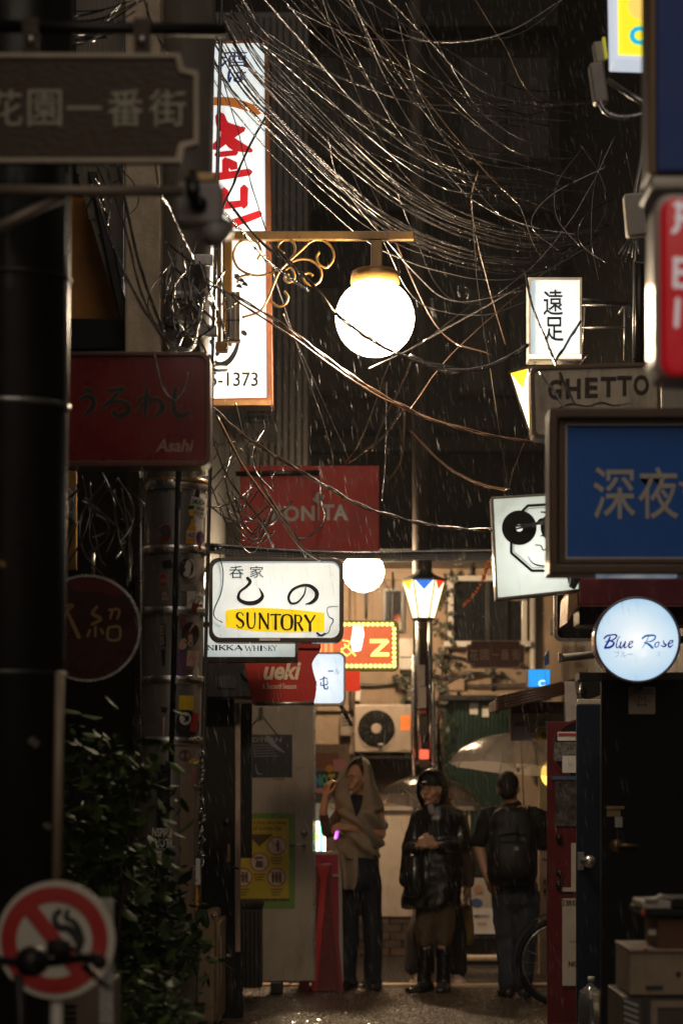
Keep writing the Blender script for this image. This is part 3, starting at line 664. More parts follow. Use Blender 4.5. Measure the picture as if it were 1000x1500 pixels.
# --- LED sign
d = 18.0
t = thing('led_sign', 'glowing LED sign board framed by yellow green bulbs', 'sign', W(524, 982, d))
MB().prism(rrect(464, 909, 584, 983, 8), d, .1).build('casing', mat('led_casing', (.35, .24, .06), .4, var=.2, coat=.3), t, bev=.006)
PANEL = mat('led_panel', (.32, .05, .03), .2, var=.6, scale=14, coat=.5, emit=(.7, .13, .04), es=1.2)
MB().prism(rect(470, 917, 573, 974), d-.006, .005).build('panel', PANEL, t)
BULB = emis('led_bulb', (.85, .9, .2), 2.8); LEDO = emis('led_orange', (1, .5, .1), 5)
pos = [(470+i*6.9, 914.5) for i in range(16)]+[(577, 914.5+i*6.9) for i in range(1, 9)]+[(577-i*6.9, 975.5) for i in range(16)]
m = MB(); m.ell((0, 0, 0), .0145, nu=10, nv=8); bm_ = m.mesh('bulb'); bm_.materials.append(BULB)
for x, y in pos:
    o = bpy.data.objects.new('bulb', bm_); C.objects.link(o); o.parent = t; w = W(x, y, d-.008); o.location = w-wloc(t); o['_w'] = tuple(w)
def led(pts_list, step=2.9, r=.0058, name='led_letter'):
    m = MB()
    for P in pts_list:
        for (x0, y0), (x1, y1) in zip(P, P[1:]):
            n = max(1, int(math.hypot(x1-x0, y1-y0)/step))
            for k in range(n+1): m.ell(W(x0+(x1-x0)*k/n, y0+(y1-y0)*k/n, d-.008), r, nu=6, nv=4)
    m.build(name, LEDO, t)
led([[(543, 937.5), (566, 937.5)], [(543, 940.5), (562, 940.5)], [(564, 940), (546, 957)], [(568, 940), (550, 957)], [(544, 960), (568, 960)], [(547, 957.3), (568, 957.3)]], r=.0075)
led([[(503, 938), (513, 940), (510, 946), (502, 950)], [(505, 944), (520, 960)], [(500, 955), (508, 960), (520, 952)], [(500, 951), (504, 960)]])
MB().prism([(517, 918), (531, 918), (533, 930), (528, 953), (516, 955), (514, 940)], d-.009, .002).build('painted_glare', emis('glare_white', (1, .93, .8), 3), t)  # white lamp reflection on the glossy panel, made as a glowing shape
for x in (469, 477, 485): MB().tube([W(x, 936, d-.02), W(x, 956, d-.02)], .012, 8).build('neon_tube', emis('red_neon', (1, .16, .05), 3.2), t)
MB().prism(rect(474, 983, 527, 1012), d-.0, .04).build('red_plate', emis('red_lit_plate', (.75, .04, .01), .75), t, bev=.004)
# --- red sign with the word BONITA
d = 17.0
t = thing('billboard', 'big unlit red billboard lettered BONITA in dim grey', 'billboard', W(454, 812, d))
MB().prism(rect(352, 682, 555, 812), d, .09).build('board', mat('billboard_red', (.4, .028, .022), .5, var=.2, spec=.3, dirt=.25, bump=.06), t, bev=.005)
GL2 = mat('dim_grey_letters', (.3, .28, .26), .4, var=.2)
text('letter', 'B', (398, 740, 414, 762), d-.003, GL2, t, bold=.03); text('letter', 'O', (416, 741, 438, 764), d-.003, GL2, t, bold=.03); text('letter', 'N', (441, 741, 461, 763), d-.003, GL2, t, bold=.03)
text('letter', 'T', (472, 739, 489, 762), d-.003, GL2, t, bold=.03); text('letter', 'A', (488, 739, 509, 762), d-.003, GL2, t, bold=.03)
m = MB(); m.brush([(466.5, 762), (466.5, 745), (467, 735)], [1.5, 1.6, 1], d-.003); m.brush([(466, 736), (464, 728), (468, 719)], [1, 6, .5], d-.0034); m.brush([(466, 738), (472, 730), (475, 724)], [.8, 4, .5], d-.0038); m.brush([(466, 737), (460, 732), (458, 729)], [.8, 3.4, .5], d-.0042); m.build('flower_mark', GL2, t)
MB().tube([W(345, 694, d-.03), W(470, 692, d-.03)], .018, 8).build('support_bar', DKMETAL, t)
MB().tube([W(400, 812, d-.04), W(560, 812, d-.04)], .02, 8).build('support_bar', DKMETAL, t)
# --- tall vertical sign
d = 12.6
t = sign_box('vertical_sign', 'tall white vertical lightbox with red and blue Japanese characters and the number 1373', [(286, 60), (393, 58), (400, 594), (280, 596)], d, .2, glow_mat('opal_face_tall', (.68, .8, .84), (1.0, 1.06, 1.08), .82, cz=.75, sx=2.2, sz=.75, dirt=.22), BRFRAME, [(290, 64), (387, 62), (391, 582), (288, 584)])
BLUE2 = mat('navy_letters', (.01, .025, .16), .35, emit=(.01, .03, .2), es=.3, var=.05); RED2 = mat('red_letters', (.55, .012, .02), .3, emit=(.5, .01, .02), es=.35, var=.05, coat=.3)
text('kanji', '酒', (322, 75, 362, 98), d+.002, BLUE2, t, bold=.008); text('kana', 'は', (333, 101, 362, 121), d+.002, BLUE2, t, bold=.02)
Z = lambda L: [(280+x/2.678, 40+y/2.678) for x, y in L]
m = MB(); m.brush(Z([(90, 290), (150, 292), (200, 305), (268, 330)]), [12, 13, 13, 11], d+.002, .002); m.build('kanji_stroke', mat('orange_letters', (.5, .16, .02), .3, emit=(.5, .14, .02), es=.3, var=.05), t)
for P, wd in (([(112, 345), (130, 390), (190, 400)], [14, 18, 9]), ([(205, 398), (150, 425), (95, 470)], [8, 14, 12]), ([(125, 420), (170, 460), (236, 484)], [10, 17, 6]), ([(100, 500), (176, 492)], [8, 8]), ([(140, 522), (168, 545)], [8, 15]), ([(60, 590), (150, 580), (230, 568)], [12, 11, 10]), ([(135, 520), (135, 585)], [10, 10]), ([(208, 630), (207, 700)], [12, 11]), ([(130, 640), (130, 700)], [12, 12]), ([(60, 700), (140, 698), (214, 690)], [11, 11, 9]), ([(160, 770), (215, 752), (268, 732)], [12, 11, 10])):
    MB().brush(Z(P), wd, d+.002-rnd.uniform(0, .0012), .002).build('kanji_stroke', RED2, t)
m = MB(); m.brush([(309, 440), (317, 462), (312, 480)], [7, 9, 5], d+.002); m.brush([(310, 500), (320, 510), (318, 520)], [8, 8, 5], d+.0016); m.brush([(306, 520), (318, 534), (334, 530), (346, 512), (351, 488)], [4, 9, 8, 6, 2], d+.0012); m.brush([(346, 404), (352, 410)], [8, 6], d+.0008); m.brush([(356, 486), (360, 490)], [7, 6], d+.0004); m.build('brush_stroke', INK, t)
text('number', '3205-1373', (268, 545, 378, 566), d+.002, INK, t, bold=.012)
MB().prism(rect(284, 586, 397, 593.5), d-.012, .01).build('bottom_lip', mat('rusty_edge', (.25, .13, .05), .6, var=.5, scale=20), t)
# --- red sign with white edged lettering, left
d = 9.8
t = thing('bar_sign', 'unlit dark red rounded sign with black brush kana and a beer logo', 'sign', W(200, 684, d))
FR = mat('dull_red_frame', (.14, .06, .045), .35, .3, var=.3, coat=.4, bump=.08)
MB().prism(rrect(70, 515, 308, 683, 14), d+.012, .17).build('casing', FR, t, bev=.006)
MB().ring(rrect(70, 515, 308, 683, 14), rrect(75, 521, 301, 675, 12), d-.008, .0196).build('rim', FR, t, bev=.003)
MB().prism(rrect(75, 521, 301, 675, 12), d+.004, .0076).build('face', mat('dark_red_face', (.2, .006, .008), .3, var=.15, coat=.4, dirt=.25), t)
Z = lambda L: [(x*.42, 400+y*.42) for x, y in L]
EDGE = mat('dull_gold_edge', (.26, .13, .06), .5, var=.2)
def outlined(P, wd, name):
    MB().brush(Z(P), [w+2.2 for w in wd], d+.002-rnd.uniform(0, .0004), .0008, n=7).build(name+'_outline', EDGE, t); MB().brush(Z(P), wd, d+.0006-rnd.uniform(0, .0004), .0008, n=7).build(name, INK, t)
for P, wd in (([(300, 405), (318, 412)], [5, 7]), ([(280, 440), (305, 430), (325, 440), (322, 470), (292, 498)], [3, 6, 7, 7, 2]),
              ([(375, 410), (432, 402)], [3, 6]), ([(430, 402), (385, 445), (360, 468)], [5, 5, 3]), ([(360, 468), (400, 447), (440, 455), (448, 480), (420, 498), (395, 488), (405, 478)], [3, 5, 6, 8, 7, 4, 3]),
              ([(512, 402), (510, 450), (505, 498)], [5, 7, 4]), ([(482, 440), (520, 432), (480, 480)], [4, 5, 4]), ([(490, 470), (530, 440), (562, 450), (566, 475), (540, 498)], [3, 5, 6, 8, 2]),
              ([(612, 402), (606, 450), (612, 490), (640, 496), (664, 478)], [6, 7, 8, 7, 2])): outlined(P, wd, 'kana_stroke')
text('logo', 'Asahi', (228, 643, 284, 662), d+.002, mat('dull_pink_letters', (.42, .25, .19), .5), t, bold=.02, shear=.25)
MB().tube([W(300, 540, d+.1), W(330, 540, 11)], .015, 8).build('mount', DKMETAL, t)
# --- round dark sign
d = 10.4
t = thing('round_sign', 'round dark red sign with ochre kanji and shiny rim beside the black pole', 'sign', W(130, 1000, d))
MB().prism(circ(128, 920, 76, 40), d+.01, .15).build('casing', BLACK, t)
MB().ring(circ(128, 920, 79, 40), circ(128, 920, 75, 40), d-.004, .02).build('rim', BRIGHT, t)
MB().prism(circ(128, 920, 75, 40), d+.002, .007).build('face', mat('round_sign_face', (.05, .006, .006), .3, var=.5, coat=.4), t)
YK = mat('ochre_letters', (.38, .24, .08), .5, var=.15)
Z = lambda L: [(60+x*.2667, 680+y*.2667) for x, y in L]
m = MB(); m.brush(Z([(128, 775), (175, 775), (150, 800), (128, 850)]), [4, 5, 5, 4], d); m.brush(Z([(150, 820), (210, 950)]), [5, 6], d-.0004); m.build('kanji', YK, t)
m = MB()
for i, (P, wd) in enumerate((([(310, 780), (285, 820), (330, 850), (280, 880)], [4, 5, 5, 4]), ([(270, 910), (258, 945)], [4, 4]), ([(300, 890), (300, 945)], [4, 4]), ([(330, 905), (342, 930)], [4, 4]), ([(375, 800), (430, 800), (420, 850)], [4, 4, 3]), ([(395, 800), (380, 850)], [4, 3]), ([(370, 900), (370, 960), (430, 960), (430, 895), (370, 897)], [4, 4, 4, 4, 4]))): m.brush(Z(P), wd, d-.0003*i)
m.build('kanji', YK, t)
MB().prism(cr([(95, 850), (125, 842), (165, 848), (180, 872), (150, 868), (110, 866)], 3), d+.0005, .001).build('red_patch', mat('deep_red', (.16, .008, .006), .4), t)
# --- street sign in the foreground
def street_sign(d, x0, y0, x1, y1, cut, lb, fm, rm, lm, spans, ly, bold, thick=.03):
    t = thing('street_sign', lb, 'street sign', W((x0+x1)/2, y1, d))
    def octo(e):
        a, b, c_, f, k = x0+e, y0+e, x1-e, y1-e, cut
        q = [(a+k, b), (c_-k, b), (c_-k*.8, b+k*.8), (c_, b+k), (c_, f-k), (c_-k*.8, f-k*.8), (c_-k, f), (a+k, f), (a+k*.8, f-k*.8), (a, f-k), (a, b+k), (a+k*.8, b+k*.8)]
        return q
    MB().prism(octo(0), d, thick).build('plate', fm, t, bev=.002)
    w = (y1-y0)*.045
    MB().ring(octo(0), octo(w), d-.008, .0078).build('border', rm, t, bev=.002)
    for ch, (a, b) in zip('花園一番街', spans): text('kanji', ch, (a, ly[0] if ch != '一' else (ly[0]+ly[1])/2-(ly[1]-ly[0])*.05, b, ly[1] if ch != '一' else (ly[0]+ly[1])/2+(ly[1]-ly[0])*.05), d-.004, lm, t, bold=bold)
    return t
BRSIGN = mat('brown_wood_plate', (.06, .03, .014), .55, var=.4, scale=14, stretch=(1, 1, 3), bump=.6, bscale=30, dirt=.3)
PALE = mat('weathered_pale_letters', (.4, .37, .28), .5, var=.2, bump=.1)
t = street_sign(6.8, -36, 77, 291, 238, 27, 'big brown street name sign with pale raised kanji, out of focus at top left', BRSIGN, mat('weathered_border', (.5, .42, .32), .5, var=.3, bump=.2), PALE, [(-18, 33), (41, 91), (98, 149), (158, 210), (219, 272)], (131, 185), .008, .035)
for x in (45, 208):
    MB().prism(rect(x-12, 26, x+12, 76), 6.8, .02).build('hanger', BRSIGN, t); MB().ell(W(x, 58, 6.79), .012).build('bolt', BRIGHT, t)
street_sign(19.2, 683, 938, 768, 979, 7, 'small brown street name sign far off under the white framed window', mat('far_brown_plate', (.12, .04, .028), .5, var=.2), mat('far_sign_border', (.4, .3, .22), .5), mat('far_sign_letters', (.45, .3, .2), .5), [(688, 700), (703, 716), (719, 730), (733, 745), (749, 762)], (951, 967), .004, .02)
# bars that carry the near street sign
br = thing('sign_bracket', 'dark horizontal bar and grey braced arm carrying the near street sign', 'bracket', W(-60, 330, 6.8))
MB().tube([W(-90, 37, 6.82), W(332, 44, 6.82)], .019, 10).build('top_bar', BLACK, br)
ARM = mat('grey_painted_arm', (.22, .18, .14), .45, .3, var=.2, bump=.1)
MB().tube([W(-90, 279, 6.6), W(268, 280, 6.6)], .016, 10).build('arm', ARM, br); MB().tube([W(-60, 360, 6.62), W(92, 288, 6.62)], .015, 10).build('brace', ARM, br)
# --- right-hand signs
# 遠足
d = 12.2
t = sign_box('bar_sign', 'upright white lightbox with two black kanji above the off white weathered sign', rect(773, 406, 852, 528), d, .14, glow_mat('opal_face_upright', (.42, .52, .55), (.95, 1.04, 1.06), 1.0, cz=.2, sx=4.5, sz=3.2, x0=.03), CREAM, rect(777, 410, 848, 518), bev=.003)
text('kanji', '遠', (795, 424, 824, 462), d+.002, INK, t, bold=.01); text('kanji', '足', (797, 464, 825, 500), d+.002, INK, t, bold=.012)
MB().prism(rect(775, 519, 851, 525), d-.012, .01).build('lit_lip', emis('lit_lip', (1, .9, .75), 1.0), t)
MB().tube([W(852, 440, d+.1), W(925, 446, d+.4)], .012, 8).build('mount', STEEL, t)
# metal frame behind it
fr = thing('metal_frame', 'thin welded metal rack frame beside the upright kanji sign', 'frame', W(885, 525, 12.8))
for P in (((850, 447), (918, 447)), ((850, 480), (916, 480)), ((914, 447), (914, 528)), ((856, 447), (852, 528)), ((905, 460), (914, 447))): MB().tube([W(*P[0], 12.8), W(*P[1], 12.8)], .007, 8).build('frame_bar', STEEL, fr)
# GHETTO
d = 10.6
WEA = mat('weathered_off_white', (.78, .66, .5), .4, var=.15, scale=4, dirt=.6, dirtcol=(.05, .025, .015), dscale=7, coat=.3, bump=.08)
t = thing('bar_sign', 'unlit weathered off white sign lettered GHETTO in dark brown', 'sign', W(873, 640, d))
WF = mat('weathered_frame', (.2, .13, .08), .45, .2, var=.3, dirt=.5, coat=.3)
out = rot2(rrect(777, 533, 967, 640, 10), 872, 580, -1.6)
MB().prism(out, d+.012, .15).build('casing', WF, t, bev=.006)
MB().ring(out, rot2(rrect(783, 539, 962, 634, 8), 872, 580, -1.6), d-.006, .0178).build('rim', WF, t, bev=.003)
MB().prism(rot2(rrect(783, 539, 962, 634, 8), 872, 580, -1.6), d+.004, .0076).build('face', WEA, t)
BRI = mat('brown_letters', (.06, .03, .02), .5, var=.5, scale=30)
for ch, x0, x1 in (('G', 802, 822), ('H', 828, 850), ('E', 856, 875), ('T', 879, 902), ('T', 903, 925), ('O', 927, 950)):
    yo = -(x0-802)*.055
    text('letter', ch, (x0, 556+yo, x1, 586+yo), d+.002, BRI, t, bold=.035)
m = MB(); m.brush([(812, 600), (835, 592), (860, 595), (880, 590), (900, 594), (925, 590)], [1, 3, 2, 3, 2, .5], d+.002); m.build('smear', BRI, t)
# small white board right of it
MB_ = MB().prism(rect(968, 556, 1040, 606), 11.4, .1); tag(MB_.build('notice_board', CREAM, bev=.005), 'plain cream board edge showing right of the weathered off white sign', 'board')
# 深夜 blue sign
d = 9.0
t = thing('bar_sign', 'large unlit blue sign with grey stencil kanji in a heavy brown frame', 'sign', W(930, 842, d))
BF = mat('brown_wood_frame', (.13, .075, .045), .4, var=.35, scale=10, stretch=(2, 2, 8), bump=.3, coat=.25)
MB().prism(rect(804, 597, 1080, 841), d+.05, .2).build('casing', BF, t, bev=.008)
MB().ring(rect(804, 597, 1080, 841), rect(817, 612, 1066, 826), d-.02, .068).build('frame', BF, t, bev=.008)
MB().ring(rect(817.5, 612.5, 1065.5, 825.5), rect(827, 620, 1058, 819), d+.012, .036).build('frame_inner', BF, t, bev=.004)
MB().ring(rect(827.3, 620.3, 1057.7, 818.7), rect(830, 623, 1055, 816), d+.02, .02).build('trim', GREYINK, t)
MB().prism(rect(827.5, 620.5, 1057.5, 818.5), d+.036, .0135).build('face', mat('blue_face', (.03, .16, .62), .45, var=.12, spec=.3), t)
for ch, x0, x1 in (('深', 868, 930), ('夜', 934, 993)): text('kanji', ch, (x0, 684, x1, 760), d+.033, GREYINK, t, bold=.01)
m = MB(); m.brush([(995, 708), (1003, 712), (1001, 722)], [5, 6, 4], d+.033); m.build('kana_stroke', GREYINK, t)
# face sign
d = 10.9
t = sign_box('bar_sign', 'cream lightbox with a line drawn face and a black record for an eye', [(719, 728), (845, 720), (850, 866), (726, 879)], d, .14, glow_mat('opal_face_record', (.42, .45, .37), (1.0, 1.05, .92), 1.15, cz=.2, sx=3.0, sz=3.0, dirt=.25), CREAM, [(722.5, 731), (842, 723.5), (847, 862.5), (729, 875)], bev=.003)
Z = lambda L: [(700+x/3, 380+y/3) for x, y in L]
for P, w in (([(195, 1105), (218, 1082), (330, 1076), (400, 1130), (400, 1290), (330, 1368), (235, 1368), (145, 1290), (145, 1240)], 4.2), ([(205, 1112), (222, 1094), (326, 1089), (388, 1136), (388, 1284), (326, 1355), (240, 1355), (156, 1284), (156, 1245)], 1.0)):
    q = Z(P)
    m = MB()
    for a, b in zip(q, q[1:]): m.brush([a, b], [w, w], d+.002-.00015*len(m.f)/10, n=2)
    m.build('face_outline', INK, t)
MB().prism(circ(760, 773, 25.5, 40), d-.001, .002).build('record', INK, t); MB().prism(circ(760, 773.5, 5, 20), d-.0025, .001).build('record_hole', emis('record_hole', (1, 1.0, .95), 1.0), t)
MB().prism(circ(815, 772, 24, 40), d-.0006, .002).build('lens', INK, t)
for P, wd in (([(258, 1160), (275, 1145), (305, 1140)], [3, 5, 3]), ([(275, 1215), (300, 1205), (306, 1160)], [2, 4, 3]), ([(250, 1255), (275, 1258), (285, 1278), (306, 1262)], [1.5, 1.8, 2.2, 1.5]), ([(218, 1305), (240, 1335), (280, 1347), (340, 1344)], [1, 2, 2.6, 1.5]), ([(275, 1110), (300, 1112)], [2, 3]), ([(395, 1400), (405, 1425), (425, 1398)], [3, 4, 3]), ([(405, 1425), (440, 1420)], [3, 3])):
    MB().brush(Z(P), wd, d+.001, n=6).build('drawn_line', INK, t)
MB().ell(W(744, 722, d+.06), .02).build('hook', DKMETAL, t)
MB().prism([(836, 842), (850, 840), (850, 848), (842, 862), (834, 858)], d-.09, .06).build('bracket', DKMETAL, t)
# maroon awning and the glass frame
aw = thing('awning', 'wet maroon awning box above the round white sign', 'awning', W(910, 912, 11.4))
MAR = mat('maroon_vinyl', (.24, .05, .075), .22, var=.3, coat=.5, bump=.12, bscale=20)
P = [W(848, 846, 11.6), W(1040, 842, 11.6), W(1040, 890, 11.35), W(846, 892, 11.35)]
Q = [W(830, 912, 11.5), W(1040, 880, 11.5)]
m = MB(); m.prism(rrect(846, 846, 1040, 888, 5), 11.35, .5); m.build('valance', MAR, aw, bev=.012)
m = MB(); a, b_, c = W(845, 850, 11.36), W(845, 888, 11.36), W(830, 912, 11.37); y = Vector((0, .4, 0)); e = W(832, 872, 11.37)
m.add([a, b_, c, e, a+y, b_+y, c+y, e+y], [[0, 1, 2, 3], [4, 7, 6, 5], [0, 4, 5, 1], [1, 5, 6, 2], [2, 6, 7, 3], [3, 7, 4, 0]]); m.build('end_flap', mat('tan_flap', (.5, .3, .18), .4, var=.4, scale=20, bump=.2), aw)
MB().prism(rrect(848, 889, 1040, 915, 3), 11.5, .3).build('underside', BLACK, aw, bev=.006)
MB().prism(rect(850, 886.5, 1000, 888.5), 11.34, .008).build('drip_edge', mat('pink_edge', (.3, .12, .12), .3, coat=.5), aw)
gf = thing('glass_panel', 'dark rounded glass panel in a pale metal frame under the face sign', 'panel', W(850, 938, 12.6))
MB().ring(rrect(811, 860, 905, 939, 10), rrect(815, 864, 901, 935, 8), 12.58, .04).build('frame', STEEL, gf)
MB().prism(rrect(815.3, 864.3, 900.7, 934.7, 8), 12.6, .012).build('pane', DGLASS, gf)
p = thing('light_bracket', 'pale horizontal bracket pipe sticking out left of the round white sign', 'bracket', W(850, 966, 12.0)); MB().tube([W(822, 964, 12.0), W(880, 958, 12.2)], .02, 10).build('pipe', CREAM, p); MB().prism(rect(818, 956, 824, 970), 11.98, .05).build('pipe_end', STEEL, p, bev=.004)
# Blue Rose
d = 10.8
t = thing('round_sign', 'round glowing white sign lettered Blue Rose in blue script', 'sign', W(933, 1000, d))
RIM = mat('lilac_rim', (.35, .32, .42), .3, .4, coat=.3)
MB().prism(circ(933, 937, 63, 56), d+.014, .14).build('casing', RIM, t)
MB().ring(circ(933, 937, 63.5, 56), circ(933, 937, 60, 56), d-.012, .0258).build('rim', RIM, t, bev=.003)
FB = glow_mat('opal_face_rose', (.42, .64, .82), (1.05, 1.05, 1.02), 1.0, cz=.195, sx=4.0, sz=4.6)
MB().prism(circ(933, 937, 60.2, 56), d+.004, .0096).build('face', FB, t)
Z = lambda L: [(860+x*.14, 860+y*.14) for x, y in L]
BD = mat('deep_blue_ink', (.005, .03, .33), .4, emit=(.003, .03, .4), es=.45, var=.02); BM = mat('mid_blue_ink', (.01, .18, .5), .4, emit=(.01, .2, .6), es=.5, var=.02)
for M_, nm, LL in ((BD, 'letter_b', [([(170, 540), (200, 512), (250, 500), (300, 502), (290, 535), (230, 565), (180, 570)], [2, 2.4, 2, 2.2, 2, 1.6, 1]), ([(235, 520), (215, 570), (180, 630)], [2, 3, 2.2]), ([(230, 565), (270, 575), (268, 605), (230, 630), (178, 636)], [1.2, 2.4, 3, 3, 3])]),
                   (BD, 'letter_l', [([(340, 515), (318, 540), (298, 615), (312, 636), (335, 612)], [.8, 1.2, 1.6, 1.6, .8])]), (BD, 'letter_u', [([(350, 572), (338, 625), (352, 636), (390, 580)], [2, 2, 1.8, 1.2]), ([(395, 570), (382, 628), (400, 632), (415, 615)], [2, 2, 1.4, .8])]), (BD, 'letter_e', [([(428, 608), (465, 585), (470, 568), (445, 572), (428, 610), (442, 634), (475, 615)], [1, 1.4, 1.6, 1.4, 2, 2, .8])]),
                   (BM, 'letter_r', [([(570, 540), (600, 515), (650, 505), (700, 508), (705, 535), (670, 565), (615, 572)], [2, 2.6, 2.6, 2.2, 2, 1.8, 1]), ([(640, 515), (610, 575), (570, 640)], [1, 1.2, .8]), ([(590, 578), (640, 600), (680, 638)], [1.4, 3, 3.2])]), (BM, 'letter_o', [([(735, 572), (708, 590), (702, 620), (722, 628), (745, 600), (735, 572), (760, 585)], [1, 1.8, 1.6, 1.4, 1.4, 1.2, .6])]), (BD, 'letter_s', [([(790, 560), (800, 590), (818, 605), (800, 622), (768, 612)], [1.2, 2, 2.4, 1.8, 1.4])]), (BD, 'letter_e', [([(842, 600), (885, 578), (888, 560), (862, 564), (842, 600), (858, 628), (895, 600)], [1, 1.6, 1.8, 1.6, 2.2, 2.2, .8])])):
    for k, (P, wd) in enumerate(LL): MB().brush(Z(P), [w*1.12 for w in wd], d+.002-.0003*k, n=7).build(nm, M_, t)
GRK = mat('faded_blue_ink', (.2, .3, .4), .5, emit=(.25, .38, .5), es=.6, var=.1)
text('kana', 'ブルー', (899, 953, 926, 963), d+.002, GRK, t, bold=.0); text('kana', 'ロ', (940, 955, 945, 962), d+.002, mat('very_faded_ink', (.6, .65, .7), .5, emit=(.8, .84, .88), es=.9, var=.02), t, bold=0); text('kana', 'ズ', (960, 954, 967, 962), d+.002, GRK, t, bold=-.005)
MB().tube([W(933, 1000, d+.06), W(933, 1010, d+.06)], .02, 8).build('foot', DKMETAL, t); MB().tube([W(990, 937, d+.08), W(1040, 937, d+.08)], .018, 8).build('mount', DKMETAL, t)
# top right: yellow sign, navy sign, red sign
d = 8.6
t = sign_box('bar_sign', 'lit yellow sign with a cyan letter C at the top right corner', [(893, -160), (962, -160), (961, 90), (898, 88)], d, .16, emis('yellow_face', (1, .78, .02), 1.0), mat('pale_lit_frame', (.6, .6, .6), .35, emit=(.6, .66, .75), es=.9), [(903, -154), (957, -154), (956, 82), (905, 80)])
text('letter', 'C', (921, 38, 946, 66), d+.001, emis('cyan_letter', (.0, .5, .75), .9), t, bold=.06)
MB().prism(circ(941, 8, 22, 24), d+.0025, .001).build('orange_patch', emis('orange_patch', (1, .6, .12), 1.1), t)
d = 6.6
t = thing('vertical_sign', 'unlit navy vertical sign with a brown frame cut by the right edge', 'sign', W(1000, 256, d))
MB().prism(rect(950, -260, 1110, 256), d+.03, .18).build('casing', mat('ochre_frame', (.24, .12, .03), .4, var=.3, coat=.3), t, bev=.008)
MB().prism(rect(961, -250, 1100, 250), d, .029).build('face', mat('navy_face', (.014, .05, .24), .45, var=.15, spec=.3), t, bev=.004)
MB().prism(rect(952, 257, 1110, 277), d-.03, .25).build('canopy', CREAM, t, bev=.012)
d = 6.2
t = thing('vertical_sign', 'glossy red rounded vertical sign with white characters and a cream rim at the right edge', 'sign', W(1010, 558, d))
MB().prism(rrect(957, 283, 1130, 557, 26), d+.02, .16).build('casing', CREAM, t, bev=.012)
MB().prism(rrect(968, 288, 1122, 548, 20), d-.02, .039).build('face', mat('glossy_red_face', (.55, .008, .02), .18, var=.06, coat=.6, emit=(.5, .006, .015), es=.28), t, bev=.014)
WL = mat('white_raised_letters', (.8, .78, .78), .3, emit=(.8, .75, .78), es=.3)
for i, P in enumerate((((988, 300), (1012, 303)), ((994, 296), (992, 330), (985, 340)), ((990, 318), (1014, 322)), ((987, 380), (1015, 382)), ((989, 378), (988, 420)), ((988, 398), (1012, 400)), ((988, 418), (1012, 420)), ((992, 438), (990, 478)), ((1008, 436), (1008, 478)))): MB().brush(P, [7]*len(P), d-.023-.0004*i, .002).build('kanji_stroke', WL, t)
# junction boxes and conduits at upper right
t = thing('floodlight', 'grey cable clamp lamp head on a bent arm under the yellow sign', 'lamp', W(900, 190, 9.6))
m = MB(); m.prism(rot2(rrect(866, 90, 888, 150, 5), 877, 120, -8), 9.6, .07); m.build('head', mat('grey_plastic', (.35, .3, .25), .4, dirt=.4), t, bev=.01)
MB().prism(rot2(rrect(870, 60, 886, 92, 4), 877, 80, -8), 9.62, .05).build('socket', mat('grey_plastic_light', (.4, .36, .3), .4), t, bev=.008)
MB().prism(rot2(rect(884, 54, 888, 84), 886, 70, -8), 9.6, .03).build('yellow_clip', emis('yellow_clip', (.7, .65, .05), .35), t)
MB().tube([W(890, 118, 9.6), W(955, 160, 9.4)], .013, 8).build('arm', STEEL, t); MB().tube([W(x, y, 9.6) for x, y in cr([(878, 148), (888, 165), (915, 172), (955, 165)], 5)], .012, 8).build('cable', WIREG, t)
t = thing('conduit', 'bundled pale conduit with a clamp box on the upper right wall', 'pipe', W(930, 390, 11))
for i in range(3): MB().tube([W(x+i*7, y, 11) for x, y in cr([(948, 170), (940, 230), (930, 285), (926, 345)], 4)], .011, 8).build('pipe', STEEL if i != 1 else CREAM, t)
MB().prism(rot2(rrect(915, 282, 945, 345, 5), 930, 310, -5), 10.95, .07).build('clamp_box', CREAM, t, bev=.01); MB().prism(rot2(rect(931, 350, 950, 383), 940, 366, 6), 10.95, .04).build('tag_plate', GREYSIDE, t)
m = MB()
for i in range(7): m.tube([W(920+i*2, 350, 10.9), W(905+i*5, 372+i % 3*6, 10.85)], .003, 5)
m.build('wire_ends', STEEL, t)
t = thing('drainpipe', 'grey drainpipe dropping behind the weathered off white sign', 'pipe', W(935, 540, 11.8)); MB().tube([W(936, 380, 11.8), W(935, 545, 11.8)], .026, 12).build('pipe', DKMETAL, t); MB().tube([W(928, 380, 11.78), W(927, 545, 11.78)], .006, 8).build('side_rod', STEEL, t)
# small things further down the right side
d = 17.5
t = thing('lit_sign', 'small bright blue lit sign beyond the tiled awning', 'sign', W(788, 1006, d)); MB().prism(rect(772, 980, 806, 1007), d, .1).build('casing', CREAM, t, bev=.004); MB().prism(rect(773.5, 981, 805, 1006), d-.006, .005).build('face', emis('blue_lit_face', (.02, .32, .85), 1.1), t); text('letter', 'C', (788, 996, 798, 1006), d-.008, emis('pale_cyan', (.7, .95, 1), 1.3), t, bold=.03); MB().prism([(796, 962), (804, 950), (804, 972), (798, 976)], d+.02, .04).build('side_fin', mat('blue_fin', (.02, .1, .3), .4), t)
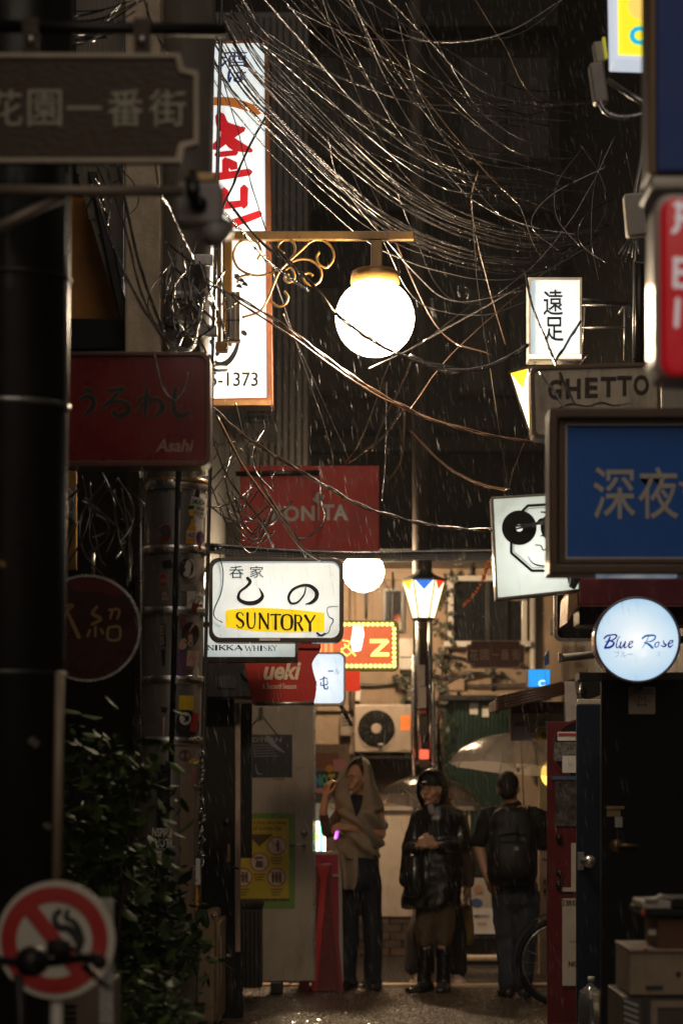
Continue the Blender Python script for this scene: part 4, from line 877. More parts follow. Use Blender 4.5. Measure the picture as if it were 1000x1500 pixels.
# ------------------------------------------------------------------ poles
def black_pole():
    d = 7.5
    x0 = W(8, 1140, d).x
    t = thing('utility_pole', 'thick black utility pole out of focus at the left edge with taped bands', 'pole', (x0, d, 0))
    MB().tube([(x0, d, 0), (x0, d, 6.2)], .18, 32).build('shaft', BLACK, t)
    for y in (412, 597, 988): 
        z = W(8, y, d).z
        MB().lathe([(.181, -.009), (.186, -.008), (.186, .008), (.181, .009)], (x0, d, z), 32).build('band', DKMETAL if y != 597 else STEEL, t)
    MB().tube([W(97, 255, 7.45), W(97, 605, 7.45)], .0075, 10).build('conduit', STEEL, t); MB().tube([W(88, 985, 7.4), W(82, 1300, 7.4)], .015, 10).build('pipe', mat('beige_pipe', (.3, .23, .16), .45, coat=.2), t)
    for (x, y, s) in ((50, 1087, 8), (4, 826, 5), (70, 1210, 6)): MB().prism(rot2(rect(x-s, y-s*.7, x+s, y+s*.7), x, y, 40), d-.187, .004).build('torn_sticker', BRASS if s < 6 else mat('worn_paper', (.08, .07, .055), .6, var=.5, scale=30), t)
black_pole()
def sticker_pole():
    d = 11.0
    ax = lambda y: 257.5+(700-y)*.0246          # leans a little
    R = .1425
    A, B = W(ax(1502), 1502, d), W(ax(-200), -200, d)
    t = thing('utility_pole', 'utility pole in the left middle plastered with stickers and steel bands', 'pole', (A.x, d, 0))
    SHAFT = mat('grey_pole_cover', (.13, .11, .092), .4, .1, var=.25, scale=9, bump=.15, dirt=.5, coat=.25)
    A0 = A+(A-B)*(A.z/(B.z-A.z)); A0.z = max(A0.z, -.01)
    MB().tube([A0, A, B], [R+.01, R+.005, R-.012], 40).build('shaft', SHAFT, t)
    def df(off=.0016):
        def f(x, y):
            u = (x-ax(y))*PXM(d)*1.0; v = R*R-u*u
            return d-math.sqrt(max(v, 1e-5))-off
        return f
    for (y, h, M_) in ((708, 5, BRASS), (714, 8, BRIGHT), (808, 7, BRIGHT), (897, 7, BRIGHT), (997, 7, BRIGHT), (1086, 7, BRIGHT), (1152, 2.4, BRIGHT), (1270, 2.4, BRIGHT), (440, 6, STEEL), (482, 5, STEEL)):
        c = W(ax(y), y, d); k = PXM(d)*h/1.15
        MB().lathe([(R+.002, -k), (R+.006, -k*.9), (R+.006, k*.9), (R+.002, k)], c, 40).build('steel_band', M_, t)
        if h > 5: MB().obox(W(ax(y)+6, y, d-R-.012), (.012, 0, 0), (0, .006, 0), (0, 0, k*.8)).build('band_clasp', STEEL, t)
    # cable cover strip and lower pale cover
    MB().tube([W(ax(y)+4, y, d-R-.010) for y in (690, 900, 1120)], .013, 10).build('cable_tube', BLKMAT, t)
    MB().tube([W(ax(y)-6, y, d-R-.008) for y in (1120, 1300, 1500)], .03, 10).build('cable_tube', BLKMAT, t)
    m = MB(); m.grid(264, 1118, 284, 1345, 6, 6, df(.004)); m.build('pale_cover', mat('pale_cover', (.3, .22, .15), .5, dirt=.4), t, fix=False)
    Wm = mat('sticker_paper', (.72, .66, .58), .45, var=.15, dirt=.5, dirtcol=(.15, .12, .09), dscale=9); 
    K = {k: mat('sticker_'+k, tuple(min(.8, 1.5*q) for q in c), .4, var=.2, dirt=.4, dscale=9) for k, c in dict(black=(.015, .015, .015), orange=(.55, .25, .02), red=(.32, .03, .02), maroon=(.12, .03, .025), purple=(.1, .04, .1), yellow=(.6, .36, .02), pink=(.45, .28, .22), grey=(.2, .17, .14), blue=(.02, .08, .16), green=(.1, .4, .02)).items()}
    lv = [0]
    def st(x0, y0, x1, y1, M_, rot=0, shape='r', lab_=None):
        lv[0] += 1; o = .0018+.00012*(lv[0] % 12)
        m = MB()
        if shape == 'r': m.grid(x0, y0, x1, y1, 5, 2, df(o), rot)
        else:
            n = 20; P = rot2(circ((x0+x1)/2, (y0+y1)/2, (x1-x0)/2, n, (y1-y0)/2), (x0+x1)/2, (y0+y1)/2, rot) if shape == 'c' else shape
            cx, cy = sum(p[0] for p in P)/len(P), sum(p[1] for p in P)/len(P)
            D = df(o); m.add([W(x, y, D(x, y)) for x, y in P]+[W(cx, cy, D(cx, cy))], [[i, (i+1) % len(P), len(P)] for i in range(len(P))])
        o_ = m.build('sticker', M_, t, fix=False)
        if lab_: lab(o_, lab_)
        return o_, df(o+.0007)
    def tx(par, s, box, M_, rot=0, bold=.03, flip=False): text('sticker_print', s, box, d, M_, par[0], bold=bold, rot=rot, df=par[1], flip=flip)
    p = st(286, 686, 304, 698, Wm, -8, 'r', 'white sticker lettered DIET'); tx(p, 'DIET', (288, 688, 302, 696), INK, -8)
    p = st(279, 729, 302, 757, Wm, 8, 'r', 'white sticker lettered 2MUCH RAGE'); tx(p, '2MUCH', (281, 732, 300, 739), INK, 8); tx(p, 'RAGE', (288, 742, 300, 748), INK, 8); tx(p, "IT'S ME", (285, 750, 299, 754), INK, 8, .01)
    p = st(276, 739, 288, 756, K['green'], 0, 'c', 'shiny green and orange round sticker'); m = MB().grid(277, 747, 287, 754, 3, 1, p[1]); m.build('sticker_print', K['orange'], p[0], fix=False); m = MB().grid(276, 741, 284, 746, 3, 1, p[1]); m.build('sticker_print', INK, p[0], fix=False)
    bt = [(280.5, 760), (284, 760), (284, 767), (287, 776), (286, 797), (272, 797), (273, 778), (279, 768)]
    p = st(0, 0, 0, 0, K['orange'], 0, bt, 'orange bottle shaped sticker'); m = MB().grid(274, 778, 286, 789, 3, 1, p[1]); m.build('sticker_print', Wm, p[0], fix=False); tx((p[0], df(.0036)), 'HAZE', (275, 780, 285, 787), INK, 4)
    p = st(229, 766, 252, 800, K['grey'], 14, 'c'); p = st(231, 768, 250, 798, K['maroon'], 14, 'c', 'dark red tilted oval sticker'); m = MB().grid(236, 776, 246, 782, 3, 1, p[1], 14); m.build('sticker_print', K['blue'], p[0], fix=False)
    st(287, 778, 299, 798, K['purple'], 0, 'c'); st(290, 798, 296, 806, K['red'], 10, 'c')
    p = st(266, 818, 290, 847, Wm, 0, 'c', 'round black and white crescent sticker'); m = MB(); D = p[1]; m.add([W(x, y, D(x, y)) for x, y in circ(273, 832, 10.5, 20, 14)], [list(range(20))]); m.build('sticker_print', INK, p[0], fix=False)
    p = st(231, 838, 247, 862, K['grey'], 0, 'c'); p = st(233, 840, 245, 860, K['red'], 0, 'c'); m = MB().grid(233, 848, 245, 853, 3, 1, p[1]); m.build('sticker_print', K['grey'], p[0], fix=False)
    par = (t, df(.002)); tx((t, df(.002)), 'WEOR', (223, 867, 245, 873), K['pink'], 0); tx((t, df(.002)), 'JOSH', (223, 874, 245, 881), K['pink'], 0)
    st(294, 838, 300, 848, K['purple'], 0, 'c'); st(264, 856, 288, 866, K['grey'])
    p = st(274, 866, 288, 891, Wm, 0, 'r', 'cream square sticker with scribble'); m = MB(); m.brush([(277, 885), (282, 878), (284, 884), (287, 874)], [1, 1, 1, 1], d, df=p[1]); m.build('sticker_print', INK, p[0], fix=False)
    p = st(286, 867, 299, 896, Wm, 0, 'c'); m = MB(); m.brush([(289, 874), (296, 876), (290, 884), (296, 890)], [1, 1.4, 1.2, 1], d, df=p[1]); m.build('sticker_print', INK, p[0], fix=False)
    p = st(213, 914, 243, 947, K['black'], 0, 'r', 'black sticker lettered OYE RUNS'); tx(p, 'OYE', (215, 916, 241, 930), K['grey'], 0, .05); tx(p, 'RUNS', (215, 932, 241, 945), K['grey'], 0, .05)
    p = st(214, 951, 242, 976, K['black']); q = st(217, 953, 236, 974, K['grey'], 0, 'c'); m = MB(); D = q[1]; m.add([W(x, y, D(x, y)) for x, y in circ(226.5, 963.5, 7, 16, 8)], [list(range(16))]); m.build('sticker_print', INK, q[0], fix=False)
    p = st(262, 935, 274, 952, K['pink'], 20, 'c'); p = st(267, 911, 292, 946, K['black'], 0, 'c', 'round black sticker with a pale figure'); m = MB(); m.brush([(278, 936), (280, 930), (279, 944)], [6, 4, 8], d, df=p[1]); m.brush([(278, 924), (284, 915), (288, 912)], [2, 4, 2], d, df=df(.0034)); m.build('sticker_print', K['pink'], p[0], fix=False)
    p = st(274, 953, 291, 976, K['pink'], 4, 'r'); m = MB(); m.brush([(276, 968), (281, 960), (284, 967), (289, 962)], [.8, .8, .8, .8], d, df=p[1]); m.build('sticker_print', K['red'], p[0], fix=False)
    st(258, 955, 272, 990, K['purple'], 0); st(283, 975, 292, 996, Wm, 0, 'c')
    st(262, 1019, 284, 1040, K['yellow'], 3, 'r', 'yellow square sticker'); p = st(257, 1040, 292, 1084, K['black'], 0, 'c', 'round black sticker with a white head'); st(280, 1044, 290, 1072, K['red'], 10, 'r'); q = st(263, 1043, 280, 1062, Wm, 0, 'c'); m = MB(); m.brush([(268, 1047), (273, 1052), (270, 1058)], [2, 3, 2], d, df=q[1]); m.build('sticker_print', INK, q[0], fix=False)
    st(211, 1028, 222, 1040, K['blue'], 0, 'c'); p = st(208, 1046, 225, 1071, K['grey']); tx(p, 'GOOD', (210, 1049, 223, 1055), INK, 0); tx(p, 'VIBES', (210, 1062, 223, 1068), INK, 0)
    st(232, 1050, 241, 1079, K['pink'], 4); p = st(209, 1093, 236, 1114, Wm, -2, 'r', 'white sticker with a black mask face'); m = MB(); m.brush([(216, 1104), (217, 1097), (228, 1097), (230, 1105), (226, 1110), (218, 1110), (216, 1103)], [2.4]*7, d, df=p[1]); m.brush([(216, 1105), (230, 1105)], [2.6, 2.6], d, df=df(.0034)); m.build('sticker_print', INK, p[0], fix=False)
    p = st(255, 1094, 290, 1120, K['grey'], 2); q = st(262, 1098, 280, 1116, K['maroon'], 0, 'c')
    p = st(272, 1128, 287, 1147, K['red'], 4, 'r', 'red sticker lettered IT'); tx(p, 'IT', (274, 1131, 284, 1143), Wm, 4, .05)
    for i in range(26):
        x = rnd.choice((rnd.uniform(216, 246), rnd.uniform(266, 292))); y = rnd.uniform(690, 1330); y += 8 if min(abs(y-b_) for b_ in (714, 808, 897, 997, 1086)) < 14 else 0; w_, h_ = rnd.uniform(3, 8), rnd.uniform(4, 9)
        st(x-w_, y-h_, x+w_, y+h_, rnd.choice((Wm, K['grey'], K['pink'], K['maroon'], K['blue'], K['black'], K['yellow'], Wm)), rnd.uniform(-15, 15), rnd.choice('rrc'))
    fl = lambda x, y: d-R-.0395
    text('pole_lettering', 'NSPIRE', (223, 1213, 252, 1226), d, Wm, t, bold=.03, rot=3, df=fl); text('pole_lettering', 'KLONE', (222, 1228, 252, 1241), d, Wm, t, bold=.03, rot=3, df=fl, flip=True)
    MB().prism(rot2(rect(227, 1247, 251, 1260), 239, 1253, 3), d-R-.041, .002).build('label_plate', Wm, t); text('pole_lettering', 'OTOKODE', (229, 1250, 249, 1257), d-R-.042, INK, t, rot=3)
    # boxes strapped on the right of the pole
    MB().prism(rrect(280, 1258, 293, 1297, 2), d-.05, .06).build('switch_box', WHITEP, t, bev=.004); MB().prism(rrect(279, 1298, 290, 1335, 2), d-.04, .05).build('tag_box', K['orange'], t, bev=.004)
    for i in range(3): MB().tube([W(ax(y)+(-44, -40, 50)[i], y, d-(.05, -.02, -.03)[i]) for y in (-100, 300, 700, 1100, 1480)], .009, 8).build('pole_cable', WIRE, t)
    m = MB()
    for y in range(1085, 1260, 6): m.tube([W(292+rnd.uniform(-6, 8), y, d+.02), W(292+rnd.uniform(-8, 10), y+8, d-.02), W(290+rnd.uniform(-6, 8), y+14, d)], .007, 5)
    m.build('cable_tangle', WIRE, t)
    # upper clamps and cans
    for x0, y0, x1, y1 in ((284, 372, 312, 388), (262, 476, 318, 492)): MB().prism(rect(x0, y0, x1, y1), d-R-.05, .04).build('clamp', STEEL, t, bev=.005)
sticker_pole()
t = thing('terminal_box', 'small beige ribbed terminal box strapped to the lamp bracket post', 'box', W(342, 500, 11.7))
bx = mat('beige_box', (.42, .33, .23), .35, coat=.3, dirt=.3)
for i in range(3): MB().prism(rrect(331+i*7, 427, 337.4+i*7, 497, 1.5), 11.66, .07).build('box_rib', bx, t, bev=.003)
MB().prism(rect(329, 496, 352, 500), 11.68, .05).build('box_foot', BRASS, t); MB().prism(rect(331, 468, 352, 469.5), 11.654, .005).build('strap', INK, t)
MB().prism(rrect(316, 500, 334, 515, 3), 11.68, .05).build('box_socket', BRASS, t)
# security camera
d = 6.7
t = thing('security_camera', 'grey box security camera out of focus below the near street sign', 'camera', W(292, 356, d))
GP = mat('grey_camera_plastic', (.27, .24, .24), .4, dirt=.2)
MB().prism(rrect(256, 266, 326, 328, 8), d, .1).build('housing', GP, t, bev=.012); MB().tube([W(312, 345, d-.04), W(326, 336, d+.12)], .034, 20).build('barrel', GP, t)
MB().tube([W(292, 298, d-.02), W(292, 298, d+.02)], .022, 16).build('lens', BLACK, t); MB().prism(rect(270, 252, 318, 267), d+.01, .07).build('mount', BRASS, t, bev=.008); MB().ell(W(281, 264, d-.01), .008).build('screw', BRASS, t); MB().tube([W(282, 258, d+.04), W(282, 282, 6.6)], .02, 10).build('bracket', DKMETAL, t)
# ------------------------------------------------------------------ no smoking sign
d = 6.9
t = thing('no_smoking_sign', 'round no smoking sign with red ring and slash, out of focus at lower left', 'sign', (W(82, 1400, d).x, d, 0))
Wh = mat('sign_white', (.6, .56, .48), .45, var=.06, dirt=.2, coat=.3); Rd = mat('sign_red', (.42, .015, .015), .4, var=.08, coat=.3)
MB().prism(circ(82, 1377, 87, 48), d+.004, .012).build('disc', Wh, t)
MB().ring(circ(80, 1377, 78, 48), circ(80, 1377, 56, 48), d, .0036).build('red_ring', Rd, t)
MB().prism([(36, 1338), (51, 1322), (124, 1416), (109, 1432)], d-.0012, .0046).build('red_slash', Rd, t)
m = MB(); m.brush([(88, 1334), (80, 1344), (86, 1358), (100, 1360), (112, 1372), (118, 1388)], [9, 8, 10, 11, 12, 10], d+.0014); m.brush([(100, 1334), (97, 1344), (108, 1350), (116, 1362), (122, 1380)], [7, 7, 8, 9, 7], d+.001); m.build('smoke', INK, t)
MB().prism([(84, 1378), (118, 1390), (120, 1398), (92, 1392)], d+.0024, .001).build('cigarette', INK, t)
MB().tube([(W(82, 1400, d).x, d+.035, 0), (W(82, 1400, d).x, d+.035, W(82, 1300, d).z)], .019, 12).build('post', Wh, t)
MB().prism(rect(146, 1316, 166, 1500), d+.1, .02).build('metal_plate', STEEL, t)
# ------------------------------------------------------------------ bicycles
def bicycle(x, y, yaw, label, rw=.3, col=BLACK, hb=1.0):
    """side plane runs along local X; front to +X"""
    t = thing('bicycle', label, 'bicycle', (x, y, 0)); Rz = Matrix.Rotation(yaw, 3, 'Z'); o = Vector((x, y, 0))
    P = lambda a, b, c: o+Rz@Vector((a, b, c))
    k = rw/.3
    for cx in (-.5*k, .52*k):
        m = MB(); n = 40
        m.tube([P(cx+rw*.93*math.cos(a*2*math.pi/n), 0, rw+rw*.93*math.sin(a*2*math.pi/n)) for a in range(n+1)], rw*.07, 8, cap=False); w = m.build('wheel', BLKMAT, t)
        m = MB(); m.tube([P(cx+rw*.84*math.cos(a*2*math.pi/n), 0, rw+rw*.84*math.sin(a*2*math.pi/n)) for a in range(n+1)], .009, 6, cap=False); m.build('rim', STEEL, w)
        m = MB()
        for s in range(18): a = s*2*math.pi/18; m.tube([P(cx+.02*math.cos(a+1), .02*(-1)**s, rw+.02*math.sin(a+1)), P(cx+rw*.84*math.cos(a), 0, rw+rw*.84*math.sin(a))], .0016, 4)
        m.build('spokes', STEEL, w); MB().tube([P(cx, -.05, rw), P(cx, .05, rw)], .02, 10).build('hub', STEEL, w)
        m = MB(); q = [(rw*1.1*math.cos(math.radians(a)), rw*1.1*math.sin(math.radians(a))) for a in range(20, 170, 10)]
        m.loft([[P(cx+u, -.03, rw+v), P(cx+u*1.02, 0, rw+v*1.03), P(cx+u, .03, rw+v), P(cx+u*1.01, 0, rw+v*1.015)] for u, v in q]); m.build('mudguard', col, t)
    J = dict(bb=(-.08, 0, rw*.95), st=(-.22, 0, .72), hd=(.36, 0, .78), hl=(.39, 0, .66), fr=(.52*k, 0, rw), rr=(-.5*k, 0, rw))
    m = MB()
    for a, b in (('bb', 'st'), ('bb', 'hl'), ('st', 'hd'), ('hd', 'hl')): m.tube([P(*J[a]), P(*J[b])], .016, 10)
    for s in (-.05, .05): m.tube([P(*J['rr'][:1], s, rw), P(-.08, s*.6, rw*.95)], .009, 8); m.tube([P(*J['rr'][:1], s, rw), P(-.22, s*.4, .7)], .009, 8)
    m.build('frame', col, t)
    m = MB()
    for s in (-.045, .045): m.tube([P(.52*k, s, rw), P(.4, s, .62), P(.385, 0, .7)], .012, 8)
    m.tube([P(.385, 0, .68), P(.33, 0, hb-.03)], .014, 8); m.build('fork', col, t)
    h = MB(); h.tube([P(*q) for q in cr([(.22, -.3, hb+.02), (.33, -.2, hb+.02), (.37, -.06, hb), (.37, .06, hb), (.33, .2, hb+.02), (.22, .3, hb+.02)], 5)], .0125, 10); hbj = h.build('handlebar', BLACK, t)
    for s in (-1, 1):
        MB().tube([P(.3, s*.245, hb+.02), P(.18, s*.33, hb+.022)], .019, 10).build('grip', BLKMAT, t)
        MB().tube([P(.33, s*.2, hb), P(.31, s*.25, hb-.03), P(.23, s*.33, hb-.045)], [.012, .009, .007], 8).build('brake_lever', DKMETAL, t)
    MB().lathe([(.03, -.02), (.034, 0), (.03, .018), (.01, .026)], P(.35, -.11, hb+.04), 16).build('bell', BLKMAT, t); MB().ell(P(.4, .0, hb+.0), (.05, .045, .042), Rz).build('front_lamp', BLACK, t)
    MB().tube([P(-.22, 0, .7), P(-.24, 0, .84)], .013, 8).build('seat_post', STEEL, t)
    m = MB(); m.loft([[P(-.24+a, b*math.cos(u*math.pi/4), .87+c+.03*math.sin(u*math.pi/4)) for u in range(8)] for a, b, c in ((-.15, .05, .01), (-.12, .085, .01), (0, .07, 0), (.1, .025, 0), (.13, .01, 0))]); m.build('saddle', BLACK, t)
    MB().lathe([(.085, -.004), (.09, 0), (.085, .004)], (0, 0, 0), 20, 'y')
    m = MB(); n = 20; m.tube([P(-.08+.085*math.cos(a*2*math.pi/n), -.03, rw*.95+.085*math.sin(a*2*math.pi/n)) for a in range(n+1)], .006, 6, cap=False); m.build('chainring', STEEL, t)
    for s in (-1, 1): MB().tube([P(-.08, s*.05, rw*.95), P(-.08+.12*s, s*.07, rw*.95-.1*s)], .009, 8).build('crank', STEEL, t); MB().obox(P(-.08+.12*s, s*.12, rw*.95-.1*s), Rz@Vector((.04, 0, 0)), Rz@Vector((0, .04, 0)), (0, 0, .01)).build('pedal', BLKMAT, t)
    return t
w = W(0, 1404, 6.3); bicycle(w.x-.1, 6.1, math.radians(66), 'black bicycle whose handlebar crosses the no smoking sign, out of focus', .3, BLACK, w.z-.02)
w = W(822, 1400, 17.3); bicycle(w.x+.5, 17.35, math.radians(4), 'black bicycle parked at right, its wheel showing beside the red door', .31)
# ------------------------------------------------------------------ doors and lower left
def door(lb, box, d, M_, th=.045):
    x0, y0, x1, y1 = box
    t = thing('door', lb, 'door', W((x0+x1)/2, y1, d)); MB().prism(rect(*box), d, th).build('panel', M_, t, bev=.004); return t
d = 18.0
CD = mat('off_white_door', (.46, .39, .3), .35, var=.1, dirt=.45, dirtcol=(.16, .11, .07), dscale=4, coat=.35, bump=.05)
t = door('open off white door facing the camera with a yellow notice and a black poster', (318, 1031, 459, 1437), d, CD)
MB().prism(rect(459.3, 1030, 462, 1438), d-.004, .055).build('edge_strip', STEEL, t)
YP = mat('yellow_poster', (.56, .4, .02), .35, var=.1, coat=.3); GP2 = mat('green_poster_border', (.16, .3, .06), .35, var=.1, coat=.3)
p = MB().prism(rect(340, 1191, 432, 1331), d-.004, .0036).build('notice', GP2, t); MB().prism(rect(340, 1199, 423, 1316), d-.0056, .0014).build('notice_sheet', YP, p)
dd = d-.0062; BRN = mat('brown_print', (.09, .05, .01), .5); PKP = mat('pale_print', (.55, .45, .36), .4); RDP = mat('red_print', (.4, .03, .04), .4)
text('notice_print', 't they are rules,', (371, 1202, 420, 1209), dd, BRN, p); text('notice_print', 'of Golden Gai', (371, 1210, 412, 1216), dd, BRN, p)
MB().sheet([(368, 1222), (400, 1222), (380, 1240), (368, 1228)], dd).build('notice_print', BRN, p, fix=False)
for cx, cy in ((405, 1239), (380, 1263), (405, 1285), (356, 1285)):
    MB().sheet(circ(cx, cy, 13, 28), dd+.0002).build('notice_circle', PKP, p, fix=False); MB().ring(circ(cx, cy, 14, 28), circ(cx, cy, 12.3, 28), dd-.0006, .0004).build('notice_ring', RDP, p)
    m = MB()
    if cy in (1239, 1285):
        for k in ((-5, 0, 5) if cy == 1285 else (2,)): m.add([W(x, y, dd-.0003) for x, y in circ(cx+k, cy-6, 2, 8)], [list(range(8))]); m.add([W(x, y, dd-.0003) for x, y in [(cx+k-2.5, cy-4), (cx+k+2.5, cy-4), (cx+k+1.6, cy+8), (cx+k-1.6, cy+8)]], [[0, 1, 2, 3]])
    else: m.add([W(x, y, dd-.0003) for x, y in rot2(rect(cx-5, cy-2, cx+5, cy+8), cx, cy, 8)], [[0, 1, 2, 3]]); m.add([W(x, y, dd-.0003) for x, y in rect(cx-6, cy-8, cx+5, cy-5)], [[0, 1, 2, 3]])
    m.build('notice_figure', BRN, p, fix=False)
    m = MB(); m.brush([(cx-9, cy-8), (cx+9, cy+8)], [1.4, 1.4], dd-.0008); m.build('notice_slash', RDP, p)
    for j in range(3): MB().sheet(rect(cx-9+j, cy+17+j*4, cx+9-j*2, cy+18.6+j*4), dd).build('notice_print', BRN, p, fix=False)
MB().sheet(rect(345, 1316.5, 424, 1320), dd).build('notice_print', BRN, p, fix=False)
q = MB().prism(rect(366, 1076, 428, 1139), d-.005, .004).build('poster', INK, t); text('poster_print', 'DYLAN', (370, 1080, 412, 1087), d-.0056, mat('dim_white_print', (.3, .3, .3), .4), q); 
m = MB()
for i in range(5): m.brush([(372, 1092+i*4), (396+i*3, 1091+i*4)], [1, .8], d-.0056)
m.brush([(392, 1080), (402, 1092), (416, 1102)], [7, 6, 2], d-.006); m.brush([(374, 1120), (377, 1132), (384, 1134)], [1, 2, 1], d-.0056); m.build('poster_print', mat('grey_print', (.28, .3, .32), .3), q)
MB().prism(rect(400, 1140, 416, 1143), d-.006, .005).build('tape', BRASS, t)
MB().prism(rrect(379, 1036, 385, 1054, 2), d-.03, .03).build('hook', DKMETAL, t); MB().tube([W(382, 1046, d-.02), W(370, 1062, d-.02)], .004, 6).build('hook_wire', DKMETAL, t); MB().tube([W(382, 1046, d-.02), W(406, 1076, d-.01)], .004, 6).build('hook_wire', DKMETAL, t)
MB().tube([W(445.5, 1221, d-.012), W(445.5, 1221, d)], .022, 20).build('lock', STEEL, t); MB().tube([W(445.5, 1221, d-.016), W(445.5, 1221, d)], .008, 12).build('keyhole', DKMETAL, t)
MB().tube([W(446, 1238.5, d), W(446, 1238.5, d-.05), W(436, 1238, d-.055), W(424, 1239, d-.05)], .009, 8).build('handle', STEEL, t)
# under the door: step block
MB_ = MB().prism(rect(396, 1438, 414, 1456), d+.0, .25); tag(MB_.build('step_block', DKMETAL, bev=.008), 'small dark block under the edge of the off white door', 'block')
# black open door nearer
d = 16.2
t = door('open black door with a pale edge strip, left of the off white door', (286, 968, 344, 1492), d, BLKMAT); MB().prism(rect(344.5, 1030, 352, 1394), d-.01, .06).build('edge_strip', mat('pale_edge', (.46, .34, .26), .45, dirt=.3), t, bev=.004)
MB().prism(rect(352.3, 1030, 369, 1257), d+.3, .06).build('frame_post', BLKMAT, t); MB().prism(rect(344.5, 1396, 356, 1492), d, .06).build('lower_post', BLKMAT, t)
MB().tube([W(332, 1203, d-.02), W(332, 1203, d)], .025, 16).build('lock', DKMETAL, t); MB().prism(rrect(333, 1236, 337, 1262, 1), d-.012, .012).build('handle_plate', BRASS, t); MB().tube([W(335, 1268, d-.04), W(350, 1273, d-.045)], .008, 8).build('handle', DKMETAL, t)
# dark box with camera above
t = thing('shop_hood', 'dark hood box above the black door under the whisky sign', 'hood', W(340, 1022, 15.8)); MB().prism(rect(302, 968, 384, 1022), 15.8, .4).build('hood_body', BLACK, t, bev=.01); MB().prism(rot2(rect(355, 976, 378, 990), 366, 983, -40), 15.75, .04).build('flap', DKMETAL, t); MB().prism(rrect(320, 990, 345, 1008, 3), 15.78, .02).build('label', DKMETAL, t)
# stone-grey bin behind the black door
t = thing('bin', 'dark ribbed bin standing in front of the off white door', 'bin', W(366, 1450, 17.5)); MB().prism(rrect(350, 1327, 383, 1448, 3), 17.5, .3).build('body', mat('bin_plastic', (.04, .036, .033), .4, var=.3, bump=.2), t, bev=.012); MB().prism(rrect(348, 1322, 385, 1331, 3), 17.48, .34).build('lid', BLKMAT, t, bev=.01)
for i in range(5): MB().prism(rect(353+i*6.2, 1335, 355+i*6.2, 1445), 17.492, .008).build('rib', BLKMAT, t)
# red folding sign
d = 18.25
t = thing('folding_sign', 'narrow red A frame sign seen edge on beside the off white door', 'sign', W(478, 1452, d))
y = Vector((0, .5, 0))
MB().prism([(468, 1268), (484, 1268), (501, 1452), (456, 1452)], d, .03).build('front_board', mat('dark_red_board', (.16, .01, .01), .4, coat=.3), t, bev=.003)
MB().prism([(462, 1268), (469, 1268), (452, 1452), (436, 1452)], d+.06, .4).build('side_board', REDP, t, bev=.003)
MB().prism([(464, 1268), (483, 1268), (479, 1286), (464, 1452), (455, 1452), (470, 1290)], d-.03, .02).build('red_edge', mat('bright_red_edge', (.55, .02, .02), .4, coat=.3), t, bev=.003)
MB().prism([(480, 1268), (485.5, 1268), (503, 1452), (497.5, 1452)], d-.02, .02).build('edge', REDP, t); MB().prism(rect(461, 1266, 486, 1271), d-.02, .08).build('hinge_bar', REDP, t, bev=.003)
# white framed board with a crimson face behind it
t = thing('standing_board', 'white framed standing board with a crimson panel left of the scarfed woman', 'board', W(480, 1430, 18.6)); MB().ring([(440, 1247), (500, 1247), (503, 1440), (440, 1440)], [(444, 1252), (495, 1252), (497, 1425), (444, 1425)], 18.6, .05).build('frame', CREAM, t, bev=.004); MB().prism([(444.2, 1252.2), (494.8, 1252.2), (496.8, 1424.8), (444.2, 1424.8)], 18.615, .02).build('crimson_panel', mat('crimson_panel', (.33, .02, .05), .4, emit=(.4, .02, .06), es=.03), t); MB().prism(rect(482, 1281, 496, 1284), 18.59, .02).build('crossbar', CREAM, t)
# bright screen and purple light of the shop round the corner
t = thing('lit_screen', 'bright multicoloured shop screen glimpsed between the door and the scarfed woman', 'screen', W(465, 1250, 19.6)); MB().prism(rect(440, 1203, 476, 1250), 19.6, .06).build('screen', mat('screen_face', (.2, .2, .2), .2, emit=(.6, .95, .85), es=2.0), t)
MB().box(W(474.5, 1220, 19.3).x, W(476, 1220, 19.3).x, 18.95, 19.58, W(470, 1250, 19.3).z, W(470, 1207, 19.3).z).build('added_side_light', emis('added_warm_panel', (1, .5, .24), 20), t, bev=.004)  # glowing panel added beside the screen to light the people from the left
for x0, y0, x1, y1, c in ((452, 1206, 463, 1213, (1, .95, .4)), (458, 1222, 466, 1230, (.2, .8, .1)), (468, 1206, 473, 1248, (.05, .5, .55)), (455, 1236, 461, 1246, (.1, .6, .25)), (463, 1214, 467, 1221, (1, .5, .1))): MB().prism(rrect(x0, y0, x1, y1, 2), 19.594, .004).build('screen_shape', emis('screen_colour', c, 1.0), t)
MB().tube([W(493, 1214, 19.5), W(491, 1228, 19.5)], .009, 8); o = MB().tube([W(494, 1214, 19.3), W(492, 1229, 19.3)], .011, 8).build('neon_light', emis('violet_neon', (.35, .05, .95), 2.4)); tag(o, 'short violet neon light beside the scarfed woman', 'light')
# poster wall behind her
t = thing('poster_wall', 'wall of pink and colourful posters left behind the scarfed woman', 'poster board', W(478, 1250, 20.6)); MB().prism(rect(430, 1090, 512, 1420), 20.6, .06).build('board', PLASTER, t)
PK = mat('pink_poster', (.5, .2, .2), .5, var=.12)
for x0, y0, x1, y1, M_ in ((440, 1130, 505, 1176, INK), (450, 1104, 496, 1124, mat('brown_poster', (.22, .08, .04), .5)), (440, 1178, 500, 1200, PK), (488, 1112, 506, 1130, PK), (440, 1176.5, 490, 1204, WHITEP)): MB().prism(rect(x0, y0, x1, y1), 20.59-rnd.uniform(0, .006), .003).build('poster', M_, t)
for ch, x0, c in (('N', 460, (.05, .3, .5)), ('O', 470, (.08, .4, .12)), ('T', 481, (.6, .45, .02))): text('poster_letter', ch, (x0, 1134, x0+10, 1152), 20.575, mat('poster_ink', c, .5, var=.1), t, bold=.05, rot=-6)
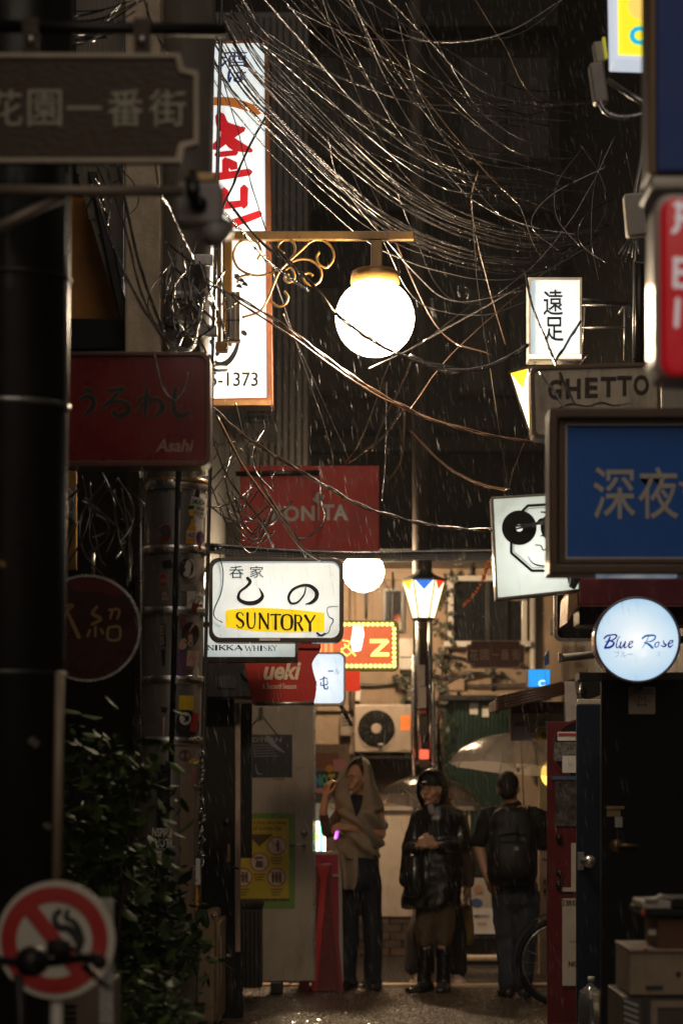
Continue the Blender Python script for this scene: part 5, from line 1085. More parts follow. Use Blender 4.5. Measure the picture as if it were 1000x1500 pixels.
MB().prism(circ(482, 1126, 5.5, 16), 20.575, .002).build('poster_face', mat('poster_orange', (.6, .26, .02), .5), t); MB().prism(circ(470, 1158, 11, 16, 4), 20.574, .002).build('poster_shape', PK, t); text('poster_letter', 'NER', (458, 1206, 474, 1216), 20.57, WHITEINK, t); text('poster_letter', 'IG', (478, 1170, 492, 1186), 20.572, mat('poster_ink2', (.5, .36, .1), .5), t)
# ------------------------------------------------------------------ air conditioners
def ac_wall():
    d = 21.9
    t = thing('air_conditioner', 'beige air conditioner fan unit on the far wall above the women', 'air conditioner', W(562, 1102, d)); B = mat('beige_casing', (.38, .3, .23), .4, var=.1, dirt=.35, dirtcol=(.15, .1, .07), coat=.25)
    MB().prism(rrect(519, 1032, 606, 1102, 2), d, .28).build('casing', B, t, bev=.01); c = (551, 1067)
    MB().prism(circ(*c, 27, 36), d-.004, .0036).build('fan_opening', BLKMAT, t)
    fn = MB(); n = 5
    for i in range(n):
        a = i*2*math.pi/n; P = [(c[0]+r*math.cos(a+t_), c[1]+r*math.sin(a+t_)) for r, t_ in ((7, 0), (24, .1), (25, .75), (8, .6))]; fn.prism(P, d-.012, .006)
    f = fn.build('fan', DKPLASTER, t); MB().prism(circ(*c, 7.5, 20), d-.03, .02).build('hub', B, f, bev=.003)
    for r in (10, 14, 18, 22, 26.5): MB().ring(circ(*c, r+.35, 40), circ(*c, r-.35, 40), d-.036, .004).build('guard_ring', DKMETAL, t)
    for i in range(10):
        a = i*math.pi/5+.2; MB().tube([W(c[0]+8*math.cos(a), c[1]+8*math.sin(a), d-.034), W(c[0]+27*math.cos(a), c[1]+27*math.sin(a), d-.034)], .0025, 5).build('guard_bar', DKMETAL, t)
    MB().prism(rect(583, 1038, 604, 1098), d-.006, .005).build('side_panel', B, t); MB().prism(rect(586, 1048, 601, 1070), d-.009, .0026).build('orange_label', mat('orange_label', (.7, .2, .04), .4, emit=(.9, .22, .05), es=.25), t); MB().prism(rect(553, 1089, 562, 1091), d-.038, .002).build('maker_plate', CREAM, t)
    for x in (530, 596): MB().prism(rect(x-3, 1102.3, x+3, 1107), d+.02, .24).build('foot', DKMETAL, t)
    MB().prism(rect(515, 1107.5, 609, 1111), d-.02, .3).build('shelf', DKMETAL, t)
ac_wall()
def ac_floor():
    d = 15.4; x1 = W(322, 1400, d).x; x0 = x1-.27; zt = W(300, 1337, d).z
    t = thing('air_conditioner', 'beige outdoor air conditioner unit on the ground at left, grille side towards camera', 'air conditioner', ((x0+x1)/2, d+.4, 0)); B = mat('beige_floor_casing', (.6, .45, .28), .4, var=.12, dirt=.4, dirtcol=(.1, .06, .03), coat=.25)
    MB().box(x0, x1-.03, d, d+.8, .06, zt).build('casing', B, t, bev=.03); MB().box(x1-.028, x1, d+.02, d+.78, .07, zt-.06).build('front_grille', B, t, bev=.012)
    MB().prism(rect(270, 1353, 287, 1382), d-.004, .0038).build('handle_recess', BLKMAT, t); MB().prism(rect(270, 1366, 287, 1367.5), d-.008, .004).build('recess_lip', B, t)
    MB().prism(rect(271, 1416, 289, 1492), d-.004, .0038).build('vent_backing', BLKMAT, t)
    for i in range(8): MB().prism(rect(271, 1417+i*10.4, 289, 1420+i*10.4), d-.012, .008).build('slat', B, t, bev=.001)
    MB().ell(W(313, 1341, d), (.02, .02, .014)).build('wet_cap', BRIGHT, t)
    for y in (d+.1, d+.6): MB().box(x0+.02, x1-.04, y, y+.08, .012, .06).build('foot', BLKMAT, t)
    MB().tube([W(323, 1370, d-.02), W(324, 1430, d-.02), W(319, 1496, d-.02)], .006, 6).build('hose', CREAM, t)
ac_floor()
# lower-left low unit behind the no smoking sign
t = thing('louvre_box', 'grey louvred box low behind the no smoking sign', 'box', W(110, 1520, 8.4)); MB().prism(rect(92, 1440, 162, 1540), 8.4, .4).build('body', mat('grey_louvre', (.16, .12, .09), .5, dirt=.4), t, bev=.01)
for i in range(6): MB().prism(rect(95, 1472+i*9, 112, 1476+i*9), 8.39, .012).build('slat', BLKMAT, t)
# ------------------------------------------------------------------ plants
LEAF = [mat('leaf_green', (.045, .075, .012), .5, var=.5, spec=.16), mat('leaf_dark', (.028, .05, .012), .5, var=.5, spec=.16)]
def shrub(lb, d, spots, n, sz, pot, M_):
    b = W(*pot, d); t = thing('potted_shrub', lb, 'plant', (b.x, d, 0))
    MB().lathe([(.1, .0), (.15, .02), (.19, .3), (.2, .31), (.2, .34), (.17, .34), (.16, .29)], (b.x, d, .012), 24).build('pot', mat('dark_pot', (.05, .03, .02), .6, var=.3), t)
    st_ = MB(); fo = MB(); cs = [W(x, y, d+rnd.uniform(-.15, .15)) for x, y in spots]
    for c in cs:
        m_ = Vector(((b.x+c.x)/2+rnd.uniform(-.05, .05), d+rnd.uniform(-.08, .08), c.z*.5+.15)); st_.tube([Vector(q) for q in cr([(b.x+rnd.uniform(-.05, .05), d, .3), tuple(m_), tuple(c)], 5)], [.011-.0006*i for i in range(11)], 6)
    for i in range(n):
        c = rnd.choice(cs); p = c+Vector((rnd.gauss(0, .085), rnd.gauss(0, .09), rnd.gauss(0, .085)))
        if p.z < .2: continue
        u = Vector((rnd.gauss(0, 1), rnd.gauss(0, .6), rnd.gauss(-.35, .6))).normalized(); s = sz*rnd.choice((.45, .7, 1, 1.2, 1.6))*rnd.uniform(.8, 1.2); v = u.cross(Vector((rnd.gauss(0, .5), rnd.gauss(0, .5), 1))).normalized(); w_ = u.cross(v)
        fo.add([p, p+u*s*.35+v*s*.26+w_*s*.06, p+u*s*.75+v*s*.2+w_*s*.02, p+u*s, p+u*s*.75-v*s*.2+w_*s*.02, p+u*s*.35-v*s*.26+w_*s*.06, p+u*s*.5-w_*s*.03], [[0, 6, 1], [1, 6, 2], [2, 6, 3], [3, 6, 4], [4, 6, 5], [5, 6, 0]], True)
    st_.build('stem', DARKWOOD, t); stuff(fo.build('foliage', M_, t, fix=False))
shrub('tall leafy potted shrub at lower left, right of the black pole', 9.6, [(118, 1110), (140, 1160), (165, 1200), (120, 1230), (175, 1130), (200, 1150), (150, 1260), (110, 1300), (200, 1235), (180, 1290)], 800, .062, (140, 1600), LEAF[0])
shrub('dark leafy potted shrub spilling in front of the stickered pole base', 10.2, [(205, 1310), (225, 1340), (240, 1370), (180, 1360), (215, 1400), (265, 1395), (235, 1330), (196, 1430), (200, 1290)], 800, .058, (215, 1600), LEAF[1])
shrub('small leafy shrub low at left behind the no smoking sign', 8.9, [(190, 1470), (215, 1500), (175, 1500), (235, 1480), (205, 1450)], 500, .05, (205, 1640), LEAF[0])
# ------------------------------------------------------------------ right: doors and stacks
d = 15.2
RDOOR = mat('red_door_paint', (.1, .006, .01), .35, var=.15, coat=.35, dirt=.2)
t = door('open dark red door with posters and a round black window', (801, 1057, 905, 1500), d, RDOOR)
MB().prism(circ(852, 1098, 42, 40), d-.008, .007).build('round_window', DGLASS, t); MB().ring(circ(852, 1098, 45, 40), circ(852, 1098, 41.5, 40), d-.014, .0138).build('window_ring', RDOOR, t)
for x0, y0, x1, y1, M_, s_ in ((816, 1072, 850, 1085, WHITEP, None), (811, 1087, 850, 1115, mat('grey_photo', (.16, .15, .14), .3, var=.9, scale=40), None), (823, 1107, 850, 1132, WHITEP, None), (808, 1137, 850, 1142, mat('blue_tape', (.04, .1, .2), .4), None), (813, 1144, 850, 1210, mat('dark_photo_poster', (.07, .06, .055), .25, var=.9, scale=22), None), (836, 1235, 846, 1304, CREAM, None), (821, 1300, 850, 1306, CREAM, None), (823, 1316, 880, 1444, CREAM, None)):
    MB().prism(rrect(x0, y0, x1, y1, 1.5), d-.016-rnd.uniform(0, .004), .006).build('poster', M_, t)
MB().prism(rect(817, 1074, 850, 1078), d-.024, .002).build('poster_print', RDP, t); text('poster_print', '【禁煙】', (824, 1318, 850, 1327), d-.024, BRN, t); text('poster_print', 'smoking', (834, 1378, 848, 1381), d-.024, BRN, t); text('poster_print', 'NO', (832, 1408, 846, 1416), d-.024, BRN, t, bold=.05); MB().sheet(circ(834, 1118, 3, 12), d-.0235).build('poster_print', GREYINK, t, fix=False)
for y, r in ((1227, .022), (1278, .018), (1296, .02)): MB().ell(W(818, y, d-.03), (r, .03, r)).build('knob', DKMETAL, t)
d = 12.6
BLDOOR = mat('navy_door_paint', (.012, .02, .04), .45, var=.2, spec=.3)
t = door('narrow open navy door with a round steel knob, between the red and black doors', (844, 1032, 890, 1500), d, BLDOOR)
MB().tube([W(852, 1261, d-.01), W(862, 1262, d-.05)], .014, 12).build('knob_neck', STEEL, t); MB().ell(W(863, 1262, d-.06), (.034, .03, .034), nu=20, nv=14).build('knob', BRIGHT, t); MB().prism(rect(845, 1248, 855, 1275), d-.006, .006).build('knob_plate', STEEL, t, bev=.002)
d = 10.9
BKD = mat('black_door_paint', (.007, .006, .006), .5, var=.3, spec=.2, bump=.06)
t = door('big open black door at right with a cream sticker and brass lever', (880, 996, 1075, 1560), d, BKD); MB().prism(rect(848, 985, 1075, 995), d-.01, .2).build('top_rail', DKMETAL, t)
s = MB().prism(rrect(920, 1006, 959, 1046, 2), d-.004, .003).build('sticker', mat('cream_sticker', (.62, .53, .42), .5), t); m = MB().ring(rect(923, 1009, 956, 1017), rect(924, 1010, 955, 1016), d-.0062, .001); m.build('sticker_print', INK, s); text('sticker_print', 'MEMBERSHIP', (926, 1011, 953, 1015), d-.0055, INK, s)
m = MB(); m.brush([(934, 1036), (934, 1026), (936, 1020), (939, 1024), (942, 1024), (944, 1020), (945, 1028), (945, 1036)], [.8]*8, d-.0056); m.brush([(932, 1032), (940, 1033), (946, 1032)], [1.2]*3, d-.006); m.brush([(929, 1025), (930, 1028)], [1, 1], d-.0056); m.brush([(949, 1025), (950, 1028)], [1, 1], d-.0056); m.build('sticker_print', INK, s)
LV = mat('dull_brass', (.28, .19, .1), .35, .7, var=.2)
MB().prism(rect(887, 1181, 914, 1186), d-.02, .02).build('latch_bar', LV, t, bev=.002); MB().prism(rect(888, 1187, 908, 1196), d-.012, .012).build('latch_body', LV, t); m = MB(); m.prism(rect(900, 1196.5, 911, 1212), d-.014, .01); m.build('latch_keys', STEEL, t); MB().tube([W(902, 1239, d-.012), W(902, 1239, d)], .03, 16).build('lever_rose', LV, t); MB().tube([W(902, 1239, d-.04), W(915, 1238, d-.045), W(934, 1240, d-.04)], .01, 8).build('lever', LV, t)
# water bottle
d = 11.7; c = W(866, 1502, d)
t = thing('water_bottle', 'clear plastic bottle standing on a dark stand in front of the navy door', 'bottle', (c.x, d, 0)); PET = mat('clear_plastic', (.75, .8, .8), .06, coat=.6); PET.node_tree.nodes['Principled BSDF'].inputs['Transmission Weight'].default_value = .9
z0 = W(866, 1530, d).z; zt = W(866, 1437, d).z; r = .062
MB().lathe([(r*.9, 0), (r, .015), (r, .21), (r*.9, .25), (r*.5, zt-z0-.03), (.015, zt-z0-.012), (.015, zt-z0)], (c.x, d, z0), 28).build('bottle_body', PET, t); MB().lathe([(.017, 0), (.017, .02), (.01, .022)], (c.x, d, zt), 16).build('bottle_cap', WHITEP, t)
MB().box(c.x-.15, c.x+.15, d-.1, d+.14, .02, z0-.004).build('stand', BLKMAT, t, bev=.01)
# stack at bottom right
d = 8.6
def cx(lb, box, d, th, M_, nm='crate', cat='crate', bev=.006):
    t = thing(nm, lb, cat, W((box[0]+box[2])/2, box[3], d)); MB().prism(rrect(*box, 2), d, th).build('body', M_, t, bev=bev); return t
CR = mat('dusty_crate', (.3, .22, .15), .55, var=.25, dirt=.6, dirtcol=(.06, .035, .02), dscale=8)
t = cx('louvred machine box at the bottom of the stack in the lower right corner', (912, 1460, 1060, 1600), d, .5, mat('dark_machine', (.07, .055, .04), .45, dirt=.4), 'machine_box', 'box')
for i in range(5): MB().prism([(913, 1464+i*9), (934, 1472+i*9), (934, 1475+i*9), (913, 1467+i*9)], d-.012, .012).build('slat', STEEL, t)
MB().prism(rect(940, 1460, 950, 1520), d-.01, .01).build('corner_post', DKMETAL, t); MB().ring(rect(952, 1466, 1040, 1540), rect(962, 1476, 1030, 1530), d-.01, .01).build('front_frame', CR, t)
t = cx('dusty beige crate with hand holes above the louvred box', (921, 1392, 1060, 1458), d-.02, .42, CR); MB().prism(circ(993, 1427, 4, 14), d-.026, .006).build('hand_hole', INK, t); MB().prism(rect(945, 1444, 970, 1450), d-.025, .005).build('label', DKMETAL, t); MB().prism(rect(921, 1390, 1060, 1395), d-.035, .45).build('rim', CR, t, bev=.003)
t = cx('plain brown cardboard carton on the dusty crate', (962, 1344, 1060, 1389), d+.0, .35, mat('brown_carton', (.12, .05, .02), .7, var=.2), 'carton', 'carton'); MB().prism(rect(949, 1362, 960, 1370), d-.02, .02).build('paper_tab', CREAM, t); MB().ell(W(945, 1389, d-.04), .008).build('wet_knob', mat('pink_plastic', (.6, .3, .2), .3, coat=.5), t)
t = cx('flat black case with a pale lid on top of the stack at lower right', (942, 1332, 1060, 1343), d-.04, .42, BLKMAT, 'case', 'case'); MB().prism(rect(940, 1320, 982, 1331.5), d-.045, .3).build('pale_lid', CREAM, t, bev=.006); MB().ell(W(941, 1337, d-.05), (.008, .008, .012)).build('red_pull', mat('red_plastic', (.6, .08, .04), .3, coat=.5), t); MB().tube([W(x, y, d-.05) for x, y in ((944, 1318), (960, 1318), (966, 1313), (975, 1315))], .01, 8).build('plastic_wrap', CREAM, t)
MB().prism(rect(984, 1316, 1060, 1331), d-.03, .3).build('dark_lid', BLKMAT, t, bev=.004)
# tiled awning and sign board on the right
d = 16.6
t = thing('roof_awning', 'small sloping ribbed roof over a doorway at right, above the transparent umbrella', 'awning', W(790, 1040, d))
RT = mat('brown_ribbed_roof', (.1, .055, .035), .45, var=.35, bump=.2, dirt=.4, coat=.25)
MB().prism([(728, 1024), (838, 1000), (838, 1012), (728, 1040)], d+.04, 1.0).build('roof_slab', RT, t, bev=.008)
for i in range(5): MB().tube([W(726, 1022+i*4.4, d+.02), W(842, 997+i*3.6, d+.02)], .012, 8).build('roof_rib', RT, t)
MB().tube([W(728, 1022, d+.02), W(728, 1046, d+.02)], .012, 8).build('end_batten', RT, t)
MB_ = thing('sign_board', 'white framed board with red header and a spiky black eye under the ribbed roof', 'sign', W(785, 1080, 17.2)); d = 17.2
MB().prism(rect(747, 1028, 826, 1085), d, .06).build('board', WHITEP, MB_, bev=.003); MB().prism(rect(750, 1030, 822, 1045), d-.006, .005).build('red_header', mat('dull_red_header', (.3, .03, .025), .5), MB_); text('header_print', 'OMAGAE', (778, 1034, 816, 1042), d-.0075, mat('dull_red_letters', (.4, .12, .1), .5), MB_)
m = MB()
for i in range(15): a = math.radians(180+i*12); m.brush([(795+12*math.cos(a), 1072+10*math.sin(a)), (795+24*math.cos(a), 1072+22*math.sin(a))], [2, .6], d-.003-.0001*i, n=2)
m.build('eye_lashes', INK, MB_); MB().prism(circ(795, 1076, 13, 24, 11), d-.006, .002).build('eye', mat('eye_yellow', (.6, .4, .02), .4), MB_); MB().prism(circ(797, 1078, 5, 16), d-.008, .0015).build('pupil', INK, MB_); MB().prism(rect(753, 1058, 768, 1064), d-.004, .003).build('blue_print', mat('pale_blue_print', (.3, .35, .42), .5), MB_)
p = MB().prism(rect(828, 998, 844, 1060), 15.9, .08); tag(p.build('white_post', mat('pale_post', (.55, .5, .48), .5, dirt=.3), bev=.004), 'pale painted post end above the red door', 'post')
t = thing('canopy_bracket', 'small dark folded canopy piece hanging above the navy door', 'bracket', W(860, 1028, 13)); MB().prism([(846, 994), (878, 990), (880, 1018), (858, 1026), (848, 1014)], 13, .2).build('canopy', BLKMAT, t, bev=.006); MB().prism(rect(846, 1024, 880, 1032), 12.95, .1).build('ledge', CREAM, t, bev=.004); MB().tube([W(850, 1000, 12.98), W(848, 1022, 12.98), W(856, 1028, 12.98)], .008, 6).build('hook', STEEL, t)
# white doorway strip with a yellow wall lamp behind the man
d = 19.4
t = thing('side_door', 'cream side door with two round locks behind the man with the umbrella', 'door', W(800, 1430, d)); MB().prism(rect(789, 1100, 830, 1428), d, .06).build('panel', mat('cream_side_door', (.52, .42, .3), .45, dirt=.2), t, bev=.004)
for y in (1291, 1305): MB().tube([W(798, y, d-.02), W(798, y, d)], .018, 12).build('lock', DKMETAL, t)
for y in (1192, 1208, 1230, 1262): MB().tube([W(806, y, d-.06), W(794, y-4, d-.1)], .01, 6).build('hook', DKMETAL, t)
t = thing('wall_lamp', 'small lit yellow wall lamp peeking out from behind the red door', 'lamp', W(803, 1150, 18.9)); MB().ell(W(803, 1134, 18.9), (.06, .06, .09)).build('shade', emis('yellow_lamp', (1, .68, .1), 2.2), t, fix=False); MB().tube([W(803, 1116, 18.9), W(803, 1110, 19.2)], .012, 8).build('stem', DKMETAL, t)
# paper stand behind the man
d = 21.4
t = thing('notice_stand', 'low stand covered with white printed sheets behind the man in jeans', 'stand', W(705, 1400, d)); MB().prism(rect(664, 1372, 740, 1400), d, .3).build('base', BLACK, t, bev=.01); MB().prism(rect(668, 1280, 738, 1371), d+.02, .08).build('board', DKMETAL, t)
for x0, y0, x1, y1, M_ in ((690, 1286, 720, 1330, CREAM), (688, 1330, 722, 1368, WHITEP), (722, 1284, 737, 1368, WHITEP), (671, 1290, 687, 1366, CREAM)): MB().prism(rect(x0, y0, x1, y1), d+.006, .01).build('sheet', M_, t)
MB().prism(circ(700, 1303, 7, 16), d+.002, .003).build('sheet_picture', mat('skin_print', (.42, .24, .14), .5), t); MB().prism(circ(697, 1322, 9, 16, 6), d+.001, .003).build('sheet_picture', mat('blue_print2', (.05, .12, .26), .5), t); text('sheet_print', 'MENU', (694, 1340, 716, 1344), d+.002, INK, t); text('sheet_print', '500', (699, 1351, 712, 1355), d+.002, RDP, t); MB().prism(rect(660, 1401, 745, 1408), d-.2, .5).build('plinth', CONC, t, bev=.01)
# ------------------------------------------------------------------ people
def skin_mat(name, c): 
    m = mat(name, c, .42, var=.08, coat=.1); b = m.node_tree.nodes['Principled BSDF']; b.inputs['Subsurface Weight'].default_value = .15; b.inputs['Subsurface Radius'].default_value = (.01, .004, .002); return m
SKIN = skin_mat('skin', (.62, .34, .21))
def displaced(me, fn):
    n = [v.normal.copy() for v in me.vertices]
    for v, q in zip(me.vertices, n): v.co += q*fn(v.co)
    me.update(); return me
def cloth(mb, name, M_, parent, vox=.011, amp=.008, sc_=(14, 14, 5), it=2, sub=None):
    off = wloc(parent); me = mb.mesh(name, off)
    b = bmesh.new(); b.from_mesh(me); bmesh.ops.recalc_face_normals(b, faces=b.faces); b.to_mesh(me); b.free()
    me = do_remesh(me, vox, it)
    if amp: displaced(me, lambda c: amp*(noise.noise((c.x*sc_[0]+parent.location.x*9, c.y*sc_[1], c.z*sc_[2]))+.5*noise.noise((c.x*sc_[0]*2.3, c.y*sc_[1]*2.3, c.z*sc_[2]*2.3+9))-abs(noise.noise((c.x*9, c.y*9, c.z*11)))*.6))
    me.materials.append(M_); o = bpy.data.objects.new(name, me); C.objects.link(o); o.parent = parent; o['_w'] = tuple(off); return o
def head(mb, c, yaw, pitch=0, s=1.0):
    R = Matrix.Rotation(yaw, 3, 'Z')@Matrix.Rotation(pitch, 3, 'X'); P = lambda x, y, z: Vector(c)+R@Vector((x, y, z))*s
    e = lambda p, r: mb.ell(P(*p), tuple(q*s for q in r), R)
    e((0, .012, .022), (.074, .094, .098)); e((0, -.02, -.045), (.058, .068, .072)); e((0, -.072, -.098), (.024, .02, .02)); e((0, -.074, .036), (.054, .022, .013))
    for k in (-1, 1): e((k*.036, -.06, -.02), (.028, .03, .03)); e((k*.076, .012, .0), (.011, .02, .032)); e((k*.02, -.078, -.05), (.02, .014, .02))
    mb.cap(P(0, -.088, .022), .008*s, P(0, -.112, -.02), .0125*s, 8); e((0, -.1, -.027), (.018, .012, .009)); e((0, -.093, -.055), (.022, .009, .0055)); e((0, -.092, -.067), (.019, .01, .006))
    return P, R
def face_parts(P, R, parent, s=1.0, lip=(.35, .1, .08)):
    for k in (-1, 1):
        ey = MB().ell(P(k*.031, -.083, .012), (.014*s, .008*s, .007*s), R, 10, 6).build('eye', WHITEINK, parent); MB().ell(P(k*.031, -.0905, .012), (.006*s, .003*s, .006*s), R, 8, 6).build('iris', INK, ey)
        MB().tube([P(k*.013, -.098, .033), P(k*.034, -.098, .04), P(k*.052, -.083, .032)], [.004, .0045, .002], 6).build('eyebrow', DARKWOOD, parent)
    MB().ell(P(0, -.1005, -.061), (.021*s, .005*s, .0075*s), R, 10, 6).build('lips', mat('lips', lip, .4, var=.05), parent)
def hand(mb, w, f, s, n, curl=(.5, .6, .5), thumb=.5, sz=1.0):
    w = Vector(w); f = Vector(f).normalized(); n = Vector(n); n = (n-f*n.dot(f)).normalized(); s_ = f.cross(n); s_ = s_ if s_.dot(Vector(s)) > 0 else -s_
    mb.cap(w-f*.01, .025*sz, w+f*.02, .028*sz, 10)
    for i, (ln, o) in enumerate(((.92, .03), (1.0, .01), (.93, -.01), (.76, -.029))):
        b = w+s_*o*sz*.7+f*.01; k = w+s_*o*sz+f*.088*sz*(1-.05*(i == 3))
        mb.cap(b, .016*sz, k, .0125*sz, 8); p = k; a = 0
        for j, L in enumerate((.042, .027, .021)):
            a += curl[j]; q = p+(f*math.cos(a)+n*math.sin(a))*L*ln*sz; mb.cap(p, (.0098, .009, .0082)[j]*sz, q, (.009, .0082, .007)[j]*sz, 8); p = q
    b = w+s_*.022*sz+f*.02*sz; p = b
    for j, (L, a) in enumerate(((.04, .9), (.032, .9-thumb), (.026, .9-2*thumb))):
        q = p+(f*math.cos(a)+s_*math.sin(a)+n*.35).normalized()*L*sz; mb.cap(p, (.014, .0115, .0105)[j]*sz, q, (.0115, .0105, .0085)[j]*sz, 8); p = q
def sheet_obj(rows, name, M_, parent, thick=.009, fold=None):
    off = wloc(parent); n = len(rows[0]); me = bpy.data.meshes.new(name)
    me.from_pydata([Vector(p)-off for r in rows for p in r], [], [[i*n+k, i*n+k+1, (i+1)*n+k+1, (i+1)*n+k] for i in range(len(rows)-1) for k in range(n-1)]); me.update()
    me.polygons.foreach_set('use_smooth', [True]*len(me.polygons))
    if fold: displaced(me, fold)
    me.materials.append(M_); o = bpy.data.objects.new(name, me); C.objects.link(o); o.parent = parent; o['_w'] = tuple(off)
    s = o.modifiers.new('thickness', 'SOLIDIFY'); s.thickness = thick; s.offset = -1
    q = o.modifiers.new('smooth', 'SUBSURF'); q.levels = 1; q.render_levels = 1
    return o
def person(lb, x, y): return thing('person', lb, 'person', (x, y, 0.012))
def shoe(mb, p, fwd, L=.27, w=.048, h=.06):
    p = Vector(p); f = Vector(fwd).normalized(); z = Vector((0, 0, 1)); s = f.cross(z)
    rg = []
    for t, ww, hh in ((-.28, .5, .75), (-.24, .8, .95), (-.05, .85, 1.05), (.2, .9, .8), (.45, 1.0, .6), (.62, .85, .5), (.71, .45, .38)):
        c = p+f*t*L; rg.append([c+s*ww*w*math.cos(a)+z*(h*hh*.5+h*hh*.5*math.sin(a)) for a in [k*math.pi/6 for k in range(12)]])
    mb.loft(rg); return mb

# ---- woman with the scarf over her head
d = 18.72; J = lambda x, y, dy=0: W(x, y, d+dy)
t = person('person standing with a grey brown scarf held over the head, dark wide trousers', J(528, 1440).x, d)
m = MB(); hc = J(521, 1142, -.01); P_, R_ = head(m, hc, math.radians(-38), math.radians(4))
m.chain([J(524, 1160, .01), J(527, 1180, .02)], [.054, .06]); m.chain([J(527, 1185, .02), J(527, 1215, .02), J(527, 1250, .02), J(528, 1270, .02)], [.12, .125, .115, .13], 16); m.cap(J(503, 1187, .01), .06, J(552, 1187, .02), .06)
for x0, x1, x2 in ((517, 512, 509), (540, 543, 545)): m.chain([J(x0, 1275, .02), J(x1, 1355, 0), J(x2, 1425, .03), J(x2, 1434, .03)], [.066, .046, .036, .042])
m.chain([J(501, 1188, 0), J(480, 1217, -.12), J(473, 1190, -.2), J(477, 1166, -.22)], [.05, .04, .032, .026]); hand(m, J(477, 1166, -.22), (.18, -.05, 1), (.5, -.8, 0), (1, .5, .1), (.75, .8, .5))
m.chain([J(553, 1188, .02), J(557, 1222, -.02), J(515, 1215, -.17)], [.05, .042, .03]); hand(m, J(511, 1213, -.18), (-1, -.3, .15), (0, -.2, 1), (0, .6, -1), (.7, .8, .6))
m.build('body', SKIN, t, remesh=.0058, smooth_it=2); face_parts(P_, R_, t)
# hair at the hairline
m = MB(); m.ell(P_(0, .034, .042), (.08, .084, .084), R_); m.build('hair', mat('brown_hair', (.06, .03, .015), .4, var=.4, stretch=(1, 1, 8)), t)
SCARF = mat('grey_brown_scarf', (.34, .275, .2), .85, var=.18, scale=12, bump=.5, bscale=170)
rows = []
data = [(1110.5, 526, 524, 531, 528, .02, .03), (1113, 519, 515, 538, 530, .05, .09), (1118, 513, 509, 543, 531, .09, .12), (1126, 509, 503, 547, 532, .11, .135), (1136, 508, 495, 550, 532, .12, .14), (1146, 508.5, 487, 553, 532, .125, .14), (1153, 509.5, 482.5, 555, 532, .13, .14), (1165, 513, 484.5, 558, 531.5, .13, .13), (1178, 516.5, 488, 561, 530, .14, .13), (1190, 520, 490, 562.5, 526, .15, .13), (1200, 527, 490.5, 563, 519, .16, .13), (1210, 534, 491, 564, 512, .165, .13), (1222, 540, 492, 563.5, 506, .165, .13), (1236, 544, 493, 561, 502, .16, .13), (1248, 547, 494, 557, 499, .15, .13), (1258, 548, 497, 552, 498, .14, .125)]
for y, L_, lo, ro, r_, df_, db in data:
    yy = lambda k: y
    hid = .022 if L_ > r_ else 0
    q = cr([tuple(J(L_, y+3*(y > 1195), -df_-hid)), tuple(J((L_+lo)/2, y-1, -df_*.95-hid*.6)), tuple(J(lo, y+2*(y > 1240), -.03 if not 1140 < y < 1175 else -.16)), tuple(J(lo*.7+ro*.3, y-6*(y > 1115), db*.8)), tuple(J(lo*.35+ro*.65, y-6*(y > 1115), db)), tuple(J(ro, y, .0)), tuple(J((r_*.5+ro*.5), y, -df_*.9)), tuple(J(r_, y, -df_))], 6)
    rows.append([Vector(p) for p in q])
rows2 = []
for i in range(len(rows[0])): pass
cols_ = [cr([tuple(r[i]) for r in rows], 3) for i in range(len(rows[0]))]
rows = [[Vector(cols_[i][j]) for i in range(len(cols_))] for j in range(len(cols_[0]))]
def fold(c):
    z = c.z; k = .03 if z < 1.36 else .014
    return k*math.sin(c.x*34+z*(42 if z < 1.34 else 12)+2*noise.noise((c.x*5, c.y*5, z*4)))+.012*noise.noise((c.x*13, c.y*13, z*8))+.005*noise.noise((c.x*32, c.y*32, z*18))
sheet_obj(rows, 'scarf', SCARF, t, .011, fold)
rows = [[J(x0+(x1-x0)*k/8, y, -.13-.03*math.sin(k*1.1)) for k in range(9)] for y, x0, x1 in ((1240, 495, 522), (1258, 497, 524), (1275, 499, 524), (1292, 501, 523), (1304, 503, 519))]
lab(sheet_obj(rows, 'scarf_tail', SCARF, t, .01, lambda c: .012*noise.noise((c.x*18, c.y*9, c.z*5))), 'hanging end of the scarf')
TR = mat('dark_navy_trousers', (.016, .019, .028), .8, var=.3, bump=.2, bscale=150); TOP = mat('black_top', (.012, .011, .012), .8); SLV = mat('brown_sleeve', (.1, .06, .04), .85, var=.2)
m = MB(); m.chain([J(528, 1250, .02), J(528, 1285, .02)], [.145, .15], 18)
for a in ((515, 1290), (511, 1345), (509, 1432)), ((541, 1290), (545, 1345), (546, 1434)): m.chain([J(x, y, .02) for x, y in a], [.095, .078, .072], 14)
for x in (508, 545): m.lathe([(.085, .07), (.09, .03)], (J(x, 1440).x, d+.02, 0), 16)
cloth(m, 'trousers', TR, t, .011, .012, (16, 16, 4))
m = MB(); m.chain([J(523, 1172, .01), J(527, 1186, .02), J(527, 1250, .02)], [.07, .128, .128], 16); cloth(m, 'top', TOP, t, .012, .004)
m = MB(); m.chain([J(501, 1188, 0), J(480, 1218, -.12), J(473.5, 1196, -.19)], [.058, .05, .04]); cloth(m, 'sleeve', SLV, t, .009, .008)
m = MB(); shoe(m, (J(508, 1440).x, d-.03, .012), (-.25, -1, 0)); m2 = MB(); shoe(m2, (J(546, 1440).x, d-.03, .012), (.15, -1, 0)); m.build('shoe', BLKMAT, t); m2.build('shoe', BLKMAT, t)

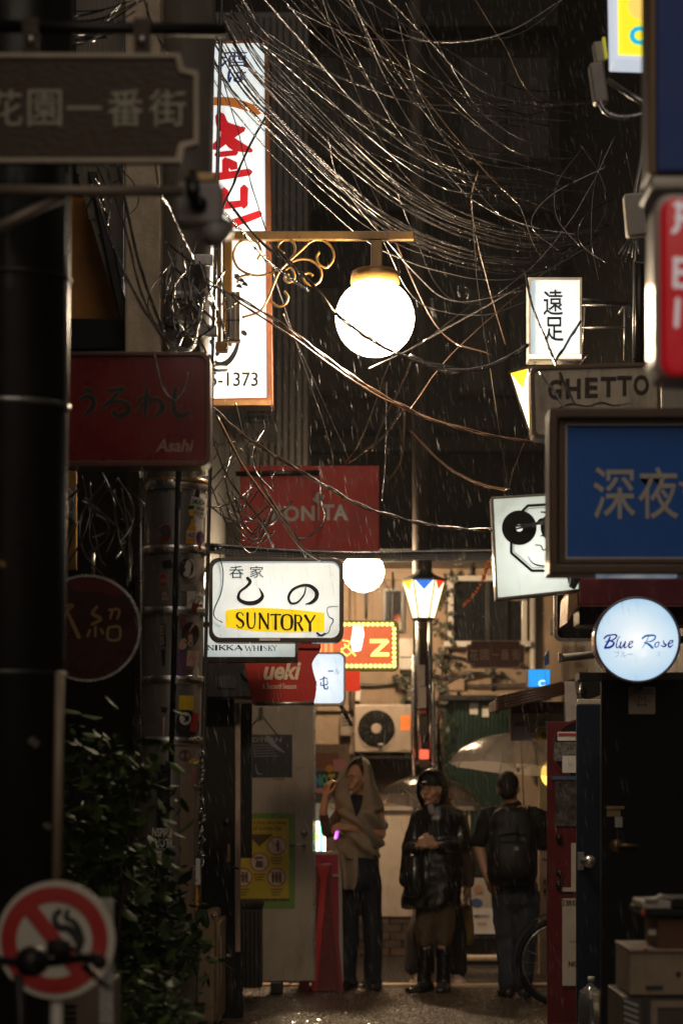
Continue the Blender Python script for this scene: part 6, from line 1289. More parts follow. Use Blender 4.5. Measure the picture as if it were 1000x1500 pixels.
# ---- woman in the black raincoat
d = 18.46; J = lambda x, y, dy=0: W(x, y, d+dy)
t = person('person in a shiny black hooded raincoat, cap and lace up boots, hands clasped', J(632, 1440).x, d)
m = MB(); hc = J(633, 1158, -.02); P_, R_ = head(m, hc, math.radians(-32), math.radians(-3)); m.chain([J(637, 1172, .01), J(640, 1192, .02)], [.052, .06])
m.chain([J(640, 1198, .02), J(640, 1230, .02), J(638, 1290, .02)], [.12, .12, .13], 16); m.cap(J(617, 1196, .02), .055, J(663, 1197, .03), .055)
for x0, x1, x2 in ((626, 624, 622), (650, 649, 648)): m.chain([J(x0, 1290, .02), J(x1, 1360, -.01), J(x2, 1420, .03), J(x2, 1436, .03)], [.06, .045, .038, .042])
m.chain([J(613, 1200, .02), J(601, 1243, .0), J(617, 1240, -.17), J(622, 1238, -.21)], [.05, .042, .032, .026]); hand(m, J(613, 1240, -.2), (.6, -.25, .35), (0, -.2, 1), (.6, .8, 0), (.8, .9, .6))
m.chain([J(668, 1200, .03), J(676, 1236, -.02), J(640, 1238, -.2)], [.05, .042, .029]); hand(m, J(636, 1238, -.215), (-1, -.1, .25), (0, -.3, 1), (-.2, .9, -.2), (.7, .9, .6))
m.build('body', SKIN, t, remesh=.0058, smooth_it=2); face_parts(P_, R_, t)
RC = mat('wet_black_raincoat', (.007, .007, .008), .36, var=.3, coat=.22, spec=.5); KH = mat('khaki_trousers', (.13, .085, .04), .8, var=.25)
m = MB(); rg = []
for y, x0, x1, dp in ((1178, 624, 656, .09), (1186, 611, 668, .12), (1196, 604, 677, .14), (1230, 605, 676, .15), (1262, 599, 678, .16), (1295, 592, 675, .175), (1318, 588, 672, .185), (1328, 587, 671, .185)):
    c, r = (x0+x1)/2, (x1-x0)/2; fl = max(0, (y-1240)/90)
    rg.append([J(c+r*math.cos(a)*(1+.05*fl*math.sin(7*a+1)), y+(5*math.sin(3*a+.5) if y > 1310 else 0), .02+dp*math.sin(a)*(1+.12*fl*math.sin(5*a))) for a in [2*math.pi*k/40 for k in range(40)]])
m.loft(rg); m.chain([J(613, 1198, .02), J(599, 1243, -.01), J(611, 1243, -.16)], [.07, .068, .056], 14); m.chain([J(668, 1198, .03), J(678, 1238, -.03), J(646, 1239, -.18)], [.07, .066, .052], 14)
m.cap(J(596, 1245, -.02), .05, J(592, 1290, .0), .045)
cloth(m, 'raincoat', RC, t, .0105, .012, (9, 9, 2.5), 3)
CAPM = mat('dark_cap_cloth', (.02, .017, .015), .7, var=.3, spec=.3)
# hood: open shell round the head
def hood(c, yaw, R0, M_, parent, rx=.118, rz=.15):
    Rm = Matrix.Rotation(yaw, 3, 'Z'); rows = []
    for i in range(11):
        th = math.radians(62+i*118/10); row = []
        for k in range(25):
            a = 2*math.pi*k/24; v = Vector((rx*math.sin(th)*math.cos(a), -.13*math.cos(th), rz*math.sin(th)*math.sin(a)*(1.25 if math.sin(a) < 0 else 1)))
            row.append(Vector(c)+Rm@v)
        rows.append(row)
    return sheet_obj(rows, 'hood', M_, parent, .006, lambda q: .006*noise.noise((q.x*20, q.y*20, q.z*14)))
HOODM = mat('wet_hood', (.009, .009, .009), .5, var=.3, coat=.1, spec=.4)
hood(hc+Vector((0, .015, .015)), math.radians(-30), .12, HOODM, t)
m = MB(); m.ell(P_(0, .012, .066), (.086, .1, .066), R_, 20, 14); m.build('cap', CAPM, t)
rows = [[P_(math.sin(a)*(.075+.0*b)*(1-.12*b), -.085*math.cos(a)*1-.07*b*math.cos(a), .056-.018*b+.012*math.cos(a*2)) for a in [-1.2+2.4*k/10 for k in range(11)]] for b in (0, .5, 1)]; sheet_obj(rows, 'cap_brim', CAPM, t, .005)
m = MB(); m.chain([J(630, 1182, -.075), J(633, 1190, -.09)], [.026, .03]); m.build('collar', mat('pale_shirt', (.3, .28, .26), .7), t)
m = MB()
for a in ((625, 1300), (623, 1350), (622, 1378)), ((651, 1300), (651, 1350), (650, 1376)): m.chain([J(x, y, .01) for x, y in a], [.09, .078, .066], 14)
cloth(m, 'trousers', KH, t, .011, .01)
BT = mat('black_boot_leather', (.012, .01, .009), .28, var=.3, coat=.5)
for x, fx in ((621, -.75), (649, -.15)):
    m = MB(); m.chain([J(x+1, 1392, .02), J(x, 1425, .02), J(x, 1438, .02)], [.058, .054, .056], 14); shoe(m, (J(x, 1440).x, d+.0, .012), (fx, -1, 0), .3, .055, .075); b = m.build('boot', BT, t, remesh=.008, smooth_it=2)
    MB().obox((J(x, 1440).x+fx*.03, d-.07, .022), Vector((.05, 0, 0)), Vector((fx*.08, -.13, 0)), (0, 0, .012)).build('sole', BLKMAT, b, bev=.006)
    for i in range(5): MB().tube([J(x-5+fx, 1400+i*7, -.045), J(x+4+fx, 1402+i*7, -.045)], .0025, 5).build('lace', DKMETAL, b)
MB().tube([J(640, 1236, -.245), J(647, 1234, -.24), J(652, 1235, -.2)], .007, 6).build('bracelet', BRIGHT, t)
bg_ = MB(); rg = []
for y, w_, dp in ((1252, 9, .03), (1258, 13, .06), (1300, 15, .07), (1312, 13, .06), (1315, 9, .03)): rg.append([J(607+w_*math.cos(a), y, -.19+dp*math.sin(a)) for a in [2*math.pi*k/16 for k in range(16)]])
hb = thing('handbag', 'black handbag hanging from the clasped hands of the raincoated person', 'bag', J(607, 1315, -.19)); bg_.loft(rg).build('bag_body', RC, hb)
MB().tube([J(*p) for p in ((598, 1254, -.2), (606, 1242, -.25), (614, 1240, -.255), (616, 1254, -.2))], .006, 6).build('strap', BLKMAT, hb)

# ---- man with backpack, seen from behind
d = 17.95; J = lambda x, y, dy=0: W(x, y, d+dy)
t = person('person seen from behind in dark tee shirt and jeans holding the clear umbrella', J(752, 1450).x, d)
m = MB(); hc = J(744, 1156, -.03); P_, R_ = head(m, hc, math.radians(168), math.radians(6)); m.chain([J(746, 1170, -.01), J(748, 1190, .0)], [.056, .066])
m.chain([J(750, 1200, 0), J(752, 1240, 0), J(754, 1290, 0)], [.13, .13, .135], 16); m.cap(J(720, 1198, 0), .06, J(780, 1198, 0), .06)
for x0, x1, x2 in ((738, 742, 744), (770, 768, 766)): m.chain([J(x0, 1300), J(x1, 1375, -.02), J(x2, 1438, .03), J(x2, 1447, .03)], [.09, .06, .045, .047])
m.chain([J(714, 1200), J(701, 1240, .02), J(709, 1272, -.02), J(714, 1286, -.04)], [.055, .043, .034, .028]); hand(m, J(714, 1286, -.04), (.25, -.1, -1), (.8, -.4, 0), (.8, .3, -.2), (.4, .5, .4))
m.chain([J(784, 1200), J(795, 1238, .05), J(775, 1215, .27), J(769, 1208, .29)], [.055, .043, .034, .028]); hand(m, J(769, 1208, .29), (-.5, .3, .8), (0, 1, .4), (-1, .3, 0), (.9, 1.0, .7))
m.build('body', SKIN, t, remesh=.006, smooth_it=2)
m = MB(); m.ell(P_(0, .026, .04), (.082, .092, .092), R_, 20, 14); m.ell(P_(0, .062, -.02), (.066, .05, .055), R_); cloth(m, 'hair', mat('short_dark_hair', (.03, .018, .012), .6, var=.4, bump=.6, bscale=150), t, .008, .003, (60, 60, 60), 1)
TEE = mat('dark_tee', (.014, .013, .015), .8, var=.2); JN = mat('blue_grey_jeans', (.055, .062, .085), .8, var=.3, bump=.3, bscale=200); PK_ = mat('backpack_black', (.013, .012, .012), .6, var=.3, bump=.2)
m = MB(); m.chain([J(749, 1190), J(751, 1215), J(754, 1296)], [.1, .15, .15], 18); m.cap(J(718, 1196), .075, J(782, 1196), .075); m.chain([J(712, 1198), J(702, 1230, .01)], [.078, .068]); m.chain([J(786, 1198), J(795, 1234, .04)], [.078, .066]); cloth(m, 'tee_shirt', TEE, t, .011, .01)
m = MB(); m.chain([J(754, 1288), J(754, 1310)], [.155, .16], 18)
for a in ((739, 1315), (742, 1375), (744, 1440)), ((770, 1315), (768, 1375), (766, 1440)): m.chain([J(x, y, -.005) for x, y in a], [.105, .085, .075], 14)
cloth(m, 'jeans', JN, t, .011, .012, (16, 16, 7))
for x, fx in ((743, -.2), (767, .15)): shoe(MB(), (0, 0, 0), (0, 1, 0)); m = MB(); shoe(m, (J(x, 1450).x, d+.0, .012), (fx, 1, 0), .29, .052, .07); m.build('shoe', mat('dark_shoe', (.03, .015, .01), .4, coat=.3), t)
bp = thing('backpack', 'big black backpack on the back of the person with the umbrella', 'backpack', J(750, 1295, -.2)); m = MB(); rg = []
for y, w_, dp in ((1182, 16, .05), (1188, 27, .09), (1205, 34, .12), (1245, 37, .14), (1280, 37, .14), (1292, 33, .12), (1297, 22, .06)): rg.append([J(750+w_*math.copysign(abs(math.cos(a))**.7, math.cos(a)), y, -.2+dp*math.copysign(abs(math.sin(a))**.7, math.sin(a))) for a in [2*math.pi*k/28 for k in range(28)]])
m.loft(rg); cloth(m, 'pack_body', PK_, bp, .011, .01); 
m = MB(); rg = []
for y, w_, dp in ((1232, 20, .02), (1238, 26, .05), (1270, 27, .055), (1284, 24, .04), (1287, 18, .02)): rg.append([J(750+w_*math.cos(a), y, -.345+dp*math.sin(a)) for a in [2*math.pi*k/20 for k in range(20)]])
m.loft(rg).build('front_pocket', PK_, bp); MB().tube([J(730, 1224, -.345), J(750, 1219, -.35), J(770, 1224, -.345)], .005, 6).build('zip', DKMETAL, bp); MB().prism(rrect(753, 1240, 759, 1246, 1), d-.405, .006).build('badge', STEEL, bp)
for s in (-1, 1): MB().tube([J(750+s*20, 1192, -.1), J(750+s*24, 1183, 0), J(750+s*26, 1192, .14)], .018, 8).build('strap', PK_, bp)

# ---- person half hidden behind the raincoat
d = 19.12; J = lambda x, y, dy=0: W(x, y, d+dy)
t = person('person in tan jacket and white trainers half hidden behind the raincoat', J(640, 1440).x, d)
m = MB(); hc = J(648, 1162, 0); P_, R_ = head(m, hc, math.radians(150)); m.cap(J(648, 1178, .01), .055, J(648, 1198, .02), .06); m.chain([J(648, 1204), J(646, 1250), J(642, 1295)], [.13, .125, .135], 16)
m.chain([J(622, 1204), J(617, 1245, .05), J(632, 1225, .22)], [.05, .042, .03]); hand(m, J(634, 1222, .24), (.3, .4, .9), (1, 0, 0), (.2, 1, 0), (.9, 1, .7))
m.chain([J(672, 1204), J(682, 1250, 0), J(684, 1296, -.03), J(684, 1304, -.03)], [.05, .042, .032, .027]); hand(m, J(684, 1304, -.03), (-.05, -.1, -1), (-.4, -1, 0), (-1, 0, 0), (.6, .8, .5))
m.chain([J(632, 1300), J(615, 1365), J(610, 1428)], [.09, .06, .045]); m.chain([J(655, 1300), J(664, 1365), J(668, 1428)], [.09, .06, .045]); m.build('body', SKIN, t, remesh=.0065, smooth_it=2)
m = MB(); m.ell(P_(0, .02, .035), (.084, .098, .095), R_); m.build('hair', INK, t)
TJ = mat('tan_jacket', (.15, .1, .07), .75, var=.2); m = MB(); m.chain([J(648, 1198), J(646, 1240), J(644, 1300)], [.13, .165, .16], 18); m.chain([J(671, 1204), J(683, 1250), J(685, 1292, -.02)], [.075, .065, .055]); m.chain([J(622, 1204), J(616, 1246, .05), J(630, 1228, .2)], [.075, .06, .045]); cloth(m, 'jacket', TJ, t, .011, .012)
m = MB(); m.chain([J(643, 1290), J(643, 1308)], [.15, .15], 16); m.chain([J(630, 1310), J(612, 1365), J(606, 1415)], [.1, .085, .075]); m.chain([J(655, 1310), J(666, 1365), J(669, 1418)], [.1, .09, .08]); cloth(m, 'trousers', TR, t, .012, .012)
WS = mat('white_trainer', (.6, .57, .54), .5, var=.1, dirt=.2)
for x, f in ((612, (.3, -1, 0)), (667, (.2, -1, 0))): m = MB(); shoe(m, (J(x, 1430).x, d-.02, .012), f, .29, .05, .085); s = m.build('shoe', WS, t); MB().obox((J(x, 1430).x+f[0]*.05, d-.08, .02), (.046, 0, 0), Vector(f)*.13, (0, 0, .012)).build('sole', WHITEP, s, bev=.006)
yb = thing('shoulder_bag', 'yellowish cloth bag hanging beside the half hidden tan jacketed person', 'bag', J(686, 1385, .1)); m = MB(); rg = []
for y, w_, dp in ((1325, 7, .03), (1332, 9, .05), (1375, 11, .06), (1385, 9, .03)): rg.append([J(684+w_*math.cos(a), y, .12+dp*math.sin(a)) for a in [2*math.pi*k/14 for k in range(14)]])
cloth(m.loft(rg), 'bag_body', mat('mustard_cloth', (.3, .2, .06), .8), yb, .011, .006); MB().tube([J(684, 1326, .12), J(678, 1306, .1), J(684, 1300, -.03), J(690, 1326, .12)], .006, 6).build('strap', DARKWOOD, yb)

# ---- clear umbrellas
def vinyl(name, tint, tr, q=1.0):
    m = bpy.data.materials.new(name); m.use_nodes = True; N = m.node_tree.nodes; L = m.node_tree.links; N.clear()
    o = N.new('ShaderNodeOutputMaterial'); a = N.new('ShaderNodeBsdfTransparent'); a.inputs[0].default_value = (*tint, 1); g_ = N.new('ShaderNodeBsdfGlossy'); g_.inputs['Roughness'].default_value = .12; tl = N.new('ShaderNodeBsdfTranslucent'); tl.inputs[0].default_value = (.75*q, .68*q, .62*q, 1); df_ = N.new('ShaderNodeBsdfDiffuse'); df_.inputs[0].default_value = (.7*q, .64*q, .6*q, 1)
    fr = N.new('ShaderNodeValue'); fr.outputs[0].default_value = .13; nz = N.new('ShaderNodeTexNoise'); nz.inputs['Scale'].default_value = 60; tc = N.new('ShaderNodeTexCoord'); L.new(tc.outputs['Object'], nz.inputs['Vector']); bp_ = N.new('ShaderNodeBump'); bp_.inputs['Strength'].default_value = .5; bp_.inputs['Distance'].default_value = .006; L.new(nz.outputs[0], bp_.inputs['Height']); L.new(bp_.outputs[0], g_.inputs['Normal'])
    m1 = N.new('ShaderNodeMixShader'); m1.inputs[0].default_value = .25; L.new(tl.outputs[0], m1.inputs[1]); L.new(df_.outputs[0], m1.inputs[2]); m2 = N.new('ShaderNodeMixShader'); m2.inputs[0].default_value = 1-tr; L.new(a.outputs[0], m2.inputs[1]); L.new(m1.outputs[0], m2.inputs[2]); m3 = N.new('ShaderNodeMixShader'); L.new(fr.outputs[0], m3.inputs[0]); L.new(m2.outputs[0], m3.inputs[1]); L.new(g_.outputs[0], m3.inputs[2]); L.new(m3.outputs[0], o.inputs[0]); return m
def umbrella(lb, apex, R, H, tilt, hand_p, M_):
    t = thing('umbrella', lb, 'umbrella', apex); Rm = Matrix.Rotation(tilt[1], 3, 'Y')@Matrix.Rotation(tilt[0], 3, 'X'); P = lambda a, r, z: apex+Rm@Vector((r*math.cos(a), r*math.sin(a), z)); prof = [(R*math.sin(u*1.25)/math.sin(1.25), -H*(1-math.cos(u*1.25))/(1-math.cos(1.25))) for u in [i/9 for i in range(10)]]
    for k in range(8):
        a0, a1 = k*math.pi/4+.2, (k+1)*math.pi/4+.2; rows = []
        for i, (r, z) in enumerate(prof):
            row = []
            for j in range(7):
                s = j/6; a = a0+(a1-a0)*s; b = 4*s*(1-s); rr = r*(1-.055*b*(i/9)); row.append(P(a, max(rr, .002), z+.012*b*math.sin(math.pi*i/9)*.5-.006*noise.noise((a*5, i*.7, 3))))
            rows.append(row)
        me = MB(); n = 7; me.add([p for r in rows for p in r], [[i*n+q, i*n+q+1, (i+1)*n+q+1, (i+1)*n+q] for i in range(9) for q in range(6)], True); me.build('panel', M_, t, fix=False)
        MB().tube([P(a0, max(r-.002, .001), z-.006) for r, z in prof], .003, 5).build('rib', STEEL, t); MB().tube([P(a0, prof[5][0], prof[5][1]-.008), P(a0, .015, -.26)], .0018, 5).build('stretcher', STEEL, t); MB().ell(P(a0, R, -H-.003), .005, None, 8, 6).build('rib_tip', WHITEP, t)
    MB().tube([P(0, 0, .05), P(0, 0, -.02)], [.004, .007], 8).build('ferrule', WHITEP, t); e = Vector(hand_p); ax = (e-apex); MB().tube([apex, e, e+ax.normalized()*.1], .005, 8).build('shaft', STEEL, t); q = e+ax.normalized()*.1; MB().tube([q-ax.normalized()*.16, q, q+Vector((0, 0, -.06)), q+Vector((.03, 0, -.09)), q+Vector((.07, 0, -.08)), q+Vector((.08, 0, -.05))], .011, 8).build('handle', WHITEP, t); MB().tube([P(0, 0, -.25), P(0, 0, -.28)], .012, 8).build('runner', WHITEP, t)
umbrella('clear umbrella held up by the person seen from behind', W(762, 1076, 18.2), .53, .26, (math.radians(-4), math.radians(5)), W(768, 1204, 18.26), vinyl('clear_vinyl', (.93, .9, .88), .5))
umbrella('dim transparent umbrella tilted behind the raincoated person', W(634, 1139, 19.3), .43, .2, (math.radians(-8), math.radians(6)), W(636, 1219, 19.38), vinyl('smoky_vinyl', (.6, .57, .55), .55, .22))
# ------------------------------------------------------------------ overhead cables
def cable(P, d0, d1, r, lb, grp, M_=WIRE, twist=0, wob=1.5, n=8, bead=True):
    K = len(P); s0 = rnd.random()*90
    q = cr([(x, y, d0+(d1-d0)*i/(K-1)) for i, (x, y) in enumerate(P)], n)
    pts = []
    for i, (x, y, dd) in enumerate(q):
        e = min(1, 4*min(i, len(q)-1-i)/len(q)); pts.append(W(x+e*wob*noise.noise((i*.33, s0, 1)), y+e*wob*noise.noise((i*.33, s0, 5)), dd))
    # resample evenly so that drops, twists and kinks have their own scale
    L = [0]
    for a, b in zip(pts, pts[1:]): L.append(L[-1]+(b-a).length)
    step = .022 if twist else .035; m_ = max(8, int(L[-1]/step)); out = []; j = 0
    for i in range(m_+1):
        s = L[-1]*i/m_
        while j < len(L)-2 and L[j+1] < s: j += 1
        f = (s-L[j])/max(1e-6, L[j+1]-L[j]); out.append(pts[j].lerp(pts[j+1], f))
    m = MB()
    if twist:
        for ph in (0, math.pi): m.tube([p+Vector((0, math.cos(i*twist+ph), math.sin(i*twist+ph)))*r*.9 for i, p in enumerate(out)], r*.72, 5)
    else:
        m.tube(out, [r*(1+(.35 if bead and noise.noise((i*.9, s0, 3)) > .28 else 0)) for i in range(len(out))], 6)
    for i in range(2, len(out)-2):
        if rnd.random() < .09*(step/.03): m.ell(out[i]-Vector((0, 0, r*1.1)), (r*.8, r*.8, r*1.3), None, 6, 4)
    o = m.build('cable', M_, fix=False); tag(o, lb, 'cable', grp); return o
G1 = 'cables of the main bundle'
base = [(322, 30), (370, 112), (430, 178), (510, 255), (590, 316), (680, 356), (770, 372), (860, 358)]
for i in range(23):
    o = (i-11)*1.9+rnd.uniform(-3, 3); sg = rnd.uniform(-16, 16); P = [(x+o*1.6+rnd.uniform(-2, 2), y-o*1.5+sg*math.sin(math.pi*k/7)+rnd.uniform(-1.5, 1.5)) for k, (x, y) in enumerate(base)]
    cable(P, 11.2+i*.03, 13.2+rnd.uniform(-.3, .3), rnd.choice((.0028, .0036, .0045, .0055)), ('pale grey cable' if i % 3 == 0 else 'twisted black cable' if i % 5 in (2, 4) else 'plain black cable')+' within the thick bundle sweeping over the globe lamp', G1, WIRE if i % 3 else WIREG, twist=(0, 0, .8, 0, .6)[i % 5])
G2 = 'thin cables across the top'
LB2_ = ['twisted cable from above the globe to the grey clamp lamp head', 'thin grey cable from the tall sign top, ending level with the navy sign foot', 'brown cable from the top edge centre to the right wall below the clamp lamp', 'black cable leaving just right of the tall sign for the right wall', 'twisted cable hanging from the top edge right of centre to the clamp lamp', 'brown wire dropping from the top centre into the bundle end', 'twisted cable rising at its right end beside the conduit', 'shallow pale wire sagging close under the top edge of the frame', 'brown wire hanging from the top edge nearest the yellow sign', 'lowest grey cable of the upper cables, passing over the tall sign', 'brown wire falling steeply from the top edge above the globe', 'brown cable flattening out at half height of the upper dark', 'twisted cable nearest the clamp lamp on the right', 'grey wire curving along the top from the tall sign to the clamp lamp']
for i, P in enumerate(([(400, -20), (470, 60), (560, 120), (680, 146), (800, 150), (880, 142)], [(380, -10), (450, 70), (540, 170), (640, 240), (740, 262), (850, 258)], [(430, -10), (500, 50), (600, 105), (700, 185), (780, 235), (858, 258)], [(345, 0), (430, 90), (540, 200), (650, 275), (760, 281), (870, 262)], [(560, -10), (620, 50), (700, 130), (790, 152), (870, 150)], [(500, -10), (560, 60), (620, 140), (700, 240), (760, 300)], [(380, 60), (470, 140), (590, 220), (700, 268), (800, 262), (870, 215)], [(420, 10), (520, 52), (640, 60), (760, 50), (835, -10)], [(690, -10), (740, 70), (780, 140), (860, 150)], [(330, 20), (440, 130), (560, 250), (680, 320), (800, 335), (900, 290)], [(470, -10), (500, 80), (560, 210), (640, 300), (760, 350)], [(340, 70), (460, 200), (600, 290), (720, 300), (840, 300)], [(520, -10), (650, 70), (760, 130), (860, 128)], [(350, -10), (400, 60), (490, 110), (610, 150), (760, 155), (860, 170)])):
    cable(P, 11+rnd.uniform(-.5, 1), 13.5+rnd.uniform(-1, 1), rnd.choice((.0028, .0035, .0045)), LB2_[i], G2, (WIRE, WIREG, WIREB)[i % 3], twist=.9 if i in (0, 4, 6, 12) else 0)
for i in range(24):
    x0, x1 = rnd.uniform(330, 600), rnd.uniform(760, 900); y0 = rnd.uniform(-20, 10) if x0 > 400 else rnd.uniform(-10, 110); y1 = rnd.uniform(120, 400); sg = rnd.uniform(30, 130)
    P = [(x0+(x1-x0)*k/5+rnd.uniform(-8, 8), y0+(y1-y0)*k/5+sg*math.sin(math.pi*k/5)*(1-.3*k/5)+rnd.uniform(-4, 4)) for k in range(6)]
    cable(P, rnd.uniform(11, 13), rnd.uniform(12.5, 15), rnd.choice((.0022, .0028, .0035)), 'fine wet cable lost among many in the web above and right of the globe lamp', 'fine cables of the web', (WIRE, WIREG, WIRE)[i % 3], twist=.9 if i % 4 == 0 else 0)
G3 = 'cables falling right of the globe'
LB3_ = ['thin cable dropping from the bundle to the left edge of the upright kanji sign', 'brown cable dropping right of the globe past its lower edge', 'grey wire rising right from below the globe to the right wall', 'thin wire rising from under the globe to the upright kanji sign', 'brown wire rising steeply from below the globe to the metal rack', 'grey wire passing right over the globe cap towards the upright kanji sign', 'near vertical wire ending at the hook of the record face sign', 'brown wire slanting left down to the hook of the record face sign', 'short grey wire sloping to the metal rack from the bundle end', 'thin wire passing close right of the globe to the upright kanji sign', 'brown wire dangling from the bundle above the upright kanji sign', 'grey wire climbing right from the upright kanji sign to the conduit']
for i, P in enumerate(([(560, 220), (600, 330), (650, 430), (720, 445), (775, 430)], [(470, 120), (560, 310), (640, 480), (720, 520)], [(620, 500), (690, 460), (780, 410), (880, 350)], [(540, 540), (620, 500), (700, 440), (775, 395)], [(600, 600), (660, 520), (760, 430), (850, 360)], [(480, 200), (500, 270), (590, 380), (660, 440), (770, 425)], [(690, 290), (700, 420), (720, 560), (745, 720)], [(860, 520), (790, 610), (755, 680), (744, 722)], [(760, 300), (800, 380), (880, 330)], [(510, 240), (560, 350), (610, 440), (700, 462), (776, 440)], [(700, 250), (690, 300), (710, 400), (740, 505)], [(730, 430), (790, 380), (850, 300), (900, 200)])):
    cable(P, 12.2+rnd.uniform(-.3, .3), 13+rnd.uniform(-.6, .6), rnd.choice((.0025, .003, .004)), LB3_[i], G3, (WIRE, WIREB, WIREG)[i % 3])
# single cables one can pick out
for lb, P, d0, d1, r, M_, tw in (
    ('thick twisted cable drooping in front of the globe lamp and off to the right', [(395, 355), (455, 415), (495, 462), (530, 487), (575, 515), (640, 535), (700, 541), (770, 510)], 11.6, 11.9, .0075, WIRE, .35),
    ('second twisted strand wrapped along the cable in front of the globe lamp', [(330, 290), (380, 352), (450, 408), (500, 468), (560, 508), (650, 541), (720, 534), (772, 505)], 11.62, 11.85, .006, WIRE, .35),
    ('pale glinting drooping cable end below the globe at right', [(600, 520), (650, 545), (700, 540), (740, 525), (775, 505)], 11.8, 12, .007, WIREG, .5),
    ('tan cable running down right from the terminal box under the globe', [(340, 430), (420, 480), (500, 540), (580, 590), (660, 625), (760, 645), (860, 655)], 11.5, 12.6, .006, WIREB, .4),
    ('second tan cable just under the first one below the globe', [(345, 440), (430, 495), (520, 560), (600, 602), (690, 630), (790, 652)], 11.5, 12.7, .005, WIREB, 0),
    ('brown cable sagging from the tall sign across to the record face sign', [(310, 595), (360, 640), (440, 690), (540, 745), (650, 772), (740, 775), (842, 753)], 12, 10.7, .0065, WIREB, .4),
    ('long brown cable dropping from the tall sign to the top of the yellow banded sign', [(318, 610), (355, 680), (400, 745), (440, 800), (470, 822)], 12.1, 12.9, .007, WIREB, 0),
    ('dark cable looping down left of the red billboard', [(345, 590), (358, 640), (380, 660), (385, 710), (430, 780), (448, 815)], 12.2, 12.8, .006, WIRE, .5),
    ('glinting vertical rod like wire right of the red billboard', [(566, 560), (565, 640), (563, 690), (559, 732)], 15.5, 15.5, .006, WIREG, 0),
    ('black cable coming from the security camera down over the tall sign', [(318, 300), (360, 345), (395, 385), (450, 425)], 9.0, 10.6, .0065, WIRE, 0),
    ('black cable crossing the tall sign from upper right', [(392, 165), (360, 225), (335, 285), (318, 320)], 12.1, 11.5, .006, WIRE, 0),
    ('thin vertical wire hanging over the tall sign', [(325, 110), (350, 200), (368, 270), (392, 345)], 12.3, 12.2, .003, WIRE, 0),
    ('curling wire end dangling over the dark red kana sign', [(226, 515), (236, 560), (246, 580), (258, 586), (272, 565), (276, 545)], 9.6, 9.6, .0045, WIREG, .6),
    ('pale twisted cable hanging in a loop left of the stickered pole top', [(135, 270), (170, 370), (215, 460), (255, 508), (278, 512), (290, 480), (300, 430)], 9.9, 10.5, .007, WIREG, .45),
    ('second pale twisted cable in the loop beside the stickered pole', [(155, 240), (185, 340), (205, 420), (235, 490), (270, 515), (288, 500)], 9.85, 10.5, .0065, WIREG, .45),
    ('third black cable in the loop beside the stickered pole', [(172, 240), (200, 370), (225, 450), (250, 500), (282, 510), (295, 440)], 9.9, 10.6, .008, WIRE, .5),
    ('twisted cable slanting past the near street sign towards the pole', [(215, 0), (228, 245), (250, 310), (283, 378)], 9.6, 10.6, .006, WIREG, .9),
    ('thin pale wire slanting behind the top bar at upper left', [(208, -10), (225, 40), (244, 78)], 9.4, 9.6, .004, WIREG, 0),
    ('black cable swinging past the upright kanji sign', [(768, 395), (780, 450), (800, 500), (812, 530), (840, 590)], 11.6, 10.4, .006, WIRE, 0),
    ('second black cable across the lower corner of the upright kanji sign', [(850, 470), (825, 510), (812, 530)], 11.6, 11.5, .006, WIRE, 0),
    ('dim sagging cable in the dark gap left of the record face sign', [(600, 630), (650, 680), (700, 708), (745, 718)], 14, 12.5, .008, WIREB, 0),
    ('ribbed hose hanging in the dark gap right of the red billboard', [(592, 600), (590, 660), (580, 690), (566, 704)], 15.2, 15.4, .011, WIREB, 0),
    ('thin wire running steeply down left of the globe', [(400, 400), (440, 520), (480, 640), (490, 690)], 12.3, 14, .003, WIREG, 0),
    ('thin wire running steeply down just right of its twin', [(415, 460), (470, 580), (510, 670)], 12.3, 14, .003, WIREG, 0),
    ('knotted cable with ends hanging left of the dark red billboard', [(300, 600), (330, 690), (380, 760), (400, 800)], 11.8, 12.6, .006, WIRE, .5),
    ('green tinted cable sagging across the top of the frame', [(560, 40), (640, 62), (740, 48), (830, -5)], 11.5, 11.2, .0032, WIREG, 0),
    ('cable sloping over the weathered off white sign', [(790, 545), (815, 580), (838, 620)], 10.45, 10.3, .005, WIRE, 0),
    ('dark cable dangling over the upper left of the red billboard', [(468, 690), (470, 730), (475, 760), (455, 785), (430, 790)], 16.4, 16.4, .008, WIRE, 0),
    ('brown cable strung with the bracket arm down to the billboard', [(590, 470), (560, 560), (530, 640), (505, 680)], 12.4, 15.5, .004, WIREB, 0),
    ('glinting wire end rising from the billboard top', [(510, 678), (560, 640), (590, 600)], 15.2, 14.2, .007, WIREG, 0),
    ('second glinting wire end right of the first above the billboard', [(545, 660), (562, 615), (590, 560), (605, 520)], 14.6, 13.2, .007, WIREB, 0)):
    cable(P, d0, d1, r, lb, None, M_, tw)
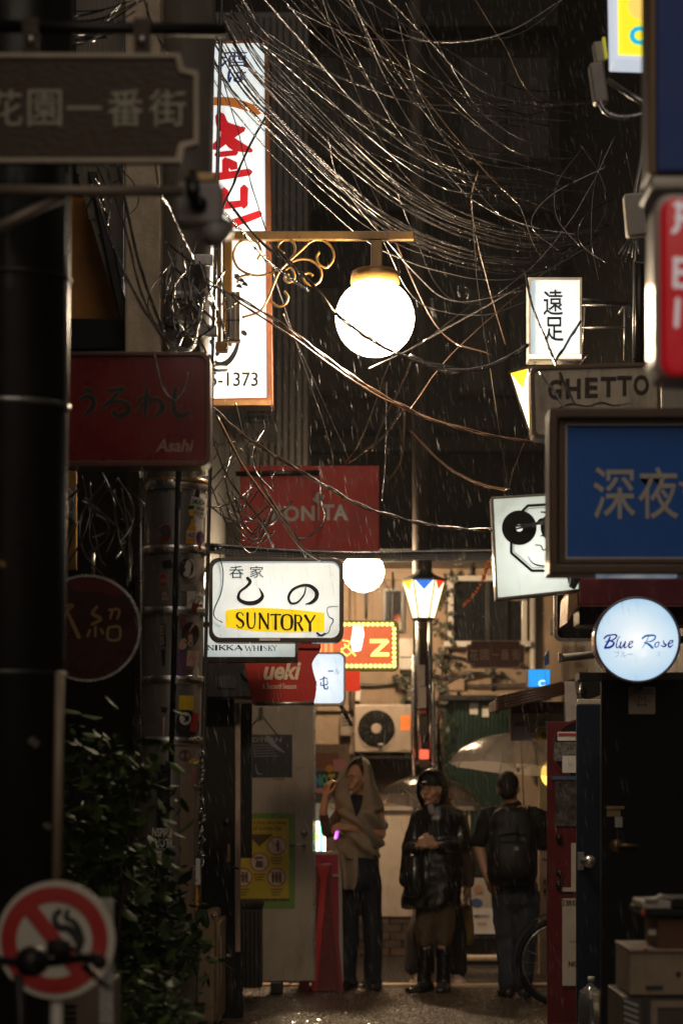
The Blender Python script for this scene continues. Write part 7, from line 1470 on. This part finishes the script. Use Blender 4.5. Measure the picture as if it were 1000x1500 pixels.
# black tangles hanging round the poles
for lb, (x0, y0, x1, y1), d, n, r in (('dense black tangle of cables left of the red billboard', (300, 690, 430, 800), 13.3, 14, .006), ('black cable tangle round the top of the stickered pole', (240, 360, 330, 520), 10.7, 22, .006), ('dark tangle of wires between the two left poles', (100, 690, 190, 850), 10.6, 18, .006), ('tangle of thin cables on the upper right wall', (800, 200, 920, 450), 12.6, 6, .003), ('dark cable clump behind the near street sign', (5, 0, 200, 75), 9.8, 14, .006), ('wire clump on the upper left behind the big sign', (130, 240, 180, 330), 10.2, 6, .005), ('loose cables hanging under the tall vertical sign', (310, 590, 400, 720), 12.9, 12, .005)):
    m = MB()
    ver = (y1-y0) > (x1-x0)
    for i in range(n):
        u, v = rnd.random(), rnd.random(); w, h = x1-x0, y1-y0
        if ver: xs = x0+w*u; xe = x0+w*max(0, min(1, u+rnd.gauss(0, .35))); a_, b_ = y0+h*rnd.uniform(-.05, .45), y0+h*rnd.uniform(.5, 1.05); bow = rnd.gauss(0, .22)*w; P = [(xs, a_), (xs+(xe-xs)*.3+bow, a_+(b_-a_)*.35), (xs+(xe-xs)*.7+bow, a_+(b_-a_)*.7), (xe, b_)]
        else: ys = y0+h*u*.6; ye = y0+h*max(0, min(1, u+rnd.gauss(0, .4)))*.8; a_, b_ = x0+w*rnd.uniform(-.05, .35), x0+w*rnd.uniform(.5, 1.05); sag = h*rnd.uniform(.08, .5); P = [(a_, ys), (a_+(b_-a_)*.3, ys+(ye-ys)*.3+sag*.85), (a_+(b_-a_)*.65, ys+(ye-ys)*.65+sag), (b_, ye)]
        m.tube([W(x, y, dd) for x, y, dd in cr([(x, y, d+rnd.uniform(-.12, .12)) for x, y in P], 7)], r*rnd.uniform(.45, 1.1), 5)
    o = m.build('cable_tangle', WIRE, fix=False); tag(o, lb, 'cables')
# orange tinsel strip by the lantern and a lit wire by the second globe
m = MB(); q = cr([(716, 820), (706, 848), (694, 868), (684, 880), (676, 888)], 4)
for a, b in zip(q, q[1:]): u, v = W(a[0]-2.5, a[1], 14.5), W(a[0]+2.5, a[1]+2, 14.46); w_, z_ = W(b[0]+rnd.uniform(-3, 3), b[1], 14.5), W(b[0]+rnd.uniform(1, 5), b[1]+2, 14.55); m.add([u, v, z_, w_], [[0, 1, 2, 3]])
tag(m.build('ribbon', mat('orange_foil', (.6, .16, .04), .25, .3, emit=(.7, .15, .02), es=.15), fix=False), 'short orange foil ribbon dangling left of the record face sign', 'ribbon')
cable([(552, 835), (562, 850), (572, 868), (580, 866)], 19.9, 19.8, .004, 'orange lit wire hanging between the second globe and the far lantern', None, WIREB)
# ------------------------------------------------------------------ rain
m = MB(); RAIN = mat('rain_water', (.5, .5, .5), .12, var=.05, coat=.3); RAIN.node_tree.nodes['Principled BSDF'].inputs['Transmission Weight'].default_value = .35
for i in range(8500):
    dd = rnd.uniform(8.5, 21.5); p = W(rnd.uniform(150, 930), rnd.uniform(-10, 1460), dd)
    if p.x < -.9 and dd > 8 or p.z < .1: continue
    L = rnd.uniform(.035, .1); s = Vector((.16+rnd.uniform(-.05, .05), rnd.uniform(-.05, .05), -1)).normalized(); r = rnd.uniform(.0005, .0009)*(dd/12)**.5
    a = p+s*L; mid = p.lerp(a, .65)
    m.add([p, mid+Vector((r, 0, 0)), mid+Vector((-.5*r, .87*r, 0)), mid+Vector((-.5*r, -.87*r, 0)), a], [[0, 1, 2], [0, 2, 3], [0, 3, 1], [4, 2, 1], [4, 3, 2], [4, 1, 3]], True)
o = stuff(m.build('rain', RAIN, fix=False)); o['label'] = 'falling rain drops all through the alley'; o['category'] = 'rain'

# ------------------------------------------------------------------ rain haze in the air
hz = MB(); hz.box(-64, 64, -44, 94, -1, 19)
hm = bpy.data.materials.new('rain_haze'); hm.use_nodes = True; hn = hm.node_tree.nodes; hn.clear()
ho = hn.new('ShaderNodeOutputMaterial'); hv = hn.new('ShaderNodeVolumePrincipled'); hv.inputs['Color'].default_value = (.8, .78, .76, 1); hv.inputs['Density'].default_value = .001; hv.inputs['Anisotropy'].default_value = .0
hm.node_tree.links.new(hv.outputs[0], ho.inputs['Volume'])
stuff(hz.build('haze', hm))
